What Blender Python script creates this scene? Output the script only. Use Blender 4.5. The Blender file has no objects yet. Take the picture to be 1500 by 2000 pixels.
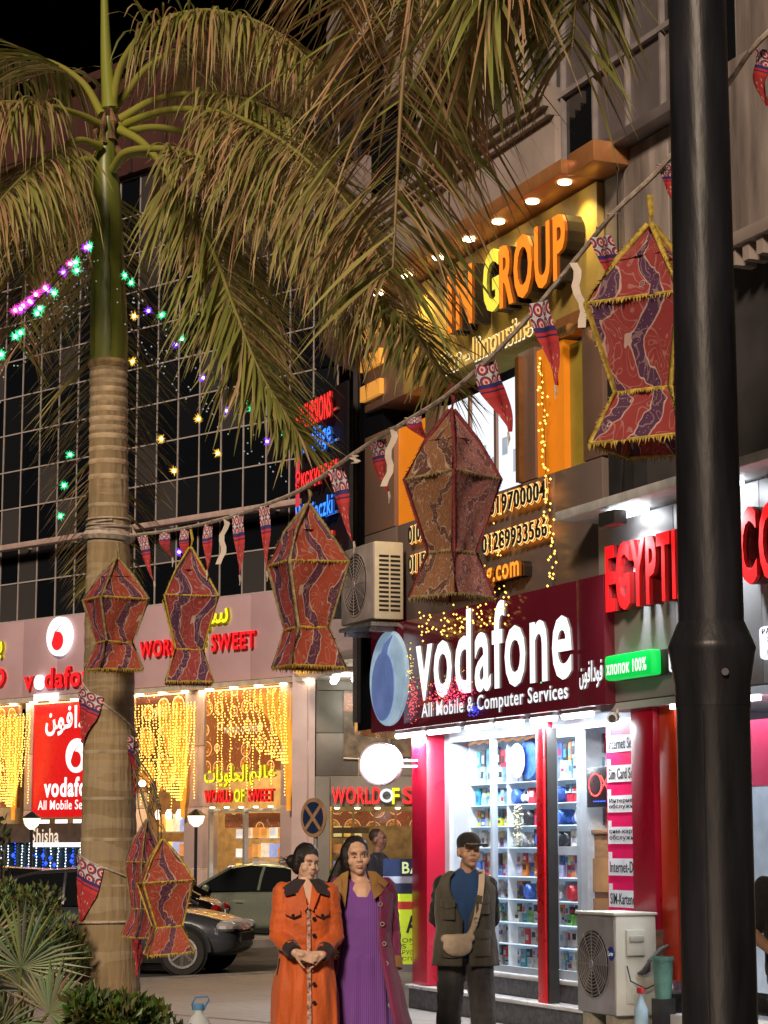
import bpy, bmesh, math, random
from mathutils import Vector, Matrix, noise as mnoise
random.seed(7)
SC = bpy.context.scene
COL = SC.collection
PI = math.pi

# ------------------------------------------------------------------ camera
FPX, CAMH = 4300.0, 1.62                      # focal length in photo pixels (1500x2000), eye height in metres
TH = math.atan((1655 - 1000) / FPX)
CT, ST = math.cos(TH), math.sin(TH)
cam = bpy.data.cameras.new('camera'); camo = bpy.data.objects.new('camera', cam); COL.objects.link(camo)
camo.location = (0, 0, CAMH); camo.rotation_euler = (PI / 2 + TH, 0, 0)
cam.sensor_fit = 'VERTICAL'; cam.sensor_height = 24.0; cam.lens = 24.0 * FPX / 2000.0
cam.clip_start = 0.1; cam.clip_end = 600
SC.camera = camo

# ------------------------------------------------------------------ night sky, faint town glow as the one sun
w = bpy.data.worlds.new('World'); SC.world = w; w.use_nodes = True
nt = w.node_tree; bg = nt.nodes['Background']
sky = nt.nodes.new('ShaderNodeTexSky'); sky.sky_type = 'NISHITA'; sky.sun_disc = False
SUN_AZ, SUN_EL = math.radians(195), math.radians(27)     # town glow from behind the camera
sky.sun_elevation = math.radians(-7); sky.sun_rotation = SUN_AZ
nt.links.new(sky.outputs[0], bg.inputs[0]); bg.inputs[1].default_value = 0.06
sl = bpy.data.lights.new('town_glow', 'SUN'); so = bpy.data.objects.new('town_glow', sl); COL.objects.link(so)
sl.energy = 2.9; sl.angle = math.radians(9); sl.color = (1.0, 0.76, 0.56)
d = Vector((math.sin(SUN_AZ) * math.cos(SUN_EL), math.cos(SUN_AZ) * math.cos(SUN_EL), math.sin(SUN_EL)))
so.rotation_euler = d.to_track_quat('Z', 'Y').to_euler()
vs = SC.view_settings
vs.view_transform = 'Standard'; vs.look = 'None'; vs.exposure = 0.0; vs.gamma = 1.0; vs.use_curve_mapping = False
SC.cycles.max_bounces = 5; SC.cycles.diffuse_bounces = 2; SC.cycles.glossy_bounces = 2
SC.cycles.transmission_bounces = 4; SC.cycles.transparent_max_bounces = 8
SC.cycles.caustics_reflective = False; SC.cycles.caustics_refractive = False
SC.cycles.sample_clamp_indirect = 3.0; SC.cycles.use_light_tree = True
SC.cycles.use_denoising = True

# ------------------------------------------------------------------ measuring: photo pixel -> place in the street
def ray(x, y):
    xc = (x - 750) / FPX; yc = (1000 - y) / FPX
    return (xc, CT - yc * ST, ST + yc * CT)
def V(x, y, d):
    r = ray(x, y); t = d / r[1]; return Vector((r[0] * t, d, CAMH + r[2] * t))
def G(x, y, z=0.0):
    r = ray(x, y); t = (z - CAMH) / r[2]; return Vector((r[0] * t, r[1] * t, z))
class Frame:                                   # a facade line: local x along it, local y into the building
    def __init__(s, o, a): s.o = o; s.a = a; s.c = math.cos(a); s.s = math.sin(a)
    def uz(s, x, y, yd=0.0):
        r = ray(x, y); nx, ny = -s.s, s.c
        t = (nx * s.o[0] + ny * s.o[1] + yd) / (nx * r[0] + ny * r[1])
        p = (r[0] * t - s.o[0], r[1] * t - s.o[1])
        return p[0] * s.c + p[1] * s.s, CAMH + r[2] * t
    def w(s, u, y=0.0, z=0.0):
        return Vector((s.o[0] + u * s.c - y * s.s, s.o[1] + u * s.s + y * s.c, z))
RF = Frame((0.288, 23.02), math.radians(-67.2))          # right-hand shops
BF = Frame((-2.67, 43.0), math.radians(-44.35))          # glass building across the street
CF = Frame((-1.38, 41.74), 0.0)                          # corner front of the sweet shop
def yaw_dir(a): return (math.cos(a), math.sin(a))

# ------------------------------------------------------------------ materials
MATS = {}
class NT:
    def __init__(s, m): s.m = m; s.t = m.node_tree; s.b = s.t.nodes['Principled BSDF']
    def n(s, k, **kw):
        x = s.t.nodes.new('ShaderNode' + k)
        for a, b in kw.items(): setattr(x, a, b)
        return x
    def l(s, a, b): s.t.links.new(a, b)
    def setin(s, i, v):
        if hasattr(v, 'is_linked') or hasattr(v, 'links'): s.l(v, i)
        else: i.default_value = v
    def math(s, op, a, b=0.0, c=None):
        x = s.n('Math', operation=op); s.setin(x.inputs[0], a); s.setin(x.inputs[1], b)
        if c is not None: s.setin(x.inputs[2], c)
        return x.outputs[0]
    def mix(s, f, a, b):
        x = s.n('Mix', data_type='RGBA'); s.setin(x.inputs[0], f)
        for i, v in ((6, a), (7, b)):
            if hasattr(v, 'links'): s.l(v, x.inputs[i])
            else: x.inputs[i].default_value = (*v[:3], 1)
        return x.outputs[2]
    def noise(s, co, sc, det=3, dist=0.0):
        x = s.n('TexNoise'); x.inputs['Scale'].default_value = sc; x.inputs['Detail'].default_value = det
        x.inputs['Distortion'].default_value = dist
        if co is not None: s.l(co, x.inputs['Vector'])
        return x.outputs['Fac']
    def vor(s, co, sc, feat='F1', out='Distance', rnd=1.0):
        x = s.n('TexVoronoi', feature=feat); x.inputs['Scale'].default_value = sc; x.inputs['Randomness'].default_value = rnd
        if co is not None: s.l(co, x.inputs['Vector'])
        return x.outputs[out]
    def bump(s, h, st=0.3, dist=0.01):
        x = s.n('Bump'); x.inputs['Strength'].default_value = st; x.inputs['Distance'].default_value = dist
        s.l(h, x.inputs['Height']); s.l(x.outputs[0], s.b.inputs['Normal'])
    def co(s, k='Object'): return s.n('TexCoord').outputs[k]
    def sep(s, v):
        x = s.n('SeparateXYZ'); s.l(v, x.inputs[0]); return x.outputs
    def comb(s, a, b, c=0.0):
        x = s.n('CombineXYZ'); s.setin(x.inputs[0], a); s.setin(x.inputs[1], b); s.setin(x.inputs[2], c); return x.outputs[0]
def newmat(name):
    m = bpy.data.materials.new(name); m.use_nodes = True; MATS[name] = m; return NT(m)
def M(name, col=(.5, .5, .5), rough=.6, metal=0., var=.18, scale=6., bump=.0, bscale=None, emit=None, es=1., spec=.5, stretch=None, coat=0.):
    if name in MATS: return MATS[name]
    n = newmat(name); b = n.b
    b.inputs['Roughness'].default_value = rough; b.inputs['Metallic'].default_value = metal
    b.inputs['Specular IOR Level'].default_value = spec; b.inputs['Coat Weight'].default_value = coat
    b.inputs['Base Color'].default_value = (*col, 1)
    co = n.co()
    if stretch:
        mp = n.n('Mapping'); mp.inputs['Scale'].default_value = stretch; n.l(co, mp.inputs[0]); co = mp.outputs[0]
    if var > 0:
        f = n.noise(co, scale, 4)
        c2 = tuple(max(0, c * (1 - var * 1.6)) for c in col); c1 = tuple(min(1, c * (1 + var)) for c in col)
        n.l(n.mix(n.math('MULTIPLY_ADD', f, 2.2, -.6), c2, c1), b.inputs['Base Color'])
        r = n.math('MULTIPLY_ADD', n.noise(co, scale * 2.3, 2), .25, max(.02, rough - .12)); n.l(r, b.inputs['Roughness'])
    if bump > 0: n.bump(n.noise(co, bscale or scale * 5, 4), bump, .01)
    if emit:
        b.inputs['Emission Color'].default_value = (*emit, 1); b.inputs['Emission Strength'].default_value = es
        if es < 30: n.m.cycles.emission_sampling = 'NONE'
    return n.m
def glow(name, col, es=1.0, sample=False):
    if name in MATS: return MATS[name]
    m = M(name, tuple(c * .6 for c in col), .45, var=0, emit=col, es=es)
    m.cycles.emission_sampling = 'AUTO' if sample else 'NONE'
    return m
def glassmat(name, tint=(.9, .95, 1), alpha=.12, rough=.03):
    if name in MATS: return MATS[name]
    n = newmat(name); n.b.inputs['Base Color'].default_value = (*tint, 1); n.b.inputs['Roughness'].default_value = rough
    tr = n.n('BsdfTransparent'); tr.inputs[0].default_value = (*tint, 1)
    ms = n.n('MixShader'); fr = n.n('Fresnel'); fr.inputs[0].default_value = 1.45
    ge = n.n('NewGeometry'); n.l(n.math('MULTIPLY', n.math('ADD', n.math('MULTIPLY', fr.outputs[0], .45), alpha), n.math('SUBTRACT', 1.0, ge.outputs['Backfacing'])), ms.inputs[0]); n.l(tr.outputs[0], ms.inputs[1])
    gl = n.n('BsdfGlossy'); gl.inputs['Roughness'].default_value = rough
    n.l(gl.outputs[0], ms.inputs[2])
    n.l(ms.outputs[0], n.t.nodes['Material Output'].inputs[0])
    return n.m

# ------------------------------------------------------------------ objects
def link(o, parent=None):
    COL.objects.link(o)
    if parent is not None: o.parent = parent
    return o
def tag(o, label=None, cat=None, group=None, kind=None):
    if label: o['label'] = label
    if cat: o['category'] = cat
    if group: o['group'] = group
    if kind: o['kind'] = kind
    return o
def thing(name, label, cat, loc=(0, 0, 0), rz=0., group=None, rot=None):
    o = bpy.data.objects.new(name, None); o.empty_display_size = .1; link(o)
    o.location = loc; o.rotation_euler = rot if rot else (0, 0, rz)
    return tag(o, label, cat, group)
def copy_tree(o, parent=None):
    c = o.copy(); link(c, parent)
    for ch in list(o.children): copy_tree(ch, c)
    return c
def mobj(name, me, mat=None, parent=None, loc=None):
    o = bpy.data.objects.new(name, me); link(o, parent)
    if mat is not None:
        if not me.materials: me.materials.append(mat)
    if loc is not None: o.location = loc
    return o
class MB:
    def __init__(s): s.v = []; s.f = []; s.uv = {}; s.c = []
    def q(s, *p, uv=None):
        i = len(s.v); s.v += [tuple(a) for a in p]; s.f.append(tuple(range(i, i + len(p))))
        if uv: s.uv[len(s.f) - 1] = uv
        return s
    def box(s, x0, x1, y0, y1, z0, z1):
        i = len(s.v)
        s.v += [(x, y, z) for z in (z0, z1) for y in (y0, y1) for x in (x0, x1)]
        for f in ((0, 2, 3, 1), (4, 5, 7, 6), (0, 1, 5, 4), (2, 6, 7, 3), (0, 4, 6, 2), (1, 3, 7, 5)):
            s.f.append(tuple(i + k for k in f))
        return s
    def obox(s, c, sx, sy, sz, m=None):           # oriented box, m a rotation matrix
        i = len(s.v); c = Vector(c); m = m or Matrix.Identity(3)
        s.v += [tuple(c + m @ Vector((x * sx / 2, y * sy / 2, z * sz / 2))) for z in (-1, 1) for y in (-1, 1) for x in (-1, 1)]
        for f in ((0, 2, 3, 1), (4, 5, 7, 6), (0, 1, 5, 4), (2, 6, 7, 3), (0, 4, 6, 2), (1, 3, 7, 5)):
            s.f.append(tuple(i + k for k in f))
        return s
    def rings(s, rr, closed=True, cap=(True, True)):
        i = len(s.v); n = len(rr[0])
        for r in rr: s.v += [tuple(p) for p in r]
        for k in range(len(rr) - 1):
            for j in range(n if closed else n - 1):
                a = i + k * n + j; b = i + k * n + (j + 1) % n
                s.f.append((a, b, b + n, a + n))
        if closed and cap[0]: s.f.append(tuple(i + j for j in reversed(range(n))))
        if closed and cap[1]: s.f.append(tuple(i + (len(rr) - 1) * n + j for j in range(n)))
        return s
    def tube(s, pts, r, seg=6, cap=True):
        pts = [Vector(p) for p in pts]; n = len(pts); rr = []
        up = Vector((0, 0, 1))
        for k, p in enumerate(pts):
            t = (pts[min(k + 1, n - 1)] - pts[max(k - 1, 0)]).normalized()
            a = t.cross(up)
            if a.length < .05: a = t.cross(Vector((1, 0, 0)))
            a.normalize(); b = a.cross(t); rad = r[k] if isinstance(r, (list, tuple)) else r
            rr.append([p + rad * (math.cos(2 * PI * j / seg) * a + math.sin(2 * PI * j / seg) * b) for j in range(seg)])
        return s.rings(rr, True, (cap, cap))
    def lathe(s, prof, seg=16, c=(0, 0, 0), axis='z', ring=False):
        rr = []
        if ring: prof = list(prof) + [prof[0]]
        for r, h in prof:
            ring_ = []
            for j in range(seg):
                a = 2 * PI * j / seg; x, y = r * math.cos(a), r * math.sin(a)
                ring_.append((c[0] + x, c[1] + y, c[2] + h) if axis == 'z' else (c[0] + x, c[1] + h, c[2] - y) if axis == 'y' else (c[0] + h, c[1] + x, c[2] + y))
            rr.append(ring_)
        return s.rings(rr, True, (not ring, not ring))
    def ell(s, c, r, seg=10, rg=7):
        return s.lathe_e(c, r, seg, rg)
    def lathe_e(s, c, r, seg, rg):
        rr = []
        for k in range(1, rg):
            p = PI * k / rg; rr.append([(c[0] + r[0] * math.sin(p) * math.cos(2 * PI * j / seg), c[1] + r[1] * math.sin(p) * math.sin(2 * PI * j / seg), c[2] - r[2] * math.cos(p)) for j in range(seg)])
        return s.rings(rr)
    def prism(s, poly, y0, y1):                    # poly in x,z, extruded along y
        a = [(x, y0, z) for x, z in poly]; b = [(x, y1, z) for x, z in poly]
        return s.rings([a, b])
    def octa(s, c, r):
        i = len(s.v); x, y, z = c
        s.v += [(x + r, y, z), (x - r, y, z), (x, y + r, z), (x, y - r, z), (x, y, z + r), (x, y, z - r)]
        for f in ((0, 2, 4), (2, 1, 4), (1, 3, 4), (3, 0, 4), (2, 0, 5), (1, 2, 5), (3, 1, 5), (0, 3, 5)): s.f.append(tuple(i + k for k in f))
        return s
    def mesh(s, name, smooth=False, ang=None):
        me = bpy.data.meshes.new(name); me.from_pydata(s.v, [], s.f)
        if s.uv:
            ul = me.uv_layers.new(name='UVMap')
            for p in me.polygons:
                u = s.uv.get(p.index)
                if u:
                    for k, li in enumerate(p.loop_indices): ul.data[li].uv = u[k]
        if s.c:
            ca = me.color_attributes.new('Col', 'FLOAT_COLOR', 'POINT')
            flat = []
            for c in s.c: flat += [*c, 1.0]
            ca.data.foreach_set('color', flat)
        me.update()
        if smooth:
            me.shade_smooth()
            if ang: me.set_sharp_from_angle(angle=math.radians(ang))
        return me
    def build(s, name, mat, parent=None, smooth=False, ang=35, bevel=0., loc=None):
        bm = bmesh.new(); me = s.mesh(name, False); bm.from_mesh(me)
        bmesh.ops.recalc_face_normals(bm, faces=bm.faces)
        if bevel > 0:
            bmesh.ops.remove_doubles(bm, verts=bm.verts, dist=1e-5)
            es = [e for e in bm.edges if len(e.link_faces) == 2 and e.calc_face_angle(0) > .6]
            bmesh.ops.bevel(bm, geom=es, offset=bevel, segments=2, affect='EDGES', profile=.5, clamp_overlap=True)
        bm.to_mesh(me); bm.free()
        if smooth or bevel > 0:
            me.shade_smooth(); me.set_sharp_from_angle(angle=math.radians(ang if smooth else 30))
        return mobj(name, me, mat, parent, loc)
def bx(name, mat, parent, x0, x1, y0, y1, z0, z1, bevel=0.):
    return MB().box(x0, x1, y0, y1, z0, z1).build(name, mat, parent, bevel=bevel)

# ------------------------------------------------------------------ lettering
def text_mesh(s, w=None, h=None, depth=.03, off=0., bevel=0., italic=0., res=3, space=None, ref=None):
    c = bpy.data.curves.new('lettering', 'FONT'); c.body = s; c.size = 1; c.extrude = .5; c.offset = off; c.resolution_u = res
    c.shear = italic; c.space_character = space or (1.06 + off * 2.2)
    o = bpy.data.objects.new('lettering', c); COL.objects.link(o)
    dg = bpy.context.evaluated_depsgraph_get(); me = bpy.data.meshes.new_from_object(o.evaluated_get(dg))
    bpy.data.objects.remove(o); bpy.data.curves.remove(c)
    co = [v.co.copy() for v in me.vertices]
    x0 = min(p.x for p in co); x1 = max(p.x for p in co); y0 = min(p.y for p in co); y1 = max(p.y for p in co)
    sy = (h / (y1 - y0)) if h else w / (x1 - x0); sx = (w / (x1 - x0)) if w else sy
    if isinstance(ref, tuple): x0, y0, sx, sy = ref
    elif isinstance(ref, list): ref.append((x0, y0, sx, sy))
    for v, p in zip(me.vertices, co):
        v.co = ((p.x - x0) * sx, -p.z * depth, (p.y - y0) * sy)
    me.materials.clear(); me.update()
    return me
def split_letters(me):
    n = len(me.vertices); par = list(range(n))
    def fd(a):
        while par[a] != a: par[a] = par[par[a]]; a = par[a]
        return a
    for e in me.edges:
        a, b = fd(e.vertices[0]), fd(e.vertices[1])
        if a != b: par[a] = b
    isl = {}
    for i in range(n): isl.setdefault(fd(i), []).append(i)
    L = []
    for k, vs_ in isl.items():
        xs = [me.vertices[i].co.x for i in vs_]; L.append([min(xs), max(xs), set(vs_)])
    L.sort(key=lambda a: a[0]); out = []
    for l in L:
        if out and l[0] < out[-1][1] - .35 * (l[1] - l[0]): out[-1][1] = max(out[-1][1], l[1]); out[-1][2] |= l[2]
        else: out.append(l)
    res = []
    for x0, x1, st in out:
        idx = {i: k for k, i in enumerate(sorted(st))}
        m2 = bpy.data.meshes.new('letter'); m2.from_pydata([me.vertices[i].co[:] for i in sorted(st)], [], [tuple(idx[i] for i in p.vertices) for p in me.polygons if p.vertices[0] in st])
        res.append(m2)
    return res
def side_of(mat):                              # channel letters: lit face, dim returns
    b = mat.node_tree.nodes['Principled BSDF']; es = b.inputs['Emission Strength'].default_value
    if es < .3: return mat
    c = b.inputs['Emission Color'].default_value; nm = mat.name + '_return'
    return M(nm, tuple(x * .22 for x in c[:3]), .5, var=0, emit=tuple(x * .10 for x in c[:3]), es=1)
def letters(parent, s, x, z, w, h, y, mat, depth=.03, off=.0, name='letter', split=True, italic=0., slope=0., space=None, ref=None):
    me = text_mesh(s, w, h, depth, off, italic=italic, space=space, ref=ref)
    if slope:
        for v in me.vertices: v.co.z += v.co.x * slope
    ms = split_letters(me) if split else [me]
    sm = side_of(mat)
    for m in ms:
        m.update()
        if sm is not mat:
            m.materials.append(mat); m.materials.append(sm)
            for p in m.polygons: p.material_index = 0 if abs(p.normal.y) > .6 else 1
        mobj(name, m, mat, parent, (x, y, z))
def area(name, loc, rot, sx, sy, power, col, parent=None, spread=None):
    l = bpy.data.lights.new(name, 'AREA'); l.shape = 'RECTANGLE'; l.size = sx; l.size_y = sy; l.energy = power; l.color = col
    if spread: l.spread = spread
    o = bpy.data.objects.new(name, l); link(o, parent); o.location = loc; o.rotation_euler = rot; return o
def spot(name, loc, rot, power, col, size=1.6, blend=.8, rad=.04, parent=None):
    l = bpy.data.lights.new(name, 'SPOT'); l.energy = power; l.color = col; l.spot_size = size; l.spot_blend = blend; l.shadow_soft_size = rad
    o = bpy.data.objects.new(name, l); link(o, parent); o.location = loc; o.rotation_euler = rot; return o
def point(name, loc, power, col, rad=.06, parent=None):
    l = bpy.data.lights.new(name, 'POINT'); l.energy = power; l.color = col; l.shadow_soft_size = rad
    o = bpy.data.objects.new(name, l); link(o, parent); o.location = loc; return o
ORD = ['first', 'second', 'third', 'fourth', 'fifth', 'sixth', 'seventh', 'eighth', 'ninth', 'tenth', 'eleventh', 'twelfth', 'thirteenth', 'fourteenth', 'fifteenth', 'sixteenth', 'seventeenth', 'eighteenth', 'nineteenth', 'twentieth']
# ================================================================== GROUND
asph = M('asphalt', (.055, .05, .047), .8, var=.35, scale=1.5, bump=.5, bscale=60)
gm = newmat('paving'); b = gm.b; co = gm.co()
f1 = gm.noise(co, .8, 5); f2 = gm.noise(co, 9, 5)
gm.l(gm.mix(gm.math('MULTIPLY_ADD', f1, .6, gm.math('MULTIPLY', f2, .4)), (.16, .145, .135), (.36, .34, .33)), b.inputs['Base Color'])
gm.l(gm.math('MULTIPLY_ADD', f2, .4, .25), b.inputs['Roughness']); gm.bump(gm.noise(co, 40, 4), .15, .01)
PAV = gm.m
o = MB().q((-300, -60, -.14), (300, -60, -.14), (300, 400, -.14), (-300, 400, -.14)).build('road', asph); tag(o, 'dark worn asphalt road between the two shop fronts', 'road', kind='structure')
k0 = G(293, 1910); k1 = G(505, 1899); kd = (k1 - k0).normalized(); kn = Vector((-kd.y, kd.x, 0))
def kp(s, t, z): p = k0 + kd * s + kn * t; return (p.x, p.y, z)
# pavement slabs as pieces laid over a base sheet
pv = MB(); pv.q(kp(-30, -40, -.02), kp(30, -40, -.02), kp(30, -.32, -.02), kp(-30, -.32, -.02))
pav = pv.build('pavement', M('pavement_joint', (.12, .11, .1), .9)); tag(pav, 'pale paved footway in front of the phone shop', 'pavement', kind='structure')
def slab(cx0, cx1, t0, t1):
    g = .006
    return MB().rings([[kp(cx0 + g, t0 + g, -.02), kp(cx1 - g, t0 + g, -.02), kp(cx1 - g, t1 - g, -.02), kp(cx0 + g, t1 - g, -.02)],
                       [kp(cx0 + g, t0 + g, 0), kp(cx1 - g, t0 + g, 0), kp(cx1 - g, t1 - g, 0), kp(cx0 + g, t1 - g, 0)]])
for i in range(-3, 8):
    for j in range(10):
        t1 = -.32 - j * 1.2
        slab(i * 1.2, i * 1.2 + 1.2, t1 - 1.2, t1).build('paving_slab', PAV, pav)
big = MB()
big.q(kp(-30, -40, -.012), kp(30, -40, -.012), kp(30, -12.34, -.012), kp(-30, -12.34, -.012)); big.q(kp(-30, -12.34, -.012), kp(-3.6, -12.34, -.012), kp(-3.6, -.32, -.012), kp(-30, -.32, -.012)); big.q(kp(9.6, -12.34, -.012), kp(30, -12.34, -.012), kp(30, -.32, -.012), kp(9.6, -.32, -.012))
big.build('paving_field', PAV, pav)
kerb = thing('kerb', 'concrete kerb edging the footway beside the parked cars', 'kerb'); kerb['kind'] = 'structure'
km = M('kerb_concrete', (.3, .27, .25), .8, var=.3, scale=4, bump=.3)
for i in range(-12, 14):
    MB().rings([[kp(i * .9 + .005, -.32, z0), kp(i * .9 + .895, -.32, z0), kp(i * .9 + .895, -.02 if z0 > -.1 else 0, z0), kp(i * .9 + .005, -.02 if z0 > -.1 else 0, z0)] for z0 in (-.16, .012)]).build('kerb_stone', km, kerb)
fp = MB()
for (a, c) in (((-16, 0), (2.4, 0)),):
    p = [BF.w(-16, -2.6), BF.w(2.6, -2.6), BF.w(2.6, .4), BF.w(-16, .4)]
    fp.rings([[(q.x, q.y, -.15) for q in p], [(q.x, q.y, 0) for q in p]])
p = [CF.w(1.5, -2.2), CF.w(7, -2.2), CF.w(7, .4), CF.w(1.5, .4)]; fp.rings([[(q.x, q.y, -.15) for q in p], [(q.x, q.y, -.004) for q in p]])
o = fp.build('far_pavement', M('far_paving', (.25, .23, .22), .7, var=.3, scale=2)); tag(o, 'far footway along the sweet shop', 'pavement', kind='structure')

# ================================================================== GLASS BUILDING ACROSS THE STREET
W = BF.w(0); GB = thing('glass_building', 'dark glass curtain wall building with pink shop fascia behind the palm', 'building', (W.x, W.y, 0), BF.a)
pink = M('pink_cladding', (.60, .42, .48), .5, var=.08, scale=1.2)
mull = M('pale_mullion', (.5, .46, .45), .5, var=.1)
dgl = [M('dark_pane_%d' % i, c, .06, var=.0, spec=.8) for i, c in enumerate([(.006, .008, .012), (.012, .014, .018), (.06, .058, .062)])]
UL, UR = -13.0, 1.85
cw = .672; rh = .845; zb = 6.55
bx('backing_wall', M('dark_backing', (.01, .01, .012), .8), GB, UL, UR, .12, 6, 6.5, 16.0)
random.seed(3)
cols = int((UR - UL) / cw) + 1
pm = {}
for k in range(3):
    pm[k] = MB().box(.02, cw - .02, .05, .07, .02, rh - .02).mesh('pane'); pm[k].materials.append(dgl[k])
for i in range(cols):
    for j in range(11):
        u = UL + i * cw
        if u < -9.6 and j % 2: pass
        o = mobj('pane', pm[random.choices((0, 1, 2), (6, 4, 2))[0]], None, GB, (u, random.uniform(-.004, .004), zb + j * rh))
        o.rotation_euler = (random.uniform(-.006, .006), 0, random.uniform(-.006, .006))
for i in range(cols + 1): bx('mullion', mull, GB, UL + i * cw - .011, UL + i * cw + .011, .035, .06, 6.5, zb + 11 * rh)
for j in range(12): bx('transom', mull, GB, UL, UR, .032, .055, zb + j * rh - .013, zb + j * rh + .013)
bx('ledge', M('pink_pipe', (.55, .42, .4), .45, var=.15), GB, UL, UR, -.42, -.2, 8.08, 8.2, bevel=.02)
for i in range(9): bx('ledge_bracket', mull, GB, UL + 1 + i * 1.6, UL + 1.05 + i * 1.6, -.3, .05, 8.1, 8.16)
bx('parapet_wall', M('brown_render', (.07, .024, .022), .7, var=.25, scale=.8), GB, UL, -.6, -.12, 5, 15.9, 18.2)
for i in range(11): bx('parapet_pilaster', M('brown_render2', (.055, .02, .02), .7, var=.25), GB, UL + i * 1.15, UL + .12 + i * 1.15, -.16, -.12, 15.9, 18.2)
bx('parapet_cornice', M('brown_render', (.07, .024, .022)), GB, UL, -.5, -.3, 0, 18.2, 18.4)
# fascia of separate panels
ws = [1.22] * 13; u = UL
for k, wd in enumerate(ws):
    e = min(u + wd, UR); bx('fascia_panel', pink, GB, u + .006, e - .006, -.3, .3, 4.82, 6.48, bevel=.01); u = e
    if u >= UR: break
bx('fascia_soffit', M('soffit_white', (.6, .55, .5), .6), GB, UL, UR, -.28, 1.2, 4.72, 4.815)
lampm = glow('warm_downlight', (1, .82, .5), 9)
for i in range(16):
    uu = -8.9 + i * .72
    MB().lathe([(.085, 0), (.085, -.03), (.05, -.045)], 12, (uu, -.12, 4.72)).build('downlight', lampm, GB, smooth=True)
# piers
pier = M('pink_pier', (.5, .38, .38), .5, var=.1, scale=2)
for a, c in ((-8.95, -8.6), (-7.0, -6.75), (-3.75, -3.35), (-1.7, -1.15), (1.1, 1.85)):
    for z0, z1 in ((0, 1.2), (1.21, 2.4), (2.41, 3.6), (3.61, 4.72)):
        bx('pier_panel', pier, GB, a, c, -.12, .3, z0, z1, bevel=.006)
bx('interior_wall', M('shop_back_wall', (.55, .4, .22), .7, var=.2), GB, UL, UR, 2.5, 2.6, 0, 4.7)
bx('interior_floor', M('shop_floor', (.4, .33, .25), .3), GB, UL, UR, .3, 2.5, -.15, .01)
area('sweet_shop_lamp', (-.1, 1.0, 4.6), (0, 0, 0), 2.2, 1.2, 120, (1, .72, .30), GB)
area('sweet_shop_lamp', (-2.5, 1.0, 4.6), (0, 0, 0), 1.6, 1.2, 120, (1, .72, .30), GB)
area('cafe_lamp', (-7.9, 1.0, 4.6), (0, 0, 0), 1.6, 1.2, 40, (1, .75, .4), GB)
area('fascia_downlights', (-.1, -.14, 4.70), (0, 0, 0), 2.4, .12, 26, (1, .76, .4), GB)
area('fascia_downlights', (-2.6, -.14, 4.70), (0, 0, 0), 1.9, .12, 26, (1, .76, .4), GB)
area('fascia_downlights', (-6.2, -.14, 4.70), (0, 0, 0), 4.0, .12, 36, (1, .76, .42), GB)
# printed sweet posters: flat prints, brown ground with pastry medallions
def sweet_print(name, sc=2.2, base=(.07, .02, .012)):
    n = newmat(name); co = n.co()
    vd = n.vor(co, sc, rnd=.35); v2 = n.vor(co, sc * 7); v2c = n.vor(co, sc * 7, out='Color')
    disc = n.math('LESS_THAN', vd, .36); ring = n.math('MULTIPLY', n.math('GREATER_THAN', vd, .36), n.math('LESS_THAN', vd, .40))
    past = n.mix(n.math('MULTIPLY', v2, 1.5), (.75, .32, .06), (.22, .06, .015))
    c = n.mix(disc, base, past); c = n.mix(ring, c, (.8, .5, .22))
    sw = n.math('GREATER_THAN', n.noise(co, sc * 4, 3, 2.5), .66); c = n.mix(n.math('MULTIPLY', sw, n.math('SUBTRACT', 1, disc)), c, (.55, .3, .12))
    n.l(c, n.b.inputs['Base Color']); n.b.inputs['Roughness'].default_value = .35
    n.l(c, n.b.inputs['Emission Color']); n.b.inputs['Emission Strength'].default_value = .65; n.m.cycles.emission_sampling = 'NONE'
    return n.m
spA, spB = sweet_print('pastry_print', 1.9), sweet_print('pastry_print_dense', 2.6, (.2, .06, .02))
def poster(name, label, x0, x1, z0, z1, mat, y=-.06):
    W = BF.w((x0 + x1) / 2, y); t = thing(name, label, 'poster', (W.x, W.y, z0), BF.a)
    hw = (x1 - x0) / 2; H = z1 - z0
    bx('print', mat, t, -hw, hw, -.02, .03, 0, H); fr = M('poster_frame', (.3, .2, .14), .4)
    for a, c, e, g in ((-hw - .03, hw + .03, -.03, 0), (-hw - .03, hw + .03, H, H + .03), (-hw - .03, -hw, 0, H), (hw, hw + .03, 0, H)): bx('frame_rail', fr, t, a, c, -.035, .04, e, g)
    return t
cream = glow('cream_print', (.85, .62, .4), .6)
t = poster('sweet_poster', 'dense brown and gold pastry poster above the sweet shop door', -1.1, 1.06, 3.1, 4.66, spB)
letters(t, 'WORLD OF SWEET', -.55, .72, 1.1, .13, -.03, cream, .01, .01)
t = poster('sweet_poster', 'dark brown pastry poster with four medallions behind the second lantern', -3.3, -1.75, 2.75, 4.66, spA)
letters(t, 'WS', -.2, 1.45, .4, .22, -.03, cream, .01, .01)
for cx, cz in ((-.38, .95), (.38, .95), (-.38, .35), (.38, .35)):
    MB().lathe([(.27, .0), (.27, -.02), (.24, -.03)], 8, (cx, -.025, cz), 'y').build('medallion', M('pastry_medallion', (.75, .3, .06), .5, var=.5, scale=9, bump=.6, bscale=30, emit=(.7, .28, .06), es=.25), t)
t = poster('sweet_poster', 'orange pastry poster at the far left under the food sign', -9.4, -7.3, 2.5, 4.66, spB)
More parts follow.
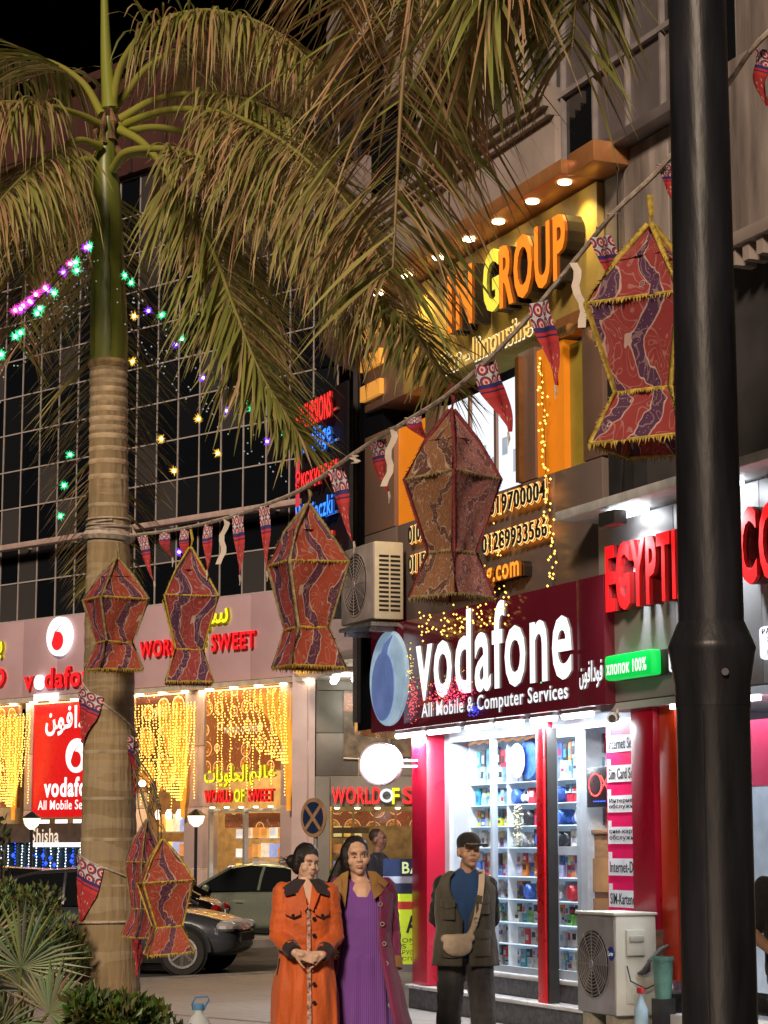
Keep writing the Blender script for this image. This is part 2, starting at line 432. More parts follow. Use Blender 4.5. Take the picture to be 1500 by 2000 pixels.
# red phone poster
redp = M('red_print', (.6, .01, .012), .3, var=.08, emit=(.7, .012, .015), es=.5)
t = poster('phone_poster', 'red phone shop poster with white lettering left of the palm trunk', -6.75, -3.8, 2.25, 4.66, redp)
wh = glow('white_letter', (1, .98, 1), 1.15)
ARV = '\uFEE6\uFEEE\uFED3\uFE8D\uFEA9\uFEEE\uFED3'
letters(t, ARV, -1.05, 1.72, 1.95, .62, -.03, wh, .015, .025, split=False)
letters(t, 'vodafone', -1.05, .42, 2.0, .42, -.03, wh, .015, .03)
letters(t, 'All Mobile Services', -1.25, .16, 2.2, .2, -.03, wh, .01, .004)
MB().lathe([(.36, 0), (.36, -.02)], 24, (.05, -.025, 1.28), 'y').build('emblem_disc', wh, t)
def comma(parent, x, y, z, r, mat, name='emblem_comma'):
    pts = []
    for k in range(20):
        a = -PI * .95 + k / 19 * PI * 1.55; pts.append((x + r * math.cos(a), z + r * math.sin(a)))
    pts.append((x + r * .65, z + r * 1.75)); pts.append((x + r * .1, z + r * 1.35)); pts.append((x - r * .5, z + r * .95))
    MB().prism(pts, y - .012, y).build(name, mat, parent)
comma(t, .05, -.046, 1.2, .17, redp)
for k in range(3): bx('phone_screen', glow('screen_white', (.95, .97, 1), 1.5), t, -1.25 + k * .62, -.85 + k * .62, -.04, -.02, -.38, -.05)
bx('lit_counter', glow('counter_glow', (1, .95, .93), 1.6), t, -1.3, 1.2, -.1, .0, -.62, -.45)
# low shisha cafe front with blue white light curtains
W = BF.w(-6.6, -.2); t = thing('shisha_cafe_front', 'low dark cafe front with shisha lettering left of the palm', 'cafe', (W.x, W.y, 0), BF.a)
bx('cafe_header', M('brown_header', (.1, .07, .05), .6, var=.2), t, -3.4, 2.9, -.05, .15, 1.72, 2.12)
bx('cafe_screen', M('dark_teal_glass', (.01, .03, .04), .1), t, -3.4, 2.9, .05, .1, 0, 1.72)
letters(t, 'Shisha', .1, 1.72, .95, .3, -.06, glow('shisha_letter', (.9, .75, .6), .8), .02, .01)
lw, lb_, ly = glow('bulb_white', (.75, .88, 1), 3), glow('bulb_blue', (.02, .08, 1), 2.2), glow('bulb_yellow', (1, .62, .10), 3.2)
def strand(parent, x0, z0, x1, z1, n, mat, r=.018, y=-.12, sag=0., name='light_strand'):
    m = MB()
    for k in range(n):
        f = k / (n - 1); m.octa((x0 + (x1 - x0) * f + sag * math.sin(f * PI), y + random.uniform(-.012, .012), z0 + (z1 - z0) * f), r)
    o = m.build(name, mat, parent); o['kind'] = 'stuff'; return o
W = BF.w(-6.6, -.34); lc = thing('light_curtain', 'blue and white fairy light curtain on the shisha cafe', 'fairy lights', (W.x, W.y, 0), BF.a)
random.seed(5)
for k in range(24):
    x = -3.2 + k * .25
    strand(lc, x, 1.7 + random.uniform(-.05, .02), x + random.uniform(-.03, .03), .15, 26, lw if k % 4 else lb_, .02)
bm_ = MB()
for k in range(46): bm_.octa((random.uniform(-3.2, 2.8), -.15, random.uniform(.2, 1.5)), random.uniform(.03, .06))
bm_.build('blue_bulbs', lb_, lc)['kind'] = 'stuff'
# yellow light curtains, gathered with orange drapes
drape = M('orange_drape', (.8, .3, .03), .6, var=.2, emit=(1, .4, .03), es=.5)
n = newmat('sheer_amber'); co = n.co(); mp = n.n('Mapping'); mp.inputs['Scale'].default_value = (26, 1, .6); n.l(co, mp.inputs[0]); sf = n.noise(mp.outputs[0], 1.0, 2); n.b.inputs['Base Color'].default_value = (.75, .45, .08, 1); n.b.inputs['Roughness'].default_value = .6
n.b.inputs['Emission Color'].default_value = (1, .42, .03, 1); n.l(n.math('MULTIPLY', sf, 1.1), n.b.inputs['Emission Strength']); n.l(n.math('MULTIPLY_ADD', sf, 1.1, -.1), n.b.inputs['Alpha']); n.m.cycles.emission_sampling = 'NONE'; SHEER = n.m  # amber light falling on the cloth is put in as emission
def curtain(u0, u1, zt, ug, zg, n, label, tail=.5, free=4):
    W = BF.w(ug, -.38); t = thing('light_curtain', label, 'fairy lights', (W.x, W.y, 0), BF.a)
    for k in range(n):
        a = u0 + (u1 - u0) * k / (n - 1) - ug; cnt = int((zt - zg) / .055)
        m = MB()
        for j in range(cnt):
            f = j / (cnt - 1); m.octa((a + (0.07 * math.sin(k * 2.1) - a) * f ** 2.2, random.uniform(-.02, .02), zt + (zg - zt) * f), .019)
        m.build('light_strand', ly, t)['kind'] = 'stuff'
    rr = []
    for j in range(9):
        f = j / 8; wd = .03 + .075 * math.sin(PI * min(1, f * 1.1 + .05)) ** .7; z = zt - (zt - zg) * .45 - ((zt - zg) * .55 + tail) * f
        rr.append([(wd * math.cos(q * PI / 6) * (1 + .12 * math.sin(q * 2.6)), .1 + .05 * math.sin(q * PI / 6), z) for q in range(12)])
    MB().rings(rr).build('drape', drape, t, smooth=True)
    NS = 26; rr = []
    for j in range(13):
        f = j / 12; row = []
        for q in range(NS + 1):
            e = q / NS; xx = (u0 + (u1 - u0) * e - ug) * .5; row.append((xx * (1 - f) ** 1.5 + .1 * (e - .5), .12 + .035 * math.sin(q * 1.9), zt - .05 + (zg - zt) * f))
        rr.append(row)
    me = MB().rings(rr, False).mesh('sheer_curtain', True); mobj('sheer_curtain', me, SHEER, t)
    for k in range(free):
        a = u0 - ug + (u1 - u0) * (k + .5) / free + random.uniform(-.1, .1)
        strand(t, a, zt - .02, a + random.uniform(-.04, .04), zt - random.uniform(1.5, 2.1), 34, ly, .017, 0.05)
    return t
curtain(-3.4, -1.1, 4.45, -1.55, 2.55, 22, 'yellow fairy light curtain gathered at the white pier left of the shop door', .35, 10)
curtain(-.7, 1.5, 4.6, 1.5, 3.2, 14, 'yellow fairy light curtain swept to the corner beside the round canopy', .9, 8)
curtain(-8.9, -6.5, 4.45, -7.15, 2.5, 22, 'yellow fairy light curtain beside the red phone poster at far left', .3, 10)
# doors and displays
def display(t, x0, x1, z0, z1, y, rows, cols_, warm=True):
    pal = [(.85, .55, .1), (.8, .35, .08), (.9, .75, .3), (.5, .2, .06), (.75, .6, .4), (.3, .35, .6), (.85, .8, .7)]
    for r in range(rows):
        zz = z0 + (z1 - z0) * r / rows
        bx('display_shelf', M('glass_shelf', (.6, .6, .55), .2), t, x0, x1, y, y + .25, zz, zz + .02)
        for c in range(cols_):
            xx = x0 + (x1 - x0) * (c + .12) / cols_; wd = (x1 - x0) / cols_ * random.uniform(.6, .8); hh = (z1 - z0) / rows * random.uniform(.5, .85)
            q = random.randrange(len(pal)); bx('sweet_box', M('sweet_box_%d' % q, pal[q], .4, var=.3, scale=12, emit=pal[q], es=.8), t, xx, xx + wd, y + .02, y + .18, zz + .021, zz + hh)  # boxes glow by emission, standing for bright shop light on them
W = BF.w(0, 0); t = thing('sweet_shop_entrance', 'lit sweet shop doorway with golden boxes behind the silver car', 'shop entrance', (W.x, W.y, 0), BF.a)
alu = M('aluminium', (.6, .58, .54), .35, metal=.6, var=.1)
for a in (-1.06, -.04, 1.02): bx('door_stile', alu, t, a, a + .06, -.05, .05, 0, 2.3)
bx('door_head', alu, t, -1.06, 1.08, -.05, .05, 2.3, 2.36)
bx('door_glass', glassmat('shop_glass', (.96, .97, 1), .02), t, -1.0, 1.02, .0, .012, 0, 2.3)
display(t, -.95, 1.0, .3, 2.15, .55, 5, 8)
bx('picture_strip', spB, t, -.95, 1.0, .3, .33, 2.0, 2.28)
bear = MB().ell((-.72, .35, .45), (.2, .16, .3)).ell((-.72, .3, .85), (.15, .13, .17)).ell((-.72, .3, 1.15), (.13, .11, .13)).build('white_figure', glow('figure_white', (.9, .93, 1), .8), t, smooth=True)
for k in range(5): MB().lathe([(.05, 0), (.05, -.02), (.03, -.03)], 10, (-.85 + k * .42, -.12, 2.4)).build('downlight', lampm, t)
W = BF.w(-2.5, 0); t = thing('sweet_shop_window', 'open lit sweet shop window under the medallion poster', 'shop window', (W.x, W.y, 0), BF.a)
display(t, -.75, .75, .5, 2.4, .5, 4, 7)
bx('window_sill', alu, t, -.85, .8, -.05, .1, .35, .45)
for k in range(4):
    MB().lathe([(.03, .18), (.07, .1), (.06, 0), (.03, -.02)], 10, (-.5 + k * .33, .3, 2.2)).build('hanging_lamp', glow('lamp_cream', (1, .85, .6), 2.5), t)
# signs on the fascia
red = glow('red_letter', (1, .015, .02), 1.1); yel = glow('yellow_letter', (.95, .9, .02), .95)
def bsign(label, u, z, items, y=-.31, fr=BF, name='shop_sign', cat='sign'):
    W = fr.w(u, y); t = thing(name, label, cat, (W.x, W.y, z), fr.a)
    for (s, x, dz, wd, h, mt, off, sp) in items: letters(t, s, x, dz, wd, h, -.05, mt, .06, off * .6, split=sp)
    return t
ARS = '\uFE95\uFE8E\uFBFE\uFEEE\uFEE0\uFEA4\uFEDF\uFE8D'; ARA = '\uFEE2\uFEDF\uFE8E\uFECB'
bsign('large red and yellow sweet shop lettering on the pink fascia behind the second lantern', -2.85, 5.42, [('WORLD', 0, 0, 1.45, .34, red, .03, True), ('OF', 1.62, .0, .42, .34, yel, .03, True), ('SWEET', 2.2, 0, 1.28, .34, red, .03, True), ('\uFE91\uFEF4\uFEB3', 1.75, .42, .95, .42, yel, .02, False)])
bsign('yellow arabic and red english lettering above the lit sweet shop door', -1.0, 2.48, [('WORLD', 0, 0, .8, .25, red, .03, True), ('OF', .88, 0, .3, .25, yel, .03, True), ('SWEET', 1.28, 0, .72, .25, red, .03, True), (ARS, 0, .3, 1.25, .42, yel, .025, False), (ARA, 1.32, .32, .72, .38, yel, .025, False)], y=-.13)
t = bsign('red phone brand lettering with round white emblem left of the palm trunk', -6.75, 4.95, [('v', 0, 0, .34, .3, red, .035, True), ('dafone', .74, .0, 1.95, .45, red, .035, True)])
MB().lathe([(.42, 0), (.42, -.08)], 28, (1.2, 0, 1.1), 'y').build('emblem_disc', wh, t); comma(t, 1.2, -.1, 1.0, .2, red)
MB().lathe([(.16, 0), (.16, -.06)], 18, (.53, -.02, .16), 'y').build('letter', wh, t); bx('white_strip', wh, t, .35, 1.15, -.06, 0, -.24, -.09)
bsign('red food lettering with yellow arabic at the far left edge', -9.35, 5.08, [('FOOD', 0, 0, 1.9, .42, red, .03, True), ('\uFEB2\uFE91', .9, .6, .9, .4, yel, .02, False), ('Y', 1.15, -.36, .35, .3, yel, .03, True)])
# street lanterns on the shop front
for px, py, lab in ((62, 1607, 'small lit cup lamp on post below the far left light curtain'), (383, 1602, 'small lit cup lamp on dark post right of the palm')):
    p = V(px, py, 40.5); t = thing('cup_lamp', lab, 'lamp', (p.x, p.y, -.14), 0, 'cup lamps along the far pavement')
    h = p.z + .14
    MB().tube([(0, 0, 0), (0, 0, h - .12)], .03, 8).build('post', M('dark_post', (.02, .02, .025), .4), t)
    MB().lathe([(.04, -.12), (.12, -.05), (.16, .08)], 12, (0, 0, h)).build('cup', glow('cup_glow', (1, .85, .5), 2.2), t, smooth=True)
    MB().lathe([(.2, .08), (.02, .2)], 12, (0, 0, h)).build('cap', M('dark_post', (.02, .02, .025), .4), t)

# ================================================================== CORNER FRONT (sweet shop, round canopy)
W = CF.w(0); CB = thing('corner_shop_front', 'grey tiled corner front of the sweet shop under a round canopy', 'shop front', (W.x, W.y, 0), 0)
gt = M('grey_tile', (.2, .19, .17), .45, var=.22, scale=1.4); gt2 = M('grey_tile_dark', (.12, .11, .1), .45, var=.22, scale=1.4)
XR = 2.9
for r, (z0, z1) in enumerate(((2.95, 3.75), (3.76, 4.55), (4.56, 4.95))):
    for c in range(5):
        x0 = .1 + c * .8; 
        if x0 < XR: bx('wall_tile', gt if (r + c) % 3 else gt2, CB, x0, x0 + .79, -.05, .2, z0, z1, bevel=.006)
bx('corner_pier', pier, CB, -.35, .08, -.1, .3, 0, 5.0); bx('corner_column', gt, CB, .09, .36, -.12, .3, 0, 2.94)
bx('upper_band', M('purple_band', (.3, .24, .27), .6, var=.1), CB, -.1, 4, -.15, .4, 4.96, 5.9)
dk = M('dark_louvre', (.06, .05, .055), .5)
for k in range(10): MB().prism([(.9 + k * .28, 5.9), (1.0 + k * .28, 5.9), (1.35 + k * .28, 6.6), (1.22 + k * .28, 6.6)], -.3, .1).build('louvre', dk, CB)
bx('upper_dark_wall', M('dark_backing', (.01, .01, .012), .8), CB, -.2, 5, .15, .4, 5.9, 9)
mtl = M('brushed_metal', (.62, .62, .6), .28, metal=.85, var=.12, scale=3, stretch=(.3, 6, 6))
cm = MB()
rr = [[(1.0 + r * 1.3 * math.cos(2 * PI * j / 40), -1.15 + r * 1.25 * math.sin(2 * PI * j / 40), z) for j in range(40)] for r, z in ((.05, 4.72), (.6, 4.70), (.9, 4.73), (1.0, 4.82), (1.0, 4.95), (.97, 5.0), (.05, 5.28))]
cm.rings(rr).build('canopy', mtl, CB, smooth=True)
for k, (x, y) in enumerate(((.5, -1.7), (.45, -1.0), (.85, -1.5), (.9, -2.0), (1.5, -1.7), (1.0, -.7))):
    MB().ell((x, y, 4.66), (.07, .07, .07), 10, 6).build('bulb', glow('canopy_bulb', (1, .97, .88), 8), CB)
point('canopy_lamp', (.7, -1.5, 4.45), 45, (1, .92, .75), .1, CB)
point('canopy_lamp', (1.4, -1.4, 4.45), 35, (1, .92, .75), .1, CB)
brp = M('brown_poster', (.13, .09, .06), .4, var=.6, scale=5)
bx('brown_panel', brp, CB, .62, 1.45, -.09, -.06, 3.3, 4.55); bx('pastry_panel', spB, CB, .62, 1.3, -.11, -.085, 4.15, 4.5)
bx('brown_panel', brp, CB, 1.5, 2.4, -.09, -.06, 3.3, 4.5)
MB().tube([(.62, -.1, 3.28), (1.4, -.1, 3.25)], .015, 6).build('hanging_cable', M('cream_cable', (.7, .6, .45), .6), CB)
# shop window right of the corner column
bx('window_glass', glassmat('shop_glass_b', (.85, .85, .85), .03), CB, .36, XR, .02, .035, .25, 2.3)
bx('window_base', gt2, CB, .36, XR, -.08, .2, 0, .25)
bx('interior_back', M('sweet_interior', (.3, .22, .12), .6, var=.3), CB, .36, XR, 1.6, 1.7, 0, 2.9)
display(CB, .4, 1.0, .9, 2.1, .3, 4, 3)
for k in range(6): bx('pastry_picture', spB, CB, .42 + k * .4, .78 + k * .4, .06, .09, 2.02, 2.28)
bx('menu_board', M('brown_board', (.1, .06, .03), .5, var=.3), CB, .42, 1.1, .05, .08, 1.88, 1.99)
for k in range(7): MB().lathe([(.05, 0), (.05, -.02), (.03, -.03)], 10, (.5 + k * .38, -.1, 2.36)).build('downlight', lampm, CB)
area('window_downlights', (1.6, .5, 2.7), (0, 0, 0), 2.2, .5, 40, (1, .75, .4), CB)
bx('window_head', gt2, CB, .36, XR, -.05, .2, 2.38, 2.6)
bx('lintel', gt, CB, .36, XR, -.06, .2, 2.6, 2.94)
t = bsign('red letter sign on grey tiles left of the red pillar', .40, 2.42, [('WORLD', 0, 0, .92, .32, red, .035, True), ('F', 1.13, 0, .14, .3, yel, .03, True), ('S', 1.33, 0, .2, .32, red, .03, True), ('WEET', 1.6, 0, .75, .32, red, .03, True)], y=-.12, fr=CF)
MB().lathe([(.13, 0), (.13, -.05), (.08, -.05), (.08, 0)], 16, (1.03, -.03, .16), 'y', True).build('letter', glow('blue_white_letter', (.7, .85, 1), .8), t)
# ================================================================== RIGHT-HAND BUILDING (upper floors)
W = RF.w(0); RA = RF.a; RL = (W.x, W.y, 0)
RB = thing('street_building', 'pale stone building above the phone shop with metal framed upper windows', 'building', RL, RA)
stone = M('beige_stone', (.42, .36, .33), .75, var=.2, scale=1.3, bump=.25, bscale=14)
streak = M('streaked_stone', (.36, .31, .29), .8, var=.4, scale=1.6, bump=.3, bscale=12, stretch=(3, 3, .5))
dkw = M('dark_recess', (.022, .022, .026), .6, var=.2)
grm = M('grey_metal_panel', (.25, .22, .23), .45, metal=.3, var=.2, scale=1.5)
wfr = M('white_window_frame', (.36, .33, .34), .45, var=.15)
bx('core_wall', dkw, RB, -1.25, 14, .7, 6, 2.85, 13.5)
bx('stone_band', stone, RB, -1.3, 3.2, .1, .7, 7.75, 8.5, bevel=.01)
for k, (z0, z1, yy) in enumerate(((8.5, 8.58, .04), (8.58, 8.66, -.02), (8.66, 8.78, -.08))): bx('ledge_moulding', stone, RB, -1.4, 3.2, yy, .7, z0, z1)
bx('stone_band', stone, RB, -1.3, 3.2, .1, .7, 9.95, 10.5); bx('ledge_moulding', stone, RB, -1.4, 3.2, -.05, .7, 10.5, 10.62); bx('stone_band', stone, RB, -1.3, 3.2, .1, .7, 10.62, 13.5)
for k in range(4):
    wn = bx('window', dgl[0], RB, -1.1 + k * 1.08, -.1 + k * 1.08, .4, .42, 8.79, 9.94)
    for a in (-1.1, -.62, -.15): bx('window_frame', wfr, wn, a + k * 1.08, a + .05 + k * 1.08, .34, .4, 8.79, 9.94)
    bx('window_pier', stone, RB, -.1 + k * 1.08, -.02 + k * 1.08, .2, .7, 8.785, 9.945)
# metal framed bay u 3.2 .. 5.6
bx('bay_backing', dkw, RB, 3.2, 7.2, .3, .7, 7.5, 13.5)
zc = [7.86, 8.68, 9.5, 10.4, 11.4]
for r in range(4):
    for c in range(5):
        a = 3.26 + c * .62; bx('bay_panel', grm if (c + r) % 4 else dgl[1], RB, a + .03, a + .59, .18, .22, zc[r] + .03, zc[r + 1] - .03)
for c in range(6): bx('bay_mullion', wfr, RB, 3.245 + c * .62, 3.275 + c * .62, .14, .3, 7.86, 11.4)
for z in zc: bx('bay_transom', wfr, RB, 3.2, 6.4, .13, .3, z - .025, z + .025)
bx('bay_beam', grm, RB, 3.2, 6.4, -.12, .3, 7.72, 7.82, bevel=.01)
# stone wall right of the office front
for c in range(2): bx('wall_panel', streak, RB, 4.6 + c * .78, 5.37 + c * .78, .05, .7, 6.45, 7.71, bevel=.008)
for c in range(6): bx('wall_panel', streak, RB, 6.42 + c * 1.3, 7.71 + c * 1.3, -.02, .7, 6.42, 7.9, bevel=.008)
for c in range(6): bx('wall_panel', streak, RB, 6.42 + c * 1.3, 7.71 + c * 1.3, .1, .7, 7.91, 11, bevel=.008)
bx('wall_ledge', stone, RB, 4.45, 14, -.14, .7, 6.3, 6.41, bevel=.01)
bx('dark_wall', M('charcoal_wall', (.06, .058, .062), .7, var=.3, scale=2), RB, 4.3, 14, .15, .7, 4.3, 6.3)
bx('pilaster', dkw, RB, 4.3, 4.75, .02, .15, 4.3, 6.3)
for k in range(5): bx('ledge_tooth', stone, RB, 6.55 + k * .2, 6.64 + k * .2, -.1, .1, 6.16, 6.3)
MB().tube([(4.62, -.02, 7.6), (4.66, -.05, 6.9), (4.63, -.03, 6.2), (4.7, -.03, 5.3), (4.62, -.05, 4.6)], .008, 5).build('hanging_wire', M('black_wire', (.02, .02, .02), .6), RB)
# rounded corner tower beyond the office front
W2 = RF.w(-1.3, 2.2); TW = thing('corner_tower', 'dark rounded corner tower with pale curved balconies behind the palm fronds', 'building', (W2.x, W2.y, 0), RA)
def arc_ring(m, r0, r1, z0, z1, a0=.5 * PI, a1=1.55 * PI, n=20):
    rr = []
    for k in range(n + 1):
        a = a0 + (a1 - a0) * k / n; c, s_ = math.cos(a), math.sin(a)
        rr.append([(r0 * c, r0 * s_, z0), (r1 * c, r1 * s_, z0), (r1 * c, r1 * s_, z1), (r0 * c, r0 * s_, z1)])
    return m.rings(rr)
arc_ring(MB(), .1, 2.15, 2.9, 13).build('tower_glass', M('tower_glass', (.008, .009, .012), .08, var=0, spec=.7), TW, smooth=True)
pst = M('mauve_stone', (.4, .32, .33), .7, var=.15)
for zz in (7.35, 10.7):
    arc_ring(MB(), 1.9, 2.5, zz, zz + .5).build('balcony_slab', stone, TW, smooth=True)
    arc_ring(MB(), 2.3, 2.38, zz + 1.15, zz + 1.95).build('balcony_wall', pst, TW, smooth=True)
    for k in range(15):
        a = (.6 + k * .06) * PI; MB().tube([(2.34 * math.cos(a), 2.34 * math.sin(a), zz + .5), (2.34 * math.cos(a), 2.34 * math.sin(a), zz + 1.15)], .025, 6).build('baluster', M('iron', (.05, .045, .05), .5), TW)
for k in range(9):
    a = (.55 + k * .11) * PI; bxm = MB().tube([(2.17 * math.cos(a), 2.17 * math.sin(a), 3), (2.17 * math.cos(a), 2.17 * math.sin(a), 13)], .03, 6).build('tower_mullion', M('iron', (.05, .045, .05), .5), TW)

# ================================================================== TOUR OFFICE FRONT
OF = thing('tour_office_front', 'brown and orange clad tour office front above the phone shop', 'shop front', RL, RA)
brn = M('brown_cladding', (.27, .17, .13), .35, metal=.25, var=.08, scale=1.0); gbr = M('grey_brown_cladding', (.22, .175, .165), .38, metal=.25, var=.08, scale=1.0)
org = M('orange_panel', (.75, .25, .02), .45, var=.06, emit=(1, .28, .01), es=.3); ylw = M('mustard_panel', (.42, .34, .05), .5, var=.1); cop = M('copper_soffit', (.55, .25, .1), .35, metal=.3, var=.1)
for k in range(6): bx('band_panel', gbr, OF, -1.3 + k * .92, -.385 + k * .92, 0, .5, 3.98, 5.03, bevel=.006)
bx('window_band_panel', brn, OF, -1.3, -.46, 0, .5, 5.04, 6.14, bevel=.006)
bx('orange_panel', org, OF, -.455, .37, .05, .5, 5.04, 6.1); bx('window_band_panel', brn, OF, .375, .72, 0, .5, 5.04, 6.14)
wn = bx('lit_window', glow('lit_window', (.78, .87, 1), 1.0), OF, .76, 2.55, .08, .1, 5.06, 6.13)
for a in (.73, 1.32, 1.92, 2.5): bx('window_frame', brn, wn, a, a + .05, .05, .079, 5.05, 6.14)
for k in range(7): bx('paper_notice', M('paper_notice', (.5, .6, .75), .6, emit=(.4, .5, .65), es=.5), wn, .86 + k * .24, .98 + k * .24, .072, .0795, 5.2 + (k % 3) * .1, 5.42 + (k % 2) * .15)
bx('window_band_panel', brn, OF, 2.56, 2.92, 0, .5, 5.04, 6.3, bevel=.006)
bx('door_post', M('dark_copper', (.3, .14, .05), .35, metal=.4), OF, 2.6, 2.68, -.05, 0, 5.04, 6.25)
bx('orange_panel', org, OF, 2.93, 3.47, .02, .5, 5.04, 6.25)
bx('mustard_panel', ylw, OF, 3.48, 3.86, .08, .5, 5.04, 6.2); bx('window_band_panel', brn, OF, 3.87, 4.25, 0, .5, 5.04, 6.3, bevel=.006)
bx('copper_head', cop, OF, 3.48, 4.25, -.06, .4, 6.3, 6.42)
sg = M('mustard_backing', (.6, .44, .12), .5, var=.1); 
for k in range(5): bx('sign_backing_panel', sg if k else brn, OF, -1.3 + k * 1.1, -.206 + k * 1.1, 0, .5, 6.43, 7.55, bevel=.004)
for k in range(3): bx('orange_slat', glow('orange_slat', (.9, .4, .07), .55), OF, -1.32, -.75, -.05, 0, 6.55 + k * .34, 6.72 + k * .34)
bx('canopy', cop, OF, -1.35, 4.2, -.36, .5, 7.58, 7.72, bevel=.015); bx('canopy_return', cop, OF, 4.21, 4.7, -.3, .5, 7.56, 7.76, bevel=.015)
bx('side_return', M('grey_return', (.2, .17, .17), .6, var=.2), OF, 4.21, 4.58, .06, .5, 6.43, 7.55)
for k, u in enumerate((4.0, 3.35, 2.62, 1.95, 1.2, .4, -.4, -1.1)):
    MB().lathe([(.06, 0), (.06, -.02), (.035, -.03)], 12, (u, -.22, 7.58)).build('downlight', glow('spot_glow', (1, .8, .45), 12), OF)
    if k < 7: spot('sign_downlight', (u, -.22, 7.53), (math.radians(14), 0, 0), 34, (1, .70, .24), 1.9, .9, .04, OF)
MB().lathe([(.05, -.1), (.05, .1)], 10, (3.75, -.1, 6.26), 'x').build('small_spotlight', M('brass', (.5, .35, .15), .3, metal=.8), OF)
# lettering of the office, one sign per message
ol = glow('orange_letter', (1, .25, .02), 1.0); oy = glow('yellow_group_letter', (.9, .8, .08), .9); hal = glow('halo_orange', (1, .34, .04), 1.6); halY = glow('halo_yellow', (1, .62, .1), 1.5)
def rsign(name, label, y=0., du=.33): W = RF.w(du, y); return thing(name, label, 'sign', (W.x, W.y, 0), RA)
blk = M('black_side', (.02, .015, .01), .5)
t = rsign('office_sign', 'orange and yellow block letters glowing under the office canopy downlights', du=.42)
def rl(t, s, u, z, wd, h, mt, off=.03, dep=.12, yy=-.16, split=True):
    letters(t, s, u, z, wd, h, yy, mt, dep, off, split=split)
def backed(t, s, u, z, wd, h, mt, off=.03, dep=.03, yy=-.2, grow=.03, bm_=None):
    letters(t, s, u, z, wd, h, yy, mt, dep, off); letters(t, s, u + .01, z, wd, h, yy + .10, bm_ or blk, .16, off, name='letter_return')
backed(t, 'G', 1.83, 6.72, .36, .62, oy); backed(t, 'ROUP', 2.2, 6.7, 1.36, .62, ol); backed(t, 'N', 1.2, 6.72, .38, .6, ol)
backed(t, 'I', 1.0, 6.72, .1, .6, ol)
t = rsign('limousine_sign', 'small glowing yellow car hire lettering under the big orange letters', du=.22)
rf = []; letters(t, 'Car - limousine', .75, 6.38, 2.08, .24, -.1, glow('cream_core', (1, .62, .16), 1.0), .03, .01, space=1.1, ref=rf); letters(t, 'Car - limousine', .75, 6.38, 2.08, .24, -.08, glow('limo_halo', (1, .85, .5), 1.3), .01, .05, name='letter_halo', space=1.1, ref=rf[0])
def number_sign(label, s, u, z, wd, h, core=None):
    t = rsign('number_sign', label, du=.2); rf = []; letters(t, s, u, z, wd, h, -.085, core or M('black_digit', (.02, .015, .01), .5), .012, .004, space=1.12, ref=rf); letters(t, s, u, z, wd, h, -.07, glow('digit_cream', (1, .74, .32), 1.25), .014, .05, name='digit_halo', space=1.12, ref=rf[0]); letters(t, s, u, z, wd, h, -.055, hal, .014, .085, name='digit_glow', space=1.12, ref=rf[0], split=False)
number_sign('upper right glowing phone number beside the brown lantern', '01019700004', 1.62, 4.79, 1.46, .17)
number_sign('lower right glowing phone number beside the brown lantern', '01289933566', 1.72, 4.44, 1.38, .17)
number_sign('upper left glowing phone number partly behind the brown lantern', '010', -.08, 4.77, .3, .17); number_sign('lower left glowing phone number partly behind the brown lantern', '0115', -.08, 4.46, .42, .17)
t = rsign('web_sign', 'orange web address lettering ending in com right of the brown lantern', du=.26); letters(t, 'eg.com', 1.72, 4.06, .84, .21, -.12, glow('orange_core', (1, .3, .03), 1.3), .03, .02); letters(t, 'eg.com', 1.73, 4.06, .84, .21, -.02, blk, .12, .02, name='letter_return')
# icicle fairy lights on the office front
warm = glow('bulb_warm', (1, .55, .1), 3.0)
t = rsign('icicle_lights', 'warm fairy light string hanging down right of the phone numbers', -.06, .16); t['category'] = 'fairy lights'
random.seed(11); m = MB()
for k in range(70): f = k / 69; m.octa((3.02 + .2 * f + random.uniform(-.05, .05), random.uniform(-.05, .02), 6.1 - 2.15 * f + random.uniform(-.03, .03)), .014)
m.build('bulbs', warm, t)['kind'] = 'stuff'
MB().tube([(3.02 + .2 * k / 12 + random.uniform(-.02, .02), -.01, 6.1 - 2.15 * k / 12) for k in range(13)], .004, 4).build('wire', M('black_wire', (.02, .02, .02), .6), t)
t = rsign('icicle_lights', 'warm fairy light clusters along the top of the maroon sign', -.2, .45); t['category'] = 'fairy lights'; m = MB()
for c in range(9):
    for k in range(9): m.octa((.35 + c * .24 + random.uniform(-.08, .08), random.uniform(-.06, 0), 3.98 - random.uniform(0, .3)), .012)
for k in range(40): m.octa((1.2 + random.uniform(0, .9), random.uniform(0, .05), random.uniform(4.0, 4.75)), .010)
m.build('bulbs', warm, t)['kind'] = 'stuff'
# vertical excursion signs on the corner tower
p0 = V(585, 820, 25.4)
ex = thing('excursion_sign', 'stack of red and blue excursion words on the dark tower', 'sign', (p0.x, p0.y, 0), RA)
bl = glow('blue_letter', (.01, .1, 1), 1.3)
su, sz = 1.12, 1.0
blt = [('EXCURSIONS', 6.42, .3, red, 1.12), ('Ausflüge', 6.06, .34, bl, 1.12), ('Экскурсии', 5.70, .26, red, 1.3), ('Wycieczki', 5.24, .3, bl, 1.18), ('EXCURSIONS', 4.86, .26, red, 1.2)]
for s_, z, h, mt, wd in blt:
    letters(ex, s_, .0, z, wd, h, -.03, glow('neon_red', (1, .03, .03), 1.8) if mt is red else glow('neon_blue', (.03, .2, 1), 2.2), .03, .012)
    for a in (.25, .8): bx('sign_rail', M('chrome', (.7, .65, .55), .2, metal=.9), ex, a, a + .35, .02, .05, z + .08, z + .11)
bx('sign_edge', glow('edge_red', (.7, .05, .08), .6), ex, -.12, -.09, 0, .04, 4.7, 6.75)
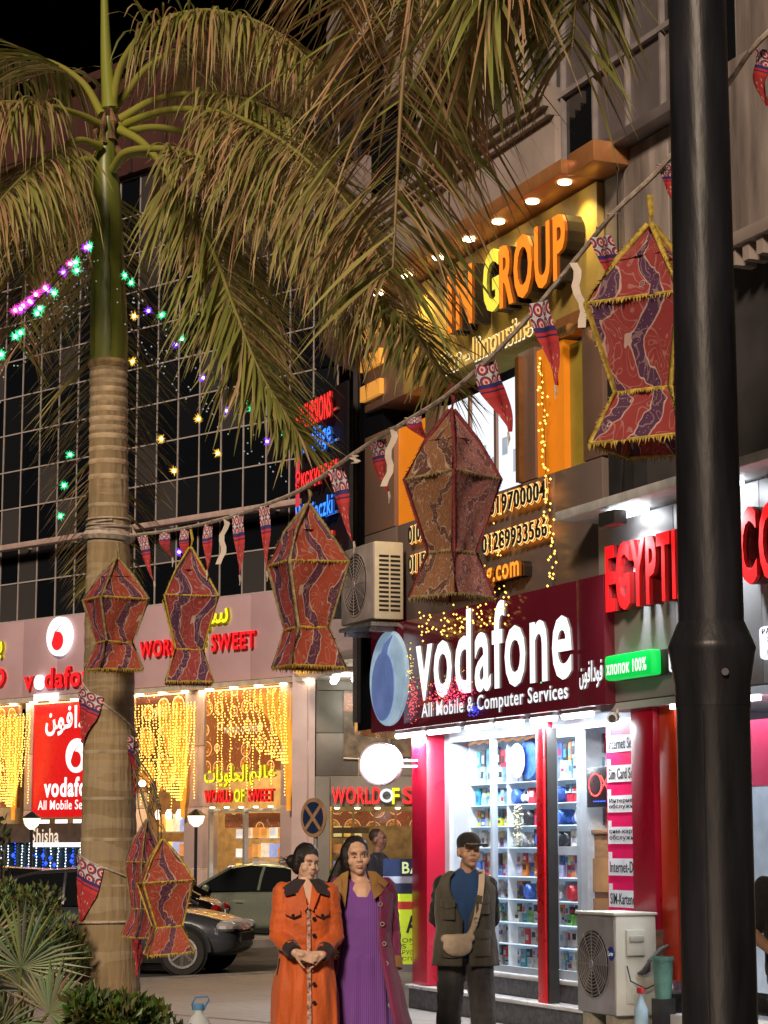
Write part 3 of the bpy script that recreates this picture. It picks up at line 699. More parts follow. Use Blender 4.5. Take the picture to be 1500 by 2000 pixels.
bx('sign_panel', M('sign_panel', (.012, .012, .016), .8, spec=.1), ex, -.08, 1.35, .06, .09, 4.7, 6.8)

# ================================================================== PHONE SHOP
PS = thing('phone_shop', 'brightly lit phone shop with red pillars and stocked glass front', 'shop', RL, RA)
redpl = M('red_pillar_paint', (.5, .008, .035), .3, var=.14, scale=1.2); redor = M('red_orange_paint', (.8, .06, .015), .35, var=.1, scale=1.2)
marb = M('white_marble', (.7, .7, .7), .3, var=.15, scale=3); dgr = M('dark_granite', (.09, .09, .1), .45, var=.4, scale=20)
bx('pillar', redpl, PS, 0, .38, 0, .35, .24, 2.8, bevel=.006)
bx('pillar', redpl, PS, 4.65, 5.03, 0, .34, .95, 2.8, bevel=.006); bx('pillar_flank', redor, PS, 5.04, 5.3, .05, .4, .55, 2.8, bevel=.006)
bx('red_post', M('red_post_paint', (.72, .012, .02), .3, var=.1), PS, 2.92, 3.07, -.03, .07, .23, 2.8, bevel=.004); bx('post_backing', M('black_rubber', (.02, .02, .02), .6), PS, 3.075, 3.11, -.01, .09, .23, 2.7)
bx('plinth', dgr, PS, -.04, 5.4, -.02, .4, 0, .2); bx('tread', marb, PS, -.06, 5.42, -.06, .22, .2, .235, bevel=.006)
bx('riser', dgr, PS, .36, 4.64, .16, .6, .236, .4); bx('upper_sill', marb, PS, .36, 4.64, .12, .6, .4, .44, bevel=.006)
wal = M('shop_white_wall', (.55, .58, .62), .5, var=.06)
bx('side_wall', wal, PS, .385, .5, .2, 3, .44, 2.8); bx('rear_wall', wal, PS, .5, 4.64, 3, 3.1, .44, 2.8); bx('far_side_wall', wal, PS, 4.66, 4.76, .36, 3, .44, 2.8)
bx('floor', M('shop_tile', (.5, .5, .52), .25), PS, .5, 4.64, .6, 3, .40, .44); bx('ceiling', wal, PS, .1, 4.9, -.0, 3, 2.8, 2.86)
blu = M('blue_white_aluminium', (.55, .65, .75), .35, metal=.3, var=.08)
for a in (.42, 1.42): bx('glazing_bar', blu, PS, a, a + .05, .22, .28, .44, 2.72)
bx('glazing_head', blu, PS, .38, 4.64, .2, .3, 2.68, 2.8); bx('glazing_foot', blu, PS, .38, 3.4, .22, .28, .44, .5)
gl = glassmat('clear_glass', (.97, .985, 1), .015)
bx('shop_pane', gl, PS, .47, 2.7, .245, .253, .5, 2.68)
dr = bx('sliding_door', gl, PS, 2.86, 3.35, .2, .208, .53, 2.6)
for a in (2.78, 3.33): bx('door_stile', blu, dr, a, a + .075, .17, .23, .44, 2.68)
for z in (.44, 1.55, 2.62): bx('door_rail', blu, dr, 2.856, 3.33, .175, .225, z, z + .08)
# shelving behind the glass
SZ = [2.254, 2.039, 1.829, 1.62, 1.342, 1.124, .902, .696, .47]
shl = glow('lit_shelf_edge', (.85, .95, 1), .9); shelf_m = M('white_shelf', (.8, .84, .88), .3, emit=(.6, .8, 1), es=.12)
SH = thing('shelving_unit', 'white backlit shelving unit behind the phone shop glass', 'shelf', RL, RA)
bx('back_panel', M('shelf_back', (.72, .8, .9), .5, var=.05, emit=(.45, .68, 1), es=.28), SH, .52, 3.04, .82, .85, .46, 2.72)
for a in (.5, 1.39, 2.3, 3.02): bx('upright', shelf_m, SH, a, a + .022, .42, .82, .46, 2.72)
for z in SZ: bx('shelf_board', shelf_m, SH, .52, 3.02, .43, .82, z - .010, z); bx('shelf_edge', shl, SH, .545, 3.01, .415, .428, z - .009, z - .002)
MB().tube([(.56 + k * .073, .4 + .01 * (k % 2), 2.66 + .012 * (k % 3)) for k in range(30)], .014, 5).build('tinsel_strip', glow('tinsel', (1, .45, .2), .6), SH)
area('shelf_lamp', (1.65, .34, 2.66), (math.radians(-20), 0, 0), 2.2, .08, 3.2, (.8, .9, 1), PS)
area('shop_ceiling_lamp', (2.6, 1.6, 2.75), (0, 0, 0), 2.5, 1.6, 26, (.85, .93, 1), PS)
# goods: every packet stands on its shelf by itself
random.seed(21)
PALC = {'white': (.8, .83, .86), 'pale blue': (.4, .62, .82), 'blue': (.06, .16, .6), 'grey': (.35, .38, .42), 'black': (.03, .03, .035), 'red': (.65, .04, .06), 'orange': (.8, .25, .05), 'yellow': (.85, .75, .05), 'purple': (.3, .1, .35), 'teal': (.05, .4, .55), 'green': (.2, .6, .15), 'lilac': (.55, .5, .85), 'silver': (.6, .62, .65)}
def pmat(c): return M('pack_' + c.replace(' ', '_'), PALC[c], .35, var=.3, scale=18)
rowkit = [[('tall box', ['pale blue', 'grey', 'white', 'pale blue', 'purple'])], [('blister card', ['pale blue', 'teal', 'white', 'grey', 'pale blue'])], [('box', ['grey', 'white', 'yellow', 'blue', 'pale blue'])], [('box', ['pale blue', 'purple', 'white', 'teal', 'grey'])],
          [('phone case', ['lilac', 'red', 'orange', 'pale blue', 'blue'])], [('blister card', ['white', 'purple', 'grey', 'white', 'teal'])], [('box', ['silver', 'white', 'teal', 'green', 'white'])], [('tall box', ['white', 'silver', 'red', 'grey', 'white'])], [('tall box', ['white', 'pale blue', 'teal', 'white', 'silver'])]]
tops = [2.66] + SZ[:-1]
ROWN = ['top', 'second', 'third', 'fourth', 'fifth', 'sixth', 'seventh', 'eighth', 'bottom']
def put(name, kind, colr, me, u, y, z, row, idx, bay):
    W = RF.w(u, y); o = mobj(name, me, None, None, (W.x, W.y, z)); o.rotation_euler = (0, 0, RA)
    tag(o, '%s %s, %s from left on %s shelf, %s bay' % (colr, kind, ORD[idx], ROWN[row], bay), kind.split()[-1], 'phone accessories on the shop shelves'); return o
for r in range(9):
    gap = tops[r] - SZ[r] - .03
    for bay, (a, c) in (('left', (.56, 1.37)), ('middle', (1.45, 2.28)), ('right', (2.36, 3.0))):
        u = a; idx = 0
        while u < c - .06:
            kind, cl = rowkit[r][0]; colr = random.choice(cl); hh = gap * random.uniform(.8, 1.0); wd = random.uniform(.055, .125)
            if bay != 'left' and r in (1, 2, 3, 5): kind = random.choice(['speaker', 'speaker', 'headphone set', 'box']); colr = random.choice(['black', 'red', 'blue', 'grey', 'white', 'black', 'silver']); wd = .13
            if u + wd > c: break
            if kind == 'speaker':
                rr_ = min(.075, gap * .42); me = MB().lathe([(rr_ * .8, -.09), (rr_, -.07), (rr_, .07), (rr_ * .8, .09)], 14, (wd / 2, 0, rr_), 'y').mesh('speaker', True, 40); nm = 'speaker'
            elif kind == 'headphone set':
                m = MB().tube([(wd / 2 + .055 * math.cos(k * PI / 10), 0, gap * .35 + .07 * math.sin(k * PI / 10)) for k in range(11)], .01, 6); m.ell((wd / 2 - .05, 0, gap * .3), (.03, .035, .045)).ell((wd / 2 + .05, 0, gap * .3), (.03, .035, .045)); me = m.mesh('headphones', True, 60); nm = 'headphone_set'
            else:
                m = MB(); dp = .03 if kind in ('blister card', 'phone case') else random.uniform(.06, .12); m.box(0, wd, -.04, -.04 + dp, 0, hh); me = m.mesh('packet'); nm = {'tall box': 'accessory_box', 'box': 'accessory_box', 'blister card': 'blister_card', 'phone case': 'phone_case'}[kind]
            me.materials.append(pmat(colr)); o = put(nm, kind, colr, me, u, .52 + random.uniform(-.02, .03), SZ[r] + .001, r, idx, bay)
            if nm in ('accessory_box', 'blister_card', 'phone_case'):
                lc_ = random.choice(['black', 'blue', 'white', 'pale blue', 'red', 'black', 'grey'])
                hz = random.uniform(.2, .5) * hh; bx('printed_label', pmat(lc_), o, wd * .2, wd * .8, -.0425, -.04, hz, hz + hh * random.uniform(.15, .4))
                if gap > .19 or random.random() < .45:      # a second, smaller packet stacked on top of it or clipped above
                    lo = hh * random.uniform(.48, .6)
                    for v_ in me.vertices:
                        if v_.co.z > 1e-4: v_.co.z = lo
                    for c_ in o.children:
                        for v_ in c_.data.vertices: v_.co.z *= lo / hh
                    cu = random.choice(['white', 'white', 'pale blue', 'pale blue', 'grey', 'silver', 'black', 'blue', 'teal', 'red', 'orange', 'yellow', 'lilac']); h2 = (gap - lo) * random.uniform(.7, .97); w2 = wd * random.uniform(.75, 1.0)
                    m2 = MB().box(0, w2, -.04, -.04 + dp * .8, 0, h2).mesh('packet'); m2.materials.append(pmat(cu)); o2 = put('accessory_box', 'small stacked box', cu, m2, u, .53, SZ[r] + .002 + lo, r, idx, bay)
                    bx('printed_label', pmat(random.choice(['black', 'blue', 'white', 'red', 'yellow', 'teal'])), o2, w2 * .15, w2 * .7, -.0425, -.04, h2 * .2, h2 * .65)
            u += wd + random.uniform(.004, .014); idx += 1
W = RF.w(1.62, .4); t = thing('toy_ball_box', 'large blue and white round packet on the top shelf behind the red post', 'packet', (W.x, W.y, SZ[0] + .002), RA)
MB().lathe([(.19, -.03), (.21, 0), (.19, .05)], 24, (.26, .04, .21), 'y').build('disc', pmat('blue'), t, smooth=True); MB().lathe([(.17, -.05), (.15, -.06)], 24, (.1, .02, .2), 'y').build('face', pmat('white'), t, smooth=True)
W = RF.w(1.75, .36); t = thing('flower_sprig', 'cream artificial flower sprig against the shelves left of the red post', 'flower', (W.x, W.y, 1.63), RA); m = MB()
for k in range(90):
    a = random.uniform(0, 6.28); rr_ = random.uniform(0, .09); m.octa((rr_ * math.cos(a), rr_ * math.sin(a) * .3, random.uniform(0, .4)), random.uniform(.008, .018))
m.build('petals', M('cream_petal', (.85, .78, .5), .7), t)['kind'] = 'stuff'; MB().tube([(0, 0, -.01), (.01, 0, .38)], .004, 5).build('stem', pmat('green'), t)
# counter and things seen through the door
uc = RF.uz(1146, 1600, .5)[0]; W = RF.w(uc, .5); t = thing('shop_counter', 'brown wooden counter inside the phone shop door', 'counter', (W.x, W.y, .44), RA); wood = M('counter_wood', (.33, .17, .07), .4, var=.3, scale=3, stretch=(1, 1, 8))
bx('body', wood, t, .02, .9, 0, .4, 0, 1.3); bx('top', wood, t, .0, .92, -.03, .42, 1.3, 1.34, bevel=.008)
for z in (.05, .42, .78): bx('drawer', M('counter_wood2', (.42, .22, .09), .4, var=.3, scale=3), t, .06, .5, -.02, 0, z, z + .3)
us, zs_ = RF.uz(1146, 1577, .4); W = RF.w(us, .4); t = thing('open_sign', 'black led open sign glowing red inside the phone shop', 'sign', (W.x, W.y, zs_), RA)
bx('panel', M('black_panel', (.01, .01, .012), .3), t, 0, .5, 0, .03, 0, .36, bevel=.008); rdl = glow('led_red', (1, .05, .04), 2.2)
m = MB(); 
for k in range(34): a = 2 * PI * k / 34; m.octa((.19 + .12 * math.cos(a), -.012, .2 + .1 * math.sin(a)), .009)
for k in range(12): m.octa((.27 + .014 * k, -.012, .12 + .013 * k), .008); m.octa((.3 + .012 * k, -.012, .28 - .012 * k), .008)
m.build('led_dots', rdl, t)['kind'] = 'stuff'
m = MB()
for k in range(8): m.octa((.16 + .03 * k, -.012, .05), .007)
m.build('blue_dots', lb_, t)['kind'] = 'stuff'
# a wall rack of cables and packs at the rear
W = RF.w(uc + .5, .35); t = thing('pack_rack', 'white rack of hanging packs inside the phone shop door', 'rack', (W.x, W.y, .44), RA)
bx('rack_panel', shelf_m, t, -.47, 1.1, .3, .33, 1.36, 2.28)
for r in range(4):
    for c in range(9): q = random.choice(list(PALC)); bx('hanging_pack', pmat(q), t, -.45 + c * .14, -.34 + c * .14, .24, .28, 1.38 + r * .22, 1.56 + r * .22)
for k in range(3): MB().tube([(.3 + .25 * k + .1 * math.cos(a * .5), .15, 1.8 + .2 * math.sin(a * .5)) for a in range(10)], .012, 5).build('cable', pmat('white'), t)
# service list panel
W = RF.w(3.98, .14); SP = thing('service_panel', 'pink and white vertical service list panel beside the red pillar', 'sign', (W.x, W.y, 0), RA)
pinkp = M('magenta_print', (.75, .01, .12), .4, var=.05, emit=(.8, .01, .12), es=.2); wpr = M('white_print', (.78, .8, .84), .4, emit=(.8, .85, .95), es=.25); ink = M('black_ink', (.02, .02, .025), .6)
bx('panel', pinkp, SP, -.02, .66, 0, .03, .44, 2.68)
rows_ = [('Internet Service', 2.44), ('Sim Card Service', 2.18), ('Интернет\nобслуживан', 1.92), ('сим-карта\nобслуживан', 1.65), ('Internet-Dienst', 1.38), ('SIM-Kartendienst', 1.11), ('Maintenance of\nMobile Phones', .84)]
for s_, z in rows_:
    lb = bx('label_strip', wpr, SP, .0, .655, -.006, -.001, z, z + .145); letters(lb, s_, .03, z + .025, .6, .095, -.008, ink, .003, .004, split=False, name='lettering'); bx('label_notch', wpr, SP, .0, .06, -.005, -.001, z + .146, z + .2)
# maroon brand sign board
W = RF.w(.33); VS = thing('brand_sign', 'large maroon phone shop sign with white brand name and round blue emblem', 'sign', (W.x, W.y, 0), RA)
n = newmat('maroon_face'); co = n.co(); n.l(n.mix(n.noise(co, .9, 2), (.05, .006, .012), (.11, .012, .02)), n.b.inputs['Base Color']); n.b.inputs['Roughness'].default_value = .18
n.b.inputs['Emission Color'].default_value = (.25, .01, .03, 1); n.b.inputs['Emission Strength'].default_value = .12; n.m.cycles.emission_sampling = 'NONE'; maroon = n.m
for a, c in ((-1.1, -.22), (-.215, 3.64), (3.645, 4.14)): bx('face_panel', maroon, VS, a, c, -.14, .1, 2.83, 3.95, bevel=.004)
letters(VS, 'vodafone', .15, 3.09, 3.42, .84, -.15, glow('white_brand', (1, 1, 1), 1.25), .02, .018)
letters(VS, 'All Mobile & Computer Services', .28, 2.875, 3.2, .19, -.15, glow('white_brand2', (.9, .95, 1), 1.0), .012, .014)
letters(VS, ARV, 3.7, 2.98, .42, .24, -.15, glow('white_brand2', (.9, .95, 1), 1.0), .01, .01, split=False)
em = MB().lathe([(.5, 0), (.5, -.03), (.48, -.04)], 40, (-.56, -.14, 3.38), 'y').build('emblem_disc', M('emblem_blue', (.42, .6, .78), .35, var=.35, scale=4, emit=(.4, .62, .85), es=.4), VS)
pts = []
for k in range(24): a = PI * .38 + k / 23 * PI * 1.25; pts.append((-.56 + .46 * math.cos(a), 3.38 + .46 * math.sin(a)))
for k in range(24): a = PI * 1.55 - k / 23 * PI * 1.02; pts.append((-.52 - .16 + .30 * math.cos(a) + .1, 3.3 + .36 * math.sin(a)))
MB().prism([(-.56 - .1 + .3 * math.cos(2 * PI * k / 28), 3.3 + .36 * math.sin(2 * PI * k / 28)) for k in range(28)], -.192, -.181).build('emblem_comma', M('emblem_dark', (.15, .22, .5), .35, var=.3, scale=4, emit=(.15, .25, .6), es=.35), VS)
MB().prism([(-.78, 3.45), (-.74, 3.6), (-.62, 3.74), (-.4, 3.82), (-.52, 3.7), (-.58, 3.55), (-.56, 3.4)], -.194, -.183).build('emblem_tail', M('emblem_dark', (.15, .22, .5), .35), VS)
random.seed(31)
t = rsign('sparkle_reflections', 'red and pink glowing dots as light reflections under the brand name', -.16, .38); t['category'] = 'fairy lights'  # glowing dots stand in for street lights mirrored in the glossy sign
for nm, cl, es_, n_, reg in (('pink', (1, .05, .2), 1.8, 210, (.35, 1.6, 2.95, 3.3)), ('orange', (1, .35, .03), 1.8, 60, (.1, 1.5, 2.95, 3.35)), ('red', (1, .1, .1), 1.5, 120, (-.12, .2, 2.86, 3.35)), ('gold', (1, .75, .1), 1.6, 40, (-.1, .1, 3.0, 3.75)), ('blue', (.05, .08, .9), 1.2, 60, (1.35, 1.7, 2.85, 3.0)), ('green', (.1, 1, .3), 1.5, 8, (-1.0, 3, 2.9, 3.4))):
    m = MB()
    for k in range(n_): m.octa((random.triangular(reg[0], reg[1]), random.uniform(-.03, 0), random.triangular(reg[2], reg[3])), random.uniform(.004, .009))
    m.build(nm + '_bulbs', glow('sparkle_' + nm, cl, es_), t)['kind'] = 'stuff'  # dots standing in for mirrored street lights, not real bulbs
W = RF.w(0, 0)
tubem = glow('tube_white', (.95, .98, 1), 7)
TUB = [(-.33, .0), (.05, .35), (1.42, 1.95), (2.1, 2.62), (2.85, 3.3), (3.47, 4.0), (.5, 1.2)]
for i, (a, c) in enumerate(TUB):
    Wp = RF.w((a + c) / 2, -.02); hl = (c - a) / 2
    nm_ = ['leftmost', 'second', 'fourth', 'fifth', 'sixth', 'rightmost', 'third'][i]
    t = thing('sign_tube_lamp', '%s white tube lamp under the maroon phone shop sign' % nm_, 'lamp', (Wp.x, Wp.y, 2.83), RA, 'white tube lamps under the sign')
    bx('lamp_base', M('white_plastic', (.75, .75, .75), .4), t, -hl - .02, hl + .02, -.03, .03, -.03, 0); MB().tube([(-hl, 0, -.05), (hl, 0, -.05)], .03, 10).build('tube', tubem, t, smooth=True)
    area('tube_light', (0, 0, -.09), (0, 0, 0), 2 * hl, .08, 30, (.88, .94, 1), t)
# round blank light box on an arm
p = V(744, 1492, 23.0); t = thing('round_light_box', 'round glowing white light box on an arm left of the red pillar', 'sign', (p.x, p.y, p.z), math.radians(-14))
MB().lathe([(.20, .06), (.205, -.06)], 32, (0, 0, 0), 'y').build('face', glow('box_white', (1, .96, 1), 1.5), t, smooth=True); MB().lathe([(.205, .065), (.222, .065), (.222, -.07), (.205, -.07)], 32, (0, 0, 0), 'y', True).build('rim', M('pink_rim', (.7, .55, .6), .4), t, smooth=True)
for z in (-.04, .02): bx('arm', M('pale_arm', (.6, .58, .62), .4), t, .215, .40, -.02, .02, z, z + .025)
# bazaar board left of the pillar
p = G(752, 1892, .34); W = RF.w(-.12, .4)
BZ = thing('bazaar_board', 'navy and lime bazaar board standing left of the red pillar', 'sign', (W.x - .62, W.y + .05, 0), math.radians(-4))
navy = M('navy_print', (.015, .03, .09), .4); lime = M('lime_print', (.55, .75, .03), .4, emit=(.6, .8, .05), es=.3); rdp = M('red_stripe', (.65, .06, .05), .4); gy = M('pale_blue_stripe', (.45, .5, .65), .4)
for nm, mt, z0, z1 in (('lower_panel', lime, .42, .98), ('red_stripe', rdp, .98, 1.06), ('lime_stripe', lime, 1.06, 1.14), ('dark_stripe', navy, 1.14, 1.25), ('pale_stripe', gy, 1.25, 1.32), ('header', navy, 1.32, 1.5)): bx(nm, mt, BZ, 0, .56, 0, .04, z0, z1)
bx('foot_panel', M('board_foot', (.2, .2, .24), .5), BZ, 0, .56, .0, .04, .34, .42)
for a in (.03, .5): bx('leg', M('board_foot', (.2, .2, .24), .5), BZ, a, a + .04, .01, .04, 0, .34)
cr = glow('pale_green_letter', (.75, .9, .45), .6); letters(BZ, 'BAZAAR', .2, 1.35, .62, .12, -.004, cr, .006, .02); letters(BZ, 'A TEA', .24, .74, .5, .18, -.004, ink, .006, .03)
for s_, z in (('ON - SO', .64), ('S TEA -', .58), ('РУС- СУВЕ', .52), ('СПЕЦИИ-', .45)): letters(BZ, s_, .2, z, .34, .045, -.004, ink, .004, .0, split=False)
# security cameras, wires
W = RF.w(4.5, -.02); t = thing('security_camera', 'small white security camera beside the right end of the maroon sign', 'camera', (W.x, W.y, 2.72), RA)
MB().tube([(0, -.05, 0), (.16, -.16, -.02)], .045, 12).build('body', M('white_plastic', (.75, .75, .75), .4), t, smooth=True); MB().tube([(.16, -.16, -.02), (.175, -.17, -.022)], .03, 12).build('lens', M('black_glass', (.01, .01, .01), .1), t); MB().tube([(0, 0, .08), (0, -.05, 0)], .015, 8).build('bracket', M('white_plastic', (.75, .75, .75), .4), t)

# ================================================================== AIR CONDITIONERS
def aircon(name, label, u0, u1, y0, y1, z0, z1, badge, fm, sm, vents):
    W = RF.w(u0, y0); t = thing(name, label, 'air conditioner', (W.x, W.y, z0), RA); w_, d_, h = u1 - u0, y1 - y0, z1 - z0
    bx('casing', sm, t, 0, w_, .012, d_, 0, h, bevel=.015); bx('front_panel', fm, t, .01, w_ - .012, 0, .011, .01, h - .01, bevel=.004)
    cx, cz, r = w_ * .45, h * .5, min(w_ * .43, h * .42)
    MB().lathe([(r, -.004), (r, -.01), (r * .96, -.01), (r * .96, -.004)], 32, (cx, 0, cz), 'y', True).build('fan_ring', fm, t)
    MB().lathe([(r * .95, -.001), (r * .95, -.003)], 32, (cx, 0, cz), 'y').build('fan_recess', M('fan_dark', (.03, .028, .026), .6), t)
    fa = MB()
    for k in range(5):
        a = 2 * PI * k / 5; fa.q((cx, -.004, cz), (cx + r * .85 * math.cos(a), -.006, cz + r * .85 * math.sin(a)), (cx + r * .9 * math.cos(a + .4), -.004, cz + r * .9 * math.sin(a + .4)), (cx + r * .8 * math.cos(a + .75), -.004, cz + r * .8 * math.sin(a + .75)))
    fa.build('fan_blades', M('fan_blade', (.12, .11, .1), .5), t)
    for k in range(1, 10): rr_ = r * k / 10; MB().lathe([(rr_ - .003, -.014), (rr_ + .003, -.014), (rr_ + .003, -.02), (rr_ - .003, -.02)], 28, (cx, 0, cz), 'y', True).build('guard_ring', fm, t)
    for k in range(6): a = PI * k / 6; MB().tube([(cx - r * math.cos(a), -.02, cz - r * math.sin(a)), (cx + r * math.cos(a), -.02, cz + r * math.sin(a))], .003, 4).build('guard_spoke', fm, t)
    MB().lathe([(r * .13, -.02), (r * .12, -.03)], 16, (cx, 0, cz), 'y').build('hub', fm, t)
    if badge:
        MB().lathe([(.055, -.001), (.055, -.008)], 24, (w_ * .92, 0, h * .62), 'y').build('badge', M('badge_blue', (.02, .05, .3), .3), t); letters(t, 'Carrier', w_ * .92 - .045, h * .62 - .018, .09, .035, -.01, glow('badge_white', (.9, .9, .95), .5), .003, .002, split=False, name='badge_lettering')
    if vents:
        for k in range(13):
            zz = h * .1 + k * h * .058
            for j in range(2): bx('vent_slot', M('vent_dark', (.015, .012, .01), .7), t, w_ - .004, w_ + .003, .06 + j * .13, .17 + j * .13, zz, zz + h * .03)
    return t, w_, d_, h
greyf = M('ac_grey', (.36, .35, .36), .4, metal=.3, var=.15, scale=4); cre = M('ac_cream', (.72, .66, .5), .45, var=.12, scale=3); crw = M('ac_white', (.68, .68, .6), .4, var=.1, scale=3)
t, w_, d_, h = aircon('wall_air_conditioner', 'beige air conditioner on the wall left of the maroon sign', -.95, -.02, -.42, -.08, 3.98, 4.8, False, M('ac_pinkgrey', (.42, .37, .37), .4, metal=.2, var=.2, scale=4), cre, True)
bx('bracket', M('galvanised', (.5, .52, .54), .3, metal=.8), t, .02, w_, -.03, d_, -.07, -.03); bx('bracket_arm', M('galvanised', (.5, .52, .54), .3, metal=.8), t, .1, .16, 0, .42, -.12, -.075); bx('bracket_arm', M('galvanised', (.5, .52, .54), .3, metal=.8), t, w_ - .16, w_ - .1, 0, .42, -.12, -.075)
t, w_, d_, h = aircon('floor_air_conditioner', 'white air conditioner standing on blocks before the right pillar', 4.42, 5.08, -.42, -.03, .27, 1.07, True, greyf, crw, False)
bx('valve_cover', crw, t, w_, w_ + .03, .1, .27, h * .6, h * .86, bevel=.01); bx('handle_recess', M('ac_shadow', (.5, .5, .46), .5), t, w_ + .03, w_ + .045, .12, .25, h * .74, h * .8, bevel=.006)
bx('pressed_panel', M('ac_white2', (.64, .64, .57), .45, var=.1), t, w_, w_ + .008, .1, .27, h * .12, h * .36, bevel=.01); bx('top_lid', crw, t, -.01, w_ + .012, -.012, d_ + .01, h, h + .025, bevel=.008)
for k in range(3): MB().tube([(w_ + .02, .2 + k * .03, h * .42), (w_ + .06, .22 + k * .03, h * .45), (w_ + .09, .27, h * .55), (w_ + .08, .38, h * .66), (w_ + .03, .5, h * .7)], .012 + .006 * (k == 1), 8).build('pipe', M('pipe_grey', (.12, .12, .12), .6), t, smooth=True)
MB().tube([(w_ + .02, .1, h * .5), (w_ + .04, .12, h * .35), (w_ + .06, .25, h * .27), (w_ + .05, .36, h * .32), (w_ + .03, .4, h * .5)], .006, 6).build('cable', M('black_wire', (.02, .02, .02), .6), t, smooth=True)
for a in (.06, w_ - .2): bx('block', M('concrete_block', (.4, .36, .28), .85, var=.3), t, a, a + .14, .02, d_ - .02, -.27, 0)

# ================================================================== COTTON SHOP
CS = thing('cotton_shop', 'silver fronted cotton shop with lit window right of the lamp post', 'shop', RL, RA)
silv = M('silver_cladding', (.48, .46, .47), .4, metal=.35, var=.1, scale=1.2)
for k in range(4): bx('fascia_panel', silv, CS, 4.2 + k * 1.3, 5.495 + k * 1.3, -.04, .3, 2.85, 4.42, bevel=.006)
bx('fascia_tray', M('white_tray', (.7, .72, .74), .4), CS, 4.12, 9.4, -.42, .3, 4.44, 4.52, bevel=.006)
for u in (5.05, 6.52, 7.9): 
    f_ = bx('flood_lamp', M('flood_black', (.03, .03, .03), .5), CS, u - .14, u + .14, -.42, -.3, 4.28, 4.40, bevel=.01); bx('lamp_glass', glow('flood_white', (.9, .97, 1), 7), f_, u - .2, u + .2, -.3, -.12, 4.385, 4.42)
    spot('flood_light', (u, -.36, 4.27), (math.radians(30), 0, 0), 170, (.86, .95, 1), 2.3, .9, .08, CS)
bx('soffit', wal, CS, 4.2, 9.4, -.04, 1.5, 2.78, 2.84)
area('soffit_lamp', (6.9, .25, 2.76), (0, 0, 0), 2.2, .4, 40, (.93, .96, 1), CS)
for k in range(3): bx('soffit_tube', tubem, CS, 5.35 + k * .75, 5.85 + k * .75, -.02, .06, 2.74, 2.778)
bx('white_pillar', M('white_pillar', (.72, .7, .64), .5, var=.08), CS, 5.42, 5.75, .0, .4, .3, 2.78, bevel=.006); bx('pillar_foot', marb, CS, 5.3, 6.3, -.1, .5, .0, .3)
bx('step', dgr, CS, 5.8, 9.4, -.1, .5, 0, .22); bx('step_tread', marb, CS, 5.8, 9.4, -.12, .5, .22, .26)
bx('rear_wall', wal, CS, 5.3, 9.4, 1.5, 1.6, 0, 2.8); bx('shop_floor', marb, CS, 5.8, 9.4, .5, 1.5, .2, .24)
bx('shop_pane', glassmat('cotton_glass', (.93, .96, 1), .03), CS, 5.8, 9.0, .25, .26, .3, 2.7)
pst_ = bx('red_print', M('cotton_red', (.62, .03, .09), .4, var=.1, emit=(.7, .03, .1), es=.3), CS, 5.85, 8.6, .3, .32, 2.1, 2.62)
letters(pst_, 'COTTON', 6.98, 2.2, 1.2, .16, .295, glow('white_letter', (1, .98, 1), 1.15), .006, .02)
for dx, dz in ((0, 0), (.07, .05), (-.07, .05), (0, .1)): MB().ell((6.78 + dx, .29, 2.38 + dz), (.06, .02, .055)).build('cotton_boll', M('cotton_white', (.8, .8, .82), .8), pst_)
ts = bx('shirt_print', M('pale_print', (.6, .65, .72), .5, emit=(.6, .68, .75), es=.3), CS, 5.85, 8.6, .3, .32, .5, 2.09)
MB().prism([(6.45, 1.0), (6.4, 1.65), (6.52, 1.85), (6.8, 1.92), (7.1, 1.92), (7.35, 1.8), (7.4, 1.0)], .285, .3).build('shirt_shape', M('charcoal_shirt', (.06, .06, .07), .7, var=.2), ts)
letters(ts, 'NAVIA', 6.72, 1.5, .3, .07, .28, glow('print_white', (.8, .8, .8), .4), .004, .004, split=False, name='lettering')
t = rsign('cotton_sign', 'huge red block letters on the silver fascia behind the lamp post')
rb = glow('red_big_letter', (1, .01, .012), 1.0); rs = M('red_side', (.12, .005, .006), .4)
letters(t, 'EGYPTIAN', 4.22, 3.6, 1.72, .58, -.14, rb, .05, .025); letters(t, 'EGYPTIAN', 4.24, 3.6, 1.72, .58, -.08, rs, .1, .03, name='letter_return')
letters(t, 'COTTON', 6.36, 3.6, 1.7, .6, -.14, rb, .05, .025); letters(t, 'COTTON', 6.38, 3.6, 1.7, .6, -.08, rs, .1, .03, name='letter_return')
t = rsign('green_sign', 'small glowing green sign reading cotton hundred percent in russian', du=.42); bx('face', glow('green_face', (.0, .62, .08), .9), t, 4.14, 4.94, -.2, -.08, 3.02, 3.23, bevel=.03); bx('box_side', blk, t, 4.2, 5.05, -.1, -.04, 3.02, 3.23, bevel=.02)
letters(t, 'хлопок 100%', 4.2, 3.06, .68, .11, -.205, wh, .004, .008, split=False)
wf = glow('white_face', (.92, .94, 1), .95)
t = rsign('pictogram_sign', 'small white cotton plant pictogram sign left of the lamp post collar'); bx('face', wf, t, 5.2, 5.72, -.14, -.05, 3.02, 3.25, bevel=.03)
for k in range(5): MB().tube([(5.38, -.145, 3.14), (5.38 + .06 * math.cos(PI * k / 4), -.145, 3.14 + .07 * math.sin(PI * k / 4))], .012, 6).build('leaf_mark', ink, t)
letters(t, 'MAKO', 5.26, 3.045, .3, .045, -.142, ink, .003, .004, split=False)
t = rsign('arrows_sign', 'small white sign with four outward arrows right of the lamp post collar'); bx('face', wf, t, 6.56, 7.2, -.14, -.05, 3.02, 3.27, bevel=.03)
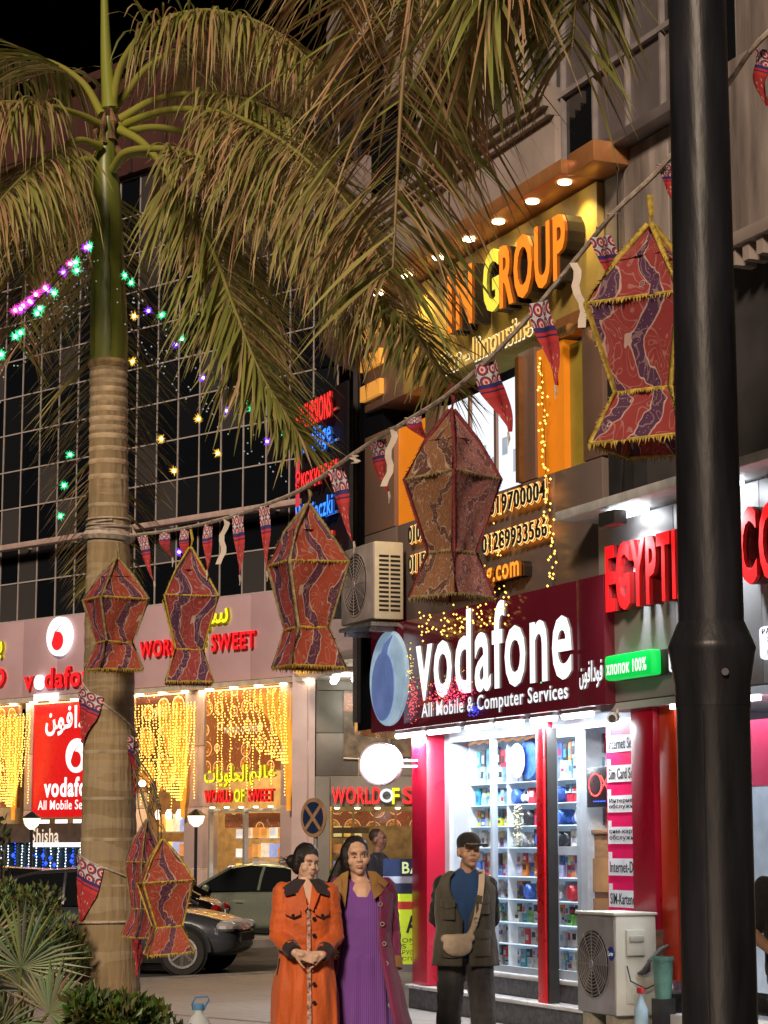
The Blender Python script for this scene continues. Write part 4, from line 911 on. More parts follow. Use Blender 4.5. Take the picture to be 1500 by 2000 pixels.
for sx in (-1, 1):
    for sz in (-1, 1):
        c = (6.8, 3.115); MB().tube([(c[0] + sx * .02, -.145, c[1] + sz * .015), (c[0] + sx * .085, -.145, c[1] + sz * .06)], .008, 6).build('arrow_shaft', ink, t); MB().tube([(c[0] + sx * .04, -.145, c[1] + sz * .065), (c[0] + sx * .09, -.145, c[1] + sz * .064), (c[0] + sx * .09, -.145, c[1] + sz * .03)], .008, 6).build('arrow_head', ink, t)
letters(t, 'РАЗМЕРЫ', 6.62, 3.21, .45, .04, -.142, ink, .003, .004, split=False)
# bucket and bottle by the pillar
W = RF.w(5.33, -.12); t = thing('green_bucket', 'translucent green plastic bucket behind the white air conditioner', 'bucket', (W.x, W.y, 0), RA)
bg_ = M('green_plastic', (.13, .3, .26), .3, var=.3); MB().lathe([(.065, .42), (.085, .72), (.092, .72), (.092, .75), (.082, .75), (.06, .43)], 18, (0, 0, 0)).build('body', bg_, t, smooth=True); bx('stand', M('dark_post', (.02, .02, .025), .4), t, -.07, .07, -.07, .07, 0, .42)
W = RF.w(5.5, -.42); t = thing('spray_bottle', 'clear spray bottle with red trigger right of the white air conditioner', 'bottle', (W.x, W.y, .235), RA)
MB().lathe([(.05, 0), (.055, .02), (.055, .12), (.02, .2), (.02, .24)], 14).build('body', M('blue_clear', (.4, .6, .75), .15), t, smooth=True); MB().box(-.05, .03, -.015, .015, .24, .29).build('trigger', M('trigger_red', (.7, .05, .05), .4), t, bevel=.008)
bx('stand', M('concrete_block', (.4, .36, .28), .85), t, -.07, .07, -.07, .07, -.235, 0)
# ================================================================== PALMS
def attr_leaf(name, rough=.5, trans=.25, sheen=0.):
    n = newmat(name); a = n.n('Attribute', attribute_name='Col')
    n.l(a.outputs['Color'], n.b.inputs['Base Color']); n.b.inputs['Roughness'].default_value = rough; n.b.inputs['Specular IOR Level'].default_value = .3
    tr = n.n('BsdfTranslucent'); n.l(a.outputs['Color'], tr.inputs[0]); ms = n.n('MixShader'); ms.inputs[0].default_value = trans
    n.l(n.b.outputs[0], ms.inputs[1]); n.l(tr.outputs[0], ms.inputs[2]); n.l(ms.outputs[0], n.t.nodes['Material Output'].inputs[0]); return n.m
LEAF = attr_leaf('palm_leaflet')
RACH = attr_leaf('palm_rachis', .45, 0)
def catmull(P, n):
    P = [Vector(p) for p in P]; P = [P[0] * 2 - P[1]] + P + [P[-1] * 2 - P[-2]]; out = []
    segs = len(P) - 3
    for k in range(n + 1):
        t = k / n * segs; i = min(int(t), segs - 1); f = t - i; a, b, c, d = P[i:i + 4]
        out.append(.5 * ((2 * b) + (c - a) * f + (2 * a - 5 * b + 4 * c - d) * f * f + (3 * b - a - 3 * c + d) * f ** 3))
    return out
GREEN, OLIVE, TAN, BROWN = (.25, .28, .07), (.36, .33, .11), (.54, .40, .21), (.42, .25, .13)
def frond(parent, P, L=.62, droop=1.0, n=120, dens=1.65, r0=.034, dry=.35, t0=.33, width=.026, spread=.85, rcol=((.26, .27, .05), (.22, .2, .07)), curl=.4, rnd=None, grav=1.0, fwd=(.4, .85)):
    rnd = rnd or random
    n = int(n * dens); L = L * 1.2; droop *= .8; dry = min(.75, dry + .12); C = catmull(P, 40); m = MB(); rad = [r0 * (1 - .88 * (k / 40) ** .8) for k in range(41)]
    m.tube(C, rad, 8); m.c = [tuple(rcol[0][q] + (rcol[1][q] - rcol[0][q]) * (i // 8) / 40 for q in range(3)) for i in range(len(m.v))]
    ra = m.build('rachis', RACH, parent, smooth=True, ang=60)
    lm = MB(); lm.c = []
    for k in range(n):
        f = t0 + (1 - t0) * (k + rnd.random() * .6) / n; x = f * 40; i = min(int(x), 39); q = x - i
        p = C[i].lerp(C[i + 1], q); tg = (C[min(i + 2, 40)] - C[max(i - 1, 0)]).normalized()
        side = tg.cross(Vector((0, 0, 1)))
        if side.length < .15: side = Vector((1, 0, 0)) - tg * tg.x
        side.normalize(); upv = side.cross(tg).normalized()
        for sg_ in (-1, 1):
            if rnd.random() < .06: continue
            plum = rnd.uniform(-.5, .5)                    # royal palm leaflets leave in several planes
            d0 = (side * sg_ * spread * math.cos(plum) + upv * (math.sin(plum) * .8) + tg * rnd.uniform(*fwd)).normalized()
            ln = L * max(.5, math.sin(PI * (.12 + .86 * f)) ** .5) * rnd.uniform(.75, 1.12); wd = width * rnd.uniform(.7, 1.25)
            isdry = rnd.random() < dry; c = BROWN if isdry and rnd.random() < .45 else TAN if isdry else (GREEN if rnd.random() < .5 else OLIVE)
            j = rnd.uniform(.7, 1.3); c = tuple(v * j for v in c)
            pt = p.copy(); dd = d0.copy(); wv = dd.cross(Vector((rnd.uniform(-.4, .4), rnd.uniform(-.4, .4), 1))).normalized(); S = 5; base = len(lm.v)
            g = droop * grav * rnd.uniform(.6, 1.4) * (1.5 if isdry else 1)
            cu = Vector((rnd.uniform(-1, 1), rnd.uniform(-1, 1), 0)) * curl * (1.6 if isdry else .7)
            for s_ in range(S + 1):
                e = s_ / S; ww = wd * (.45 + 1.1 * e if e < .35 else .835 * (1 - ((e - .35) / .65) ** 1.5) + .05) * (.6 if isdry else 1)
                lm.v.append(tuple(pt - wv * ww * .5)); lm.v.append(tuple(pt + wv * ww * .5)); lm.c += [c, c] if s_ < S - 1 else [tuple(v * 1.1 + .03 for v in c)] * 2
                dd = (dd + (Vector((0, 0, -1)) * g + cu * .3) * .22).normalized(); pt = pt + dd * (ln / S)
                wv = (wv + Vector((rnd.uniform(-.2, .2), rnd.uniform(-.2, .2), rnd.uniform(-.2, .2)))).normalized()
                wv = (wv - dd * wv.dot(dd)).normalized()
            for s_ in range(S): a = base + 2 * s_; lm.f.append((a, a + 1, a + 3, a + 2))
    me = lm.mesh('leaflets', True); o = mobj('leaflets', me, LEAF, ra); o['kind'] = 'stuff'
    return ra
PD = 14.6
def PV(px, py, d): return V(px, py, d)
base = V(210, 1655, PD); PX, PY = base.x, base.y
PT = thing('palm_tree', 'tall palm with ringed trunk, green crownshaft and drooping fronds', 'palm', (0, 0, 0))
prof = [(2300, 70, 205), (1990, 66, 208), (1900, 62, 210), (1750, 56, 212), (1600, 53, 213), (1500, 51, 213), (1300, 49, 213), (1180, 46, 212), (1100, 43, 212), (1000, 40, 212), (900, 38.5, 212), (800, 37.5, 212), (715, 37, 212)]
def trunk_rings(pr, seg=28, wob=.004):
    rr = []; cs = []
    for (py, hw, cx) in pr:
        p = V(cx, py, PD); r = hw / FPX * PD * 1.0; cs.append((p, r))
    return cs
cs = trunk_rings(prof); C = []; R_ = []
for i in range(len(cs) - 1):
    (p, r), (q, s_) = cs[i], cs[i + 1]
    for k in range(12): f = k / 12; C.append(p.lerp(q, f)); R_.append(r + (s_ - r) * f)
C.append(cs[-1][0]); R_.append(cs[-1][1])
def ringpts(c, r, seg=28): return [(c.x + r * math.cos(2 * PI * j / seg), c.y + r * math.sin(2 * PI * j / seg), c.z) for j in range(seg)]
n = newmat('palm_bark'); co = n.co(); mp = n.n('Mapping'); mp.inputs['Scale'].default_value = (26, 26, 2.2); n.l(co, mp.inputs[0])
fib = n.noise(mp.outputs[0], 1.0, 6); bl_ = n.noise(co, 1.7, 5); mp2 = n.n('Mapping'); mp2.inputs['Scale'].default_value = (1.2, 1.2, 9); n.l(co, mp2.inputs[0]); hb = n.noise(mp2.outputs[0], 1.0, 4)
c = n.mix(n.math('MULTIPLY_ADD', fib, 1.6, -.3), (.21, .15, .08), (.46, .35, .19)); c = n.mix(n.math('MULTIPLY_ADD', bl_, 2.2, -.75), c, (.22, .17, .10)); c = n.mix(n.math('MULTIPLY', n.math('GREATER_THAN', hb, .58), .35), c, (.46, .39, .27))
n.l(c, n.b.inputs['Base Color']); n.b.inputs['Roughness'].default_value = .85; n.bump(n.math('ADD', n.math('MULTIPLY', fib, 1.6), hb), .9, .012); BARK = n.m
m = MB(); m.rings([ringpts(c_, r_ * (1 + .012 * math.sin(k * 1.9) + .008 * math.sin(k * .73)), 28) for k, (c_, r_) in enumerate(zip(C, R_))]); m.build('trunk', BARK, PT, smooth=True, ang=70)
scar = M('leaf_scar', (.52, .40, .26), .85, var=.25, scale=12, bump=.3)
yl = [718, 733, 748, 765, 783, 803, 822, 840, 856, 880, 905, 935, 990, 1060, 1130, 1210, 1300, 1385, 1470, 1560, 1640, 1730, 1800]
for k, y in enumerate(yl):
    i = min(range(len(C)), key=lambda q: abs(C[q].z - V(212, y, PD).z)); z = V(212, y, PD).z; c_ = C[i]; hh = .017 if k < 12 else .012
    pr = [(R_[i] * 1.006, -hh), (R_[i] * 1.028 if k < 12 else R_[i] * 1.014, -hh * .3), (R_[i] * 1.03 if k < 12 else R_[i] * 1.015, hh * .4), (R_[i] * 1.006, hh)]
    MB().lathe(pr, 28, (c_.x, c_.y, z)).build('leaf_scar_ring', scar if k < 12 else M('old_leaf_scar', (.42, .35, .24), .9, var=.3, scale=9), PT, smooth=True, ang=60)
MB().lathe([(V(249, 715, PD).x - V(212, 715, PD).x + .004, -.03), (V(249, 715, PD).x - V(212, 715, PD).x + .012, .0), (V(249, 715, PD).x - V(212, 715, PD).x + .002, .025)], 28, (C[-1].x, C[-1].y, C[-1].z + .01)).build('sheath_edge', M('dry_sheath_edge', (.34, .24, .11), .9, var=.4, scale=14, bump=.6), PT, smooth=True)
# crownshaft
pr = [(718, 36, 212), (700, 37, 212), (660, 38, 213), (600, 36.5, 212), (520, 33, 211), (450, 31, 210), (380, 28, 209), (330, 24, 207), (280, 18, 208), (230, 13, 212)]
n = newmat('crownshaft_green'); co = n.co(); mp = n.n('Mapping'); mp.inputs['Scale'].default_value = (14, 14, .8); n.l(co, mp.inputs[0]); s1 = n.noise(mp.outputs[0], 1.0, 4)
n.l(n.mix(n.math('MULTIPLY_ADD', s1, 2.4, -.8), (.10, .13, .025), (.27, .29, .04)), n.b.inputs['Base Color']); n.b.inputs['Roughness'].default_value = .38; n.bump(s1, .2, .006); CSG = n.m
cs = trunk_rings(pr); CC = catmull([a for a, _ in cs], 36); RR = [cs[min(int(k / 36 * 9), 9)][1] + (cs[min(int(k / 36 * 9) + 1, 9)][1] - cs[min(int(k / 36 * 9), 9)][1]) * ((k / 4) % 1) for k in range(37)]
MB().rings([ringpts(c_, r_, 28) for c_, r_ in zip(CC, RR)]).build('crownshaft', CSG, PT, smooth=True, ang=70)
for a_, y0_, y1_ in ((-1.35, 690, 420), (-.6, 640, 500), (-2.3, 700, 560)):
    sp_ = []
    for q in range(13):
        z_ = V(212, y0_ + (y1_ - y0_) * q / 12, PD).z; i_ = min(range(37), key=lambda k: abs(CC[k].z - z_)); aa = a_ + .03 * math.sin(q * 1.3); sp_.append((CC[i_].x + RR[i_] * 1.003 * math.cos(aa), CC[i_].y + RR[i_] * 1.003 * math.sin(aa), z_))
    MB().tube(sp_, .0035, 5).build('sheath_seam', M('sheath_seam', (.11, .09, .03), .8, var=.4, scale=30), PT)
sh = M('dry_sheath', (.25, .15, .07), .9, var=.4, scale=10, bump=.6)
for k in range(7):
    a = k * .9; c0 = V(208, 330 - k * 9, PD); MB().tube([c0 + Vector((.07 * math.cos(a), .07 * math.sin(a), 0)), c0 + Vector((.085 * math.cos(a), .085 * math.sin(a), .12)), c0 + Vector((.05 * math.cos(a), .05 * math.sin(a), .22))], [.03, .025, .008], 6).build('sheath_fibre', sh, PT, smooth=True)
rn = random.Random(4)
gy_ = ((.30, .31, .05), (.24, .21, .08)); tn_ = ((.22, .2, .06), (.26, .19, .09))
F_ = [
 ([(236, 232, 14.6), (300, 196, 14.5), (380, 183, 14.3), (480, 195, 14.0), (570, 240, 13.8), (640, 330, 13.6)], dict(L=.75, droop=1.2, n=95, t0=.42)),
 ([(222, 330, 14.5), (245, 298, 14.3), (300, 290, 14.1), (370, 300, 13.8), (470, 350, 13.3), (600, 450, 12.8), (720, 560, 12.4), (800, 640, 12.1), (880, 760, 11.8)], dict(L=.66, droop=.7, n=150, dry=.2, fwd=(.6, 1.1), t0=.3)),
 ([(232, 252, 14.6), (285, 285, 14.4), (345, 365, 14.1), (410, 480, 13.8), (460, 610, 13.5), (510, 730, 13.3), (585, 850, 13.1)], dict(L=.78, droop=.35, n=130, dry=.1, width=.028, fwd=(.8, 1.4), t0=.3)),
 ([(200, 246, 14.6), (150, 222, 14.4), (70, 203, 14.1), (-40, 205, 13.8), (-140, 260, 13.5)], dict(L=.7, droop=1.1, n=80, t0=.4)),
 ([(195, 285, 14.5), (150, 275, 14.3), (90, 310, 14.0), (20, 370, 13.7), (-60, 470, 13.4)], dict(L=.75, droop=1.1, n=95, dry=.3)),
 ([(205, 320, 14.75), (190, 300, 15.1), (185, 360, 15.5), (195, 520, 15.6), (205, 760, 15.5), (210, 980, 15.4), (200, 1130, 15.3)], dict(L=.70, droop=.55, n=140, dry=.3, spread=1.0)),
 ([(218, 210, 14.6), (240, 120, 14.5), (300, 50, 14.3), (400, 20, 14.0), (520, 50, 13.7), (620, 130, 13.4)], dict(L=.72, droop=1.5, n=100)),
 ([(200, 225, 14.7), (160, 160, 14.9), (90, 118, 15.2), (0, 112, 15.5), (-80, 150, 15.7)], dict(L=.6, droop=1.3, n=80, dry=.15)),
 ([(222, 215, 14.7), (290, 130, 15.1), (380, 90, 15.6), (500, 110, 16.0), (600, 190, 16.4)], dict(L=.75, droop=1.4, n=90, dry=.3)),
 ([(225, 320, 14.7), (270, 300, 15.1), (350, 330, 15.6), (440, 430, 16.0), (500, 560, 16.2), (540, 700, 16.3)], dict(L=.72, droop=1.1, n=100, dry=.55)),
 ([(195, 310, 14.75), (150, 320, 15.2), (90, 400, 15.6), (50, 520, 15.8), (40, 680, 15.9)], dict(L=.7, droop=.9, n=110, dry=.5)),
 ([(228, 262, 14.7), (320, 250, 14.9), (450, 290, 15.0), (560, 380, 15.0), (640, 520, 14.9), (690, 660, 14.8)], dict(L=.75, droop=1.3, n=110, dry=.55)),
 ([(226, 250, 14.7), (330, 215, 14.2), (450, 225, 13.6), (570, 290, 13.0), (680, 400, 12.5), (760, 540, 12.1)], dict(L=.78, droop=1.2, n=120, dry=.5, t0=.35)),
 ([(215, 210, 14.6), (207, 100, 14.55), (203, -60, 14.5), (200, -300, 14.45)], dict(L=.5, droop=.3, n=20, t0=.7, r0=.06, rcol=((.28, .32, .05), (.25, .3, .05)))),
]
for P, kw in F_: frond(PT, [PV(*p) for p in P], rnd=rn, rcol=kw.pop('rcol', gy_), **kw)
# second palm, its trunk stands to the right of the picture, its fronds hang into view
SP2 = thing('palm_tree', 'nearer palm whose brown and green fronds hang from the top of the picture', 'palm', (0, 0, 0))
tx, ty = 3.35, 10.6
TZ = 7.6
m = MB(); m.rings([ringpts(Vector((tx + .05 * math.sin(z), ty, z)), .2 - .008 * z, 20) for z in [k * .35 for k in range(17)]]); m.build('trunk', BARK, SP2, smooth=True)
m = MB(); m.rings([ringpts(Vector((tx, ty, 5.6 + k * .2)), .155 - .009 * k, 20) for k in range(11)]); m.build('crownshaft', CSG, SP2, smooth=True)
top = Vector((tx, ty, TZ))
G_ = [
 ([top, (2.5, 10.6, 8.5), (1.5, 10.4, 8.3), (.7, 10.2, 7.3), (.25, 10.0, 6.3), (.10, 9.9, 5.3), (.04, 9.85, 4.25)], dict(L=1.2, droop=.6, n=150, dry=.55, width=.036, spread=.75, r0=.05)),
 ([top, (2.7, 10.3, 8.6), (1.9, 9.9, 8.4), (1.3, 9.6, 7.4), (.95, 9.45, 6.2), (.84, 9.4, 5.15)], dict(L=1.0, droop=.8, n=110, dry=.12, width=.038, spread=.6, r0=.045)),
 ([top, (2.6, 10.9, 8.4), (1.6, 11.2, 8.1), (.9, 11.3, 7.2), (.5, 11.3, 6.2), (.32, 11.3, 5.6)], dict(L=1.15, droop=.6, n=130, dry=.35, width=.034, spread=.8)),
 ([top, (2.4, 10.2, 8.6), (1.3, 10.0, 8.6), (.3, 9.9, 7.7), (-.15, 9.85, 6.6), (-.28, 9.8, 5.6)], dict(L=1.1, droop=.8, n=120, dry=.6, width=.034, spread=.7)),
 ([top, (2.7, 10.0, 8.4), (1.9, 9.5, 8.0), (1.2, 9.2, 7.0), (.62, 9.1, 6.0), (.45, 9.1, 5.2)], dict(L=1.1, droop=.7, n=120, dry=.3, width=.036, spread=.6)),
 ([top, (3.9, 10.2, 8.3), (4.6, 9.8, 8.0), (5.3, 9.5, 7.2)], dict(L=.8, droop=1.2, n=60, dry=.2)),
 ([top, (3.5, 11.3, 8.4), (3.8, 12.2, 8.2), (4.0, 13.2, 7.4)], dict(L=.8, droop=1.2, n=60, dry=.2)),
]
for P, kw in G_: frond(SP2, P, rnd=rn, rcol=tn_, dens=2.1, **kw)

# ================================================================== PLANTER, SHRUBS, FAN PALM
pl = M('planter_stone', (.32, .28, .24), .8, var=.3, bump=.3)
t = thing('planter', 'low stone planter round the palm at the left', 'planter', (0, 0, 0))
for a, c, e, g in ((-4.2, -.98, 12.4, 12.6), (-4.2, -.98, 15.6, 15.8), (-1.18, -.98, 12.61, 15.59)): bx('planter_wall', pl, t, a, c, e, g, 0, .35, bevel=.01)
bx('soil', M('soil', (.06, .045, .03), .95, var=.4, bump=.8), t, -4.2, -1.19, 12.61, 15.59, 0, .3)
SHL = attr_leaf('shrub_leaf', .4, .2)
def shrub(label, c, r, n, ls, cols_, seed, name='shrub'):
    rd = random.Random(seed); t = thing(name, label, 'shrub', (c[0], c[1], .3)); c = Vector((0, 0, c[2] - .3)); m = MB(); st = MB()
    lumps = [(Vector((rd.uniform(-.7, .7) * r[0], rd.uniform(-.7, .7) * r[1], rd.uniform(-.6, .65) * r[2])), rd.uniform(.3, .5)) for _ in range(14)]
    for k in range(n):
        lc_, lr = rd.choice(lumps); v = Vector((rd.gauss(0, 1), rd.gauss(0, 1), rd.gauss(0, 1))).normalized() * (rd.random() ** .4) * lr
        p = c + lc_ + Vector((v.x * r[0], v.y * r[1], v.z * r[2]))
        d = (v + Vector((0, 0, .5)) + Vector((rd.uniform(-.6, .6),) * 3)).normalized(); s_ = d.cross(Vector((rd.uniform(-1, 1), rd.uniform(-1, 1), rd.uniform(-1, 1)))).normalized(); l = ls * rd.uniform(.7, 1.3)
        cl = tuple(x * rd.uniform(.6, 1.35) for x in rd.choice(cols_)); nn = d.cross(s_) * l * .12
        i = len(m.v); m.v += [tuple(p), tuple(p + d * l * .5 + s_ * l * .24 + nn), tuple(p + d * l), tuple(p + d * l * .5 - s_ * l * .24 + nn)]; m.f += [(i, i + 1, i + 2), (i, i + 2, i + 3)]; m.c += [cl] * 4
    o = mobj('foliage', m.mesh('foliage'), SHL, t); o['kind'] = 'stuff'
    for lc_, lr in lumps: st.tube([Vector((lc_.x * .15, lc_.y * .15, 0)), c * .5 + lc_ * .4, c + lc_], [.014, .009, .004], 5)
    st.build('stems', M('twig', (.1, .075, .05), .9), t); return t
gA = [(.12, .17, .05), (.17, .22, .07), (.07, .11, .035)]
p = V(28, 1830, 14.0); shrub('fine leaved dark hedge shrub behind the fan palm', (p.x, p.y, p.z), (.42, .4, .34), 4200, .042, gA, 1)
p = V(-45, 1790, 15.0); shrub('taller hedge shrub cut by the left edge', (p.x, p.y, p.z + .0), (.3, .3, .3), 1600, .045, gA, 2)
p = V(215, 1985, 13.0); shrub('low glossy shrub in front of the palm base', (p.x, p.y, p.z - .05), (.34, .25, .2), 2000, .065, [(.09, .14, .03), (.05, .09, .02), (.13, .17, .05)], 3)
p = V(335, 2010, 12.7); shrub('tiny shrub sprig beside the water bottle', (p.x, p.y, p.z - .08), (.09, .09, .13), 130, .06, [(.08, .13, .03), (.05, .09, .02)], 4)
p = V(0, 1640, 16.5); shrub('thin leafy branch at the left edge above the hedge', (p.x, p.y, p.z), (.1, .1, .3), 90, .07, [(.08, .09, .03), (.05, .06, .02)], 9)
FANM = attr_leaf('fan_leaf', .4, .2)
def fan_palm(c, seed):
    rd = random.Random(seed); t = thing('fan_palm', 'small fan palm with spiky radiating leaves at the lower left', 'palm', (c.x, c.y, .3)); z0 = c.z - .3
    hubs = [(.03, -.1, .20, .15, .0, 1.05), (-.22, -.05, .28, -.5, .3, .9), (.20, -.12, -.06, .75, -.2, .8), (-.06, -.22, -.14, .1, .9, .9), (-.36, .05, .05, -.9, 0, .85), (-.2, -.25, -.22, -.4, 1.0, .8), (.05, .15, .05, .3, -.5, .8)]
    for hx, hy, hz, ax, ay, sc in hubs:
        h = Vector((hx, hy, z0 + hz)); ax_ = Vector((ax, -.35 + ay * -.4, .75)).normalized(); sd = ax_.cross(Vector((0, -1, .2))).normalized(); nn = sd.cross(ax_)
        MB().tube([Vector((0, 0, 0)), Vector((h.x * .4, h.y * .4, h.z * .6)), h], [.014, .011, .009], 6).build('petiole', M('petiole_green', (.14, .17, .05), .5), t, smooth=True)
        m = MB(); N_ = 34
        for k in range(N_):
            a = -2.0 + 4.0 * k / (N_ - 1); d = (ax_ * math.cos(a) + sd * math.sin(a) + nn * rd.uniform(-.12, .12)).normalized(); l = .46 * sc * (1 - .18 * abs(a) / 2) * rd.uniform(.9, 1.08); s_ = d.cross(nn).normalized()
            cl = tuple(x * rd.uniform(.75, 1.3) for x in (.27, .33, .19)); tip = h + d * l + Vector((0, 0, -.05 * rd.random())); i = len(m.v); wd = .011
            m.v += [tuple(h), tuple(h + d * l * .55 - s_ * wd), tuple(tip), tuple(h + d * l * .55 + s_ * wd), tuple(h + d * l * .55 + nn * .008)]; m.c += [cl] * 5; m.f += [(i, i + 1, i + 4), (i + 1, i + 2, i + 4), (i + 4, i + 2, i + 3), (i, i + 4, i + 3)]
        mobj('fan_leaf', m.mesh('fan_leaf'), FANM, t)
fan_palm(V(35, 1955, 13.2), 5)
# water bottle on the planter wall
p = V(388, 1990, 13.2); t = thing('water_bottle', 'large clear water bottle with blue handle on the planter wall', 'bottle', (-1.10, 13.2, .35)); 
zt = V(388, 1948, 13.2).z - .35; k_ = zt / .40
cl_ = M('clear_plastic', (.55, .62, .66), .08, var=.0, spec=.8); MB().lathe([(r * .95, z * k_) for r, z in ((.075, 0), (.085, .01), (.085, .05), (.08, .06), (.085, .07), (.085, .14), (.08, .15), (.085, .16), (.083, .22), (.06, .28), (.028, .31), (.026, .33))], 24).build('body', cl_, t, smooth=True)
MB().lathe([(.03, .33 * k_), (.032, .34 * k_), (.032, .36 * k_), (.028, .365 * k_)], 16).build('cap', M('cap_blue', (.1, .3, .55), .4), t, smooth=True); hb_ = M('handle_blue', (.06, .22, .5), .4)
MB().tube([(-.035, 0, .325 * k_), (-.04, 0, .36 * k_), (-.02, 0, .40 * k_), (.05, 0, .405 * k_), (.06, 0, .385 * k_), (.035, 0, .345 * k_), (.03, 0, .325 * k_)], .006, 6).build('handle', hb_, t, smooth=True)
t.location.x = p.x
# ================================================================== FABRIC LANTERNS, BUNTING
def khayamiya(name, base, band, line, warp=.55, freq=2.1, dens=1.0, amt=.35):
    n = newmat(name); uv = n.co('UV'); s_ = n.sep(uv); u, v = s_[0], s_[1]
    fld = n.noise(uv, 2.6 * dens, 1.5, 1.6); fr1 = n.math('FRACT', n.math('MULTIPLY', fld, 9.0)); ln = n.math('LESS_THAN', n.math('ABSOLUTE', n.math('SUBTRACT', fr1, .5)), .075)
    f = n.math('SINE', n.math('MULTIPLY', n.math('ADD', n.math('ADD', n.math('MULTIPLY', u, freq), n.math('MULTIPLY', n.math('SINE', n.math('MULTIPLY', v, 8.5)), warp * .4)), n.math('MULTIPLY', fld, warp * 1.2)), 6.283))
    bandm = n.math('GREATER_THAN', f, .45); el_ = n.math('LESS_THAN', n.math('ABSOLUTE', n.math('SUBTRACT', f, .45)), .10)
    vd = n.vor(uv, 4.2, rnd=.85); ros = n.math('LESS_THAN', vd, .12); rl_ = n.math('LESS_THAN', n.math('ABSOLUTE', n.math('SUBTRACT', vd, .12)), .012); rl2 = n.math('LESS_THAN', n.math('ABSOLUTE', n.math('SUBTRACT', vd, .06)), .010)
    v3 = n.vor(uv, 34); dots = n.math('LESS_THAN', v3, .17)
    c = n.mix(bandm, base, band); c = n.mix(n.math('MULTIPLY', dots, n.math('MULTIPLY', bandm, .6)), c, line); c = n.mix(n.math('MULTIPLY', ln, amt), c, line); c = n.mix(el_, c, line)
    c = n.mix(ros, c, band); c = n.mix(n.math('MULTIPLY', ros, dots), c, line); c = n.mix(n.math('MAXIMUM', rl_, rl2), c, line)
    cloth = n.noise(n.co(), 60, 2); c = n.mix(n.math('MULTIPLY', cloth, .25), c, (.05, .02, .02)); n.l(c, n.b.inputs['Base Color']); n.b.inputs['Roughness'].default_value = .8
    tr = n.n('BsdfTranslucent'); n.l(c, tr.inputs[0]); ms = n.n('MixShader'); ms.inputs[0].default_value = .3; n.l(n.b.outputs[0], ms.inputs[1]); n.l(tr.outputs[0], ms.inputs[2]); n.l(ms.outputs[0], n.t.nodes['Material Output'].inputs[0])
    n.bump(n.noise(n.co(), 22, 3), .35, .01); return n.m
FR = khayamiya('red_tent_fabric', (.44, .065, .065), (.12, .045, .12), (.76, .54, .48))
FO = khayamiya('orange_tent_fabric', (.54, .10, .055), (.16, .05, .11), (.8, .58, .46))
FB = khayamiya('brown_tent_fabric', (.36, .17, .08), (.16, .07, .06), (.66, .50, .36), .9, 1.4, 1.3, .5)
FG = khayamiya('rose_tent_fabric', (.46, .17, .16), (.26, .10, .12), (.72, .54, .50), 1.3, 2.2, 2.6, .8)
gold = M('gold_fringe', (.55, .40, .07), .7, var=.35, scale=40); wine = M('wine_fringe', (.2, .03, .035), .8, var=.3, scale=40); khaki = M('khaki_fringe', (.33, .26, .12), .8, var=.35, scale=40)
random.seed(13)
LPR = [(0, .07), (.13, .30), (.36, 1.0), (.40, 1.0), (.79, .55), (1.0, .86)]
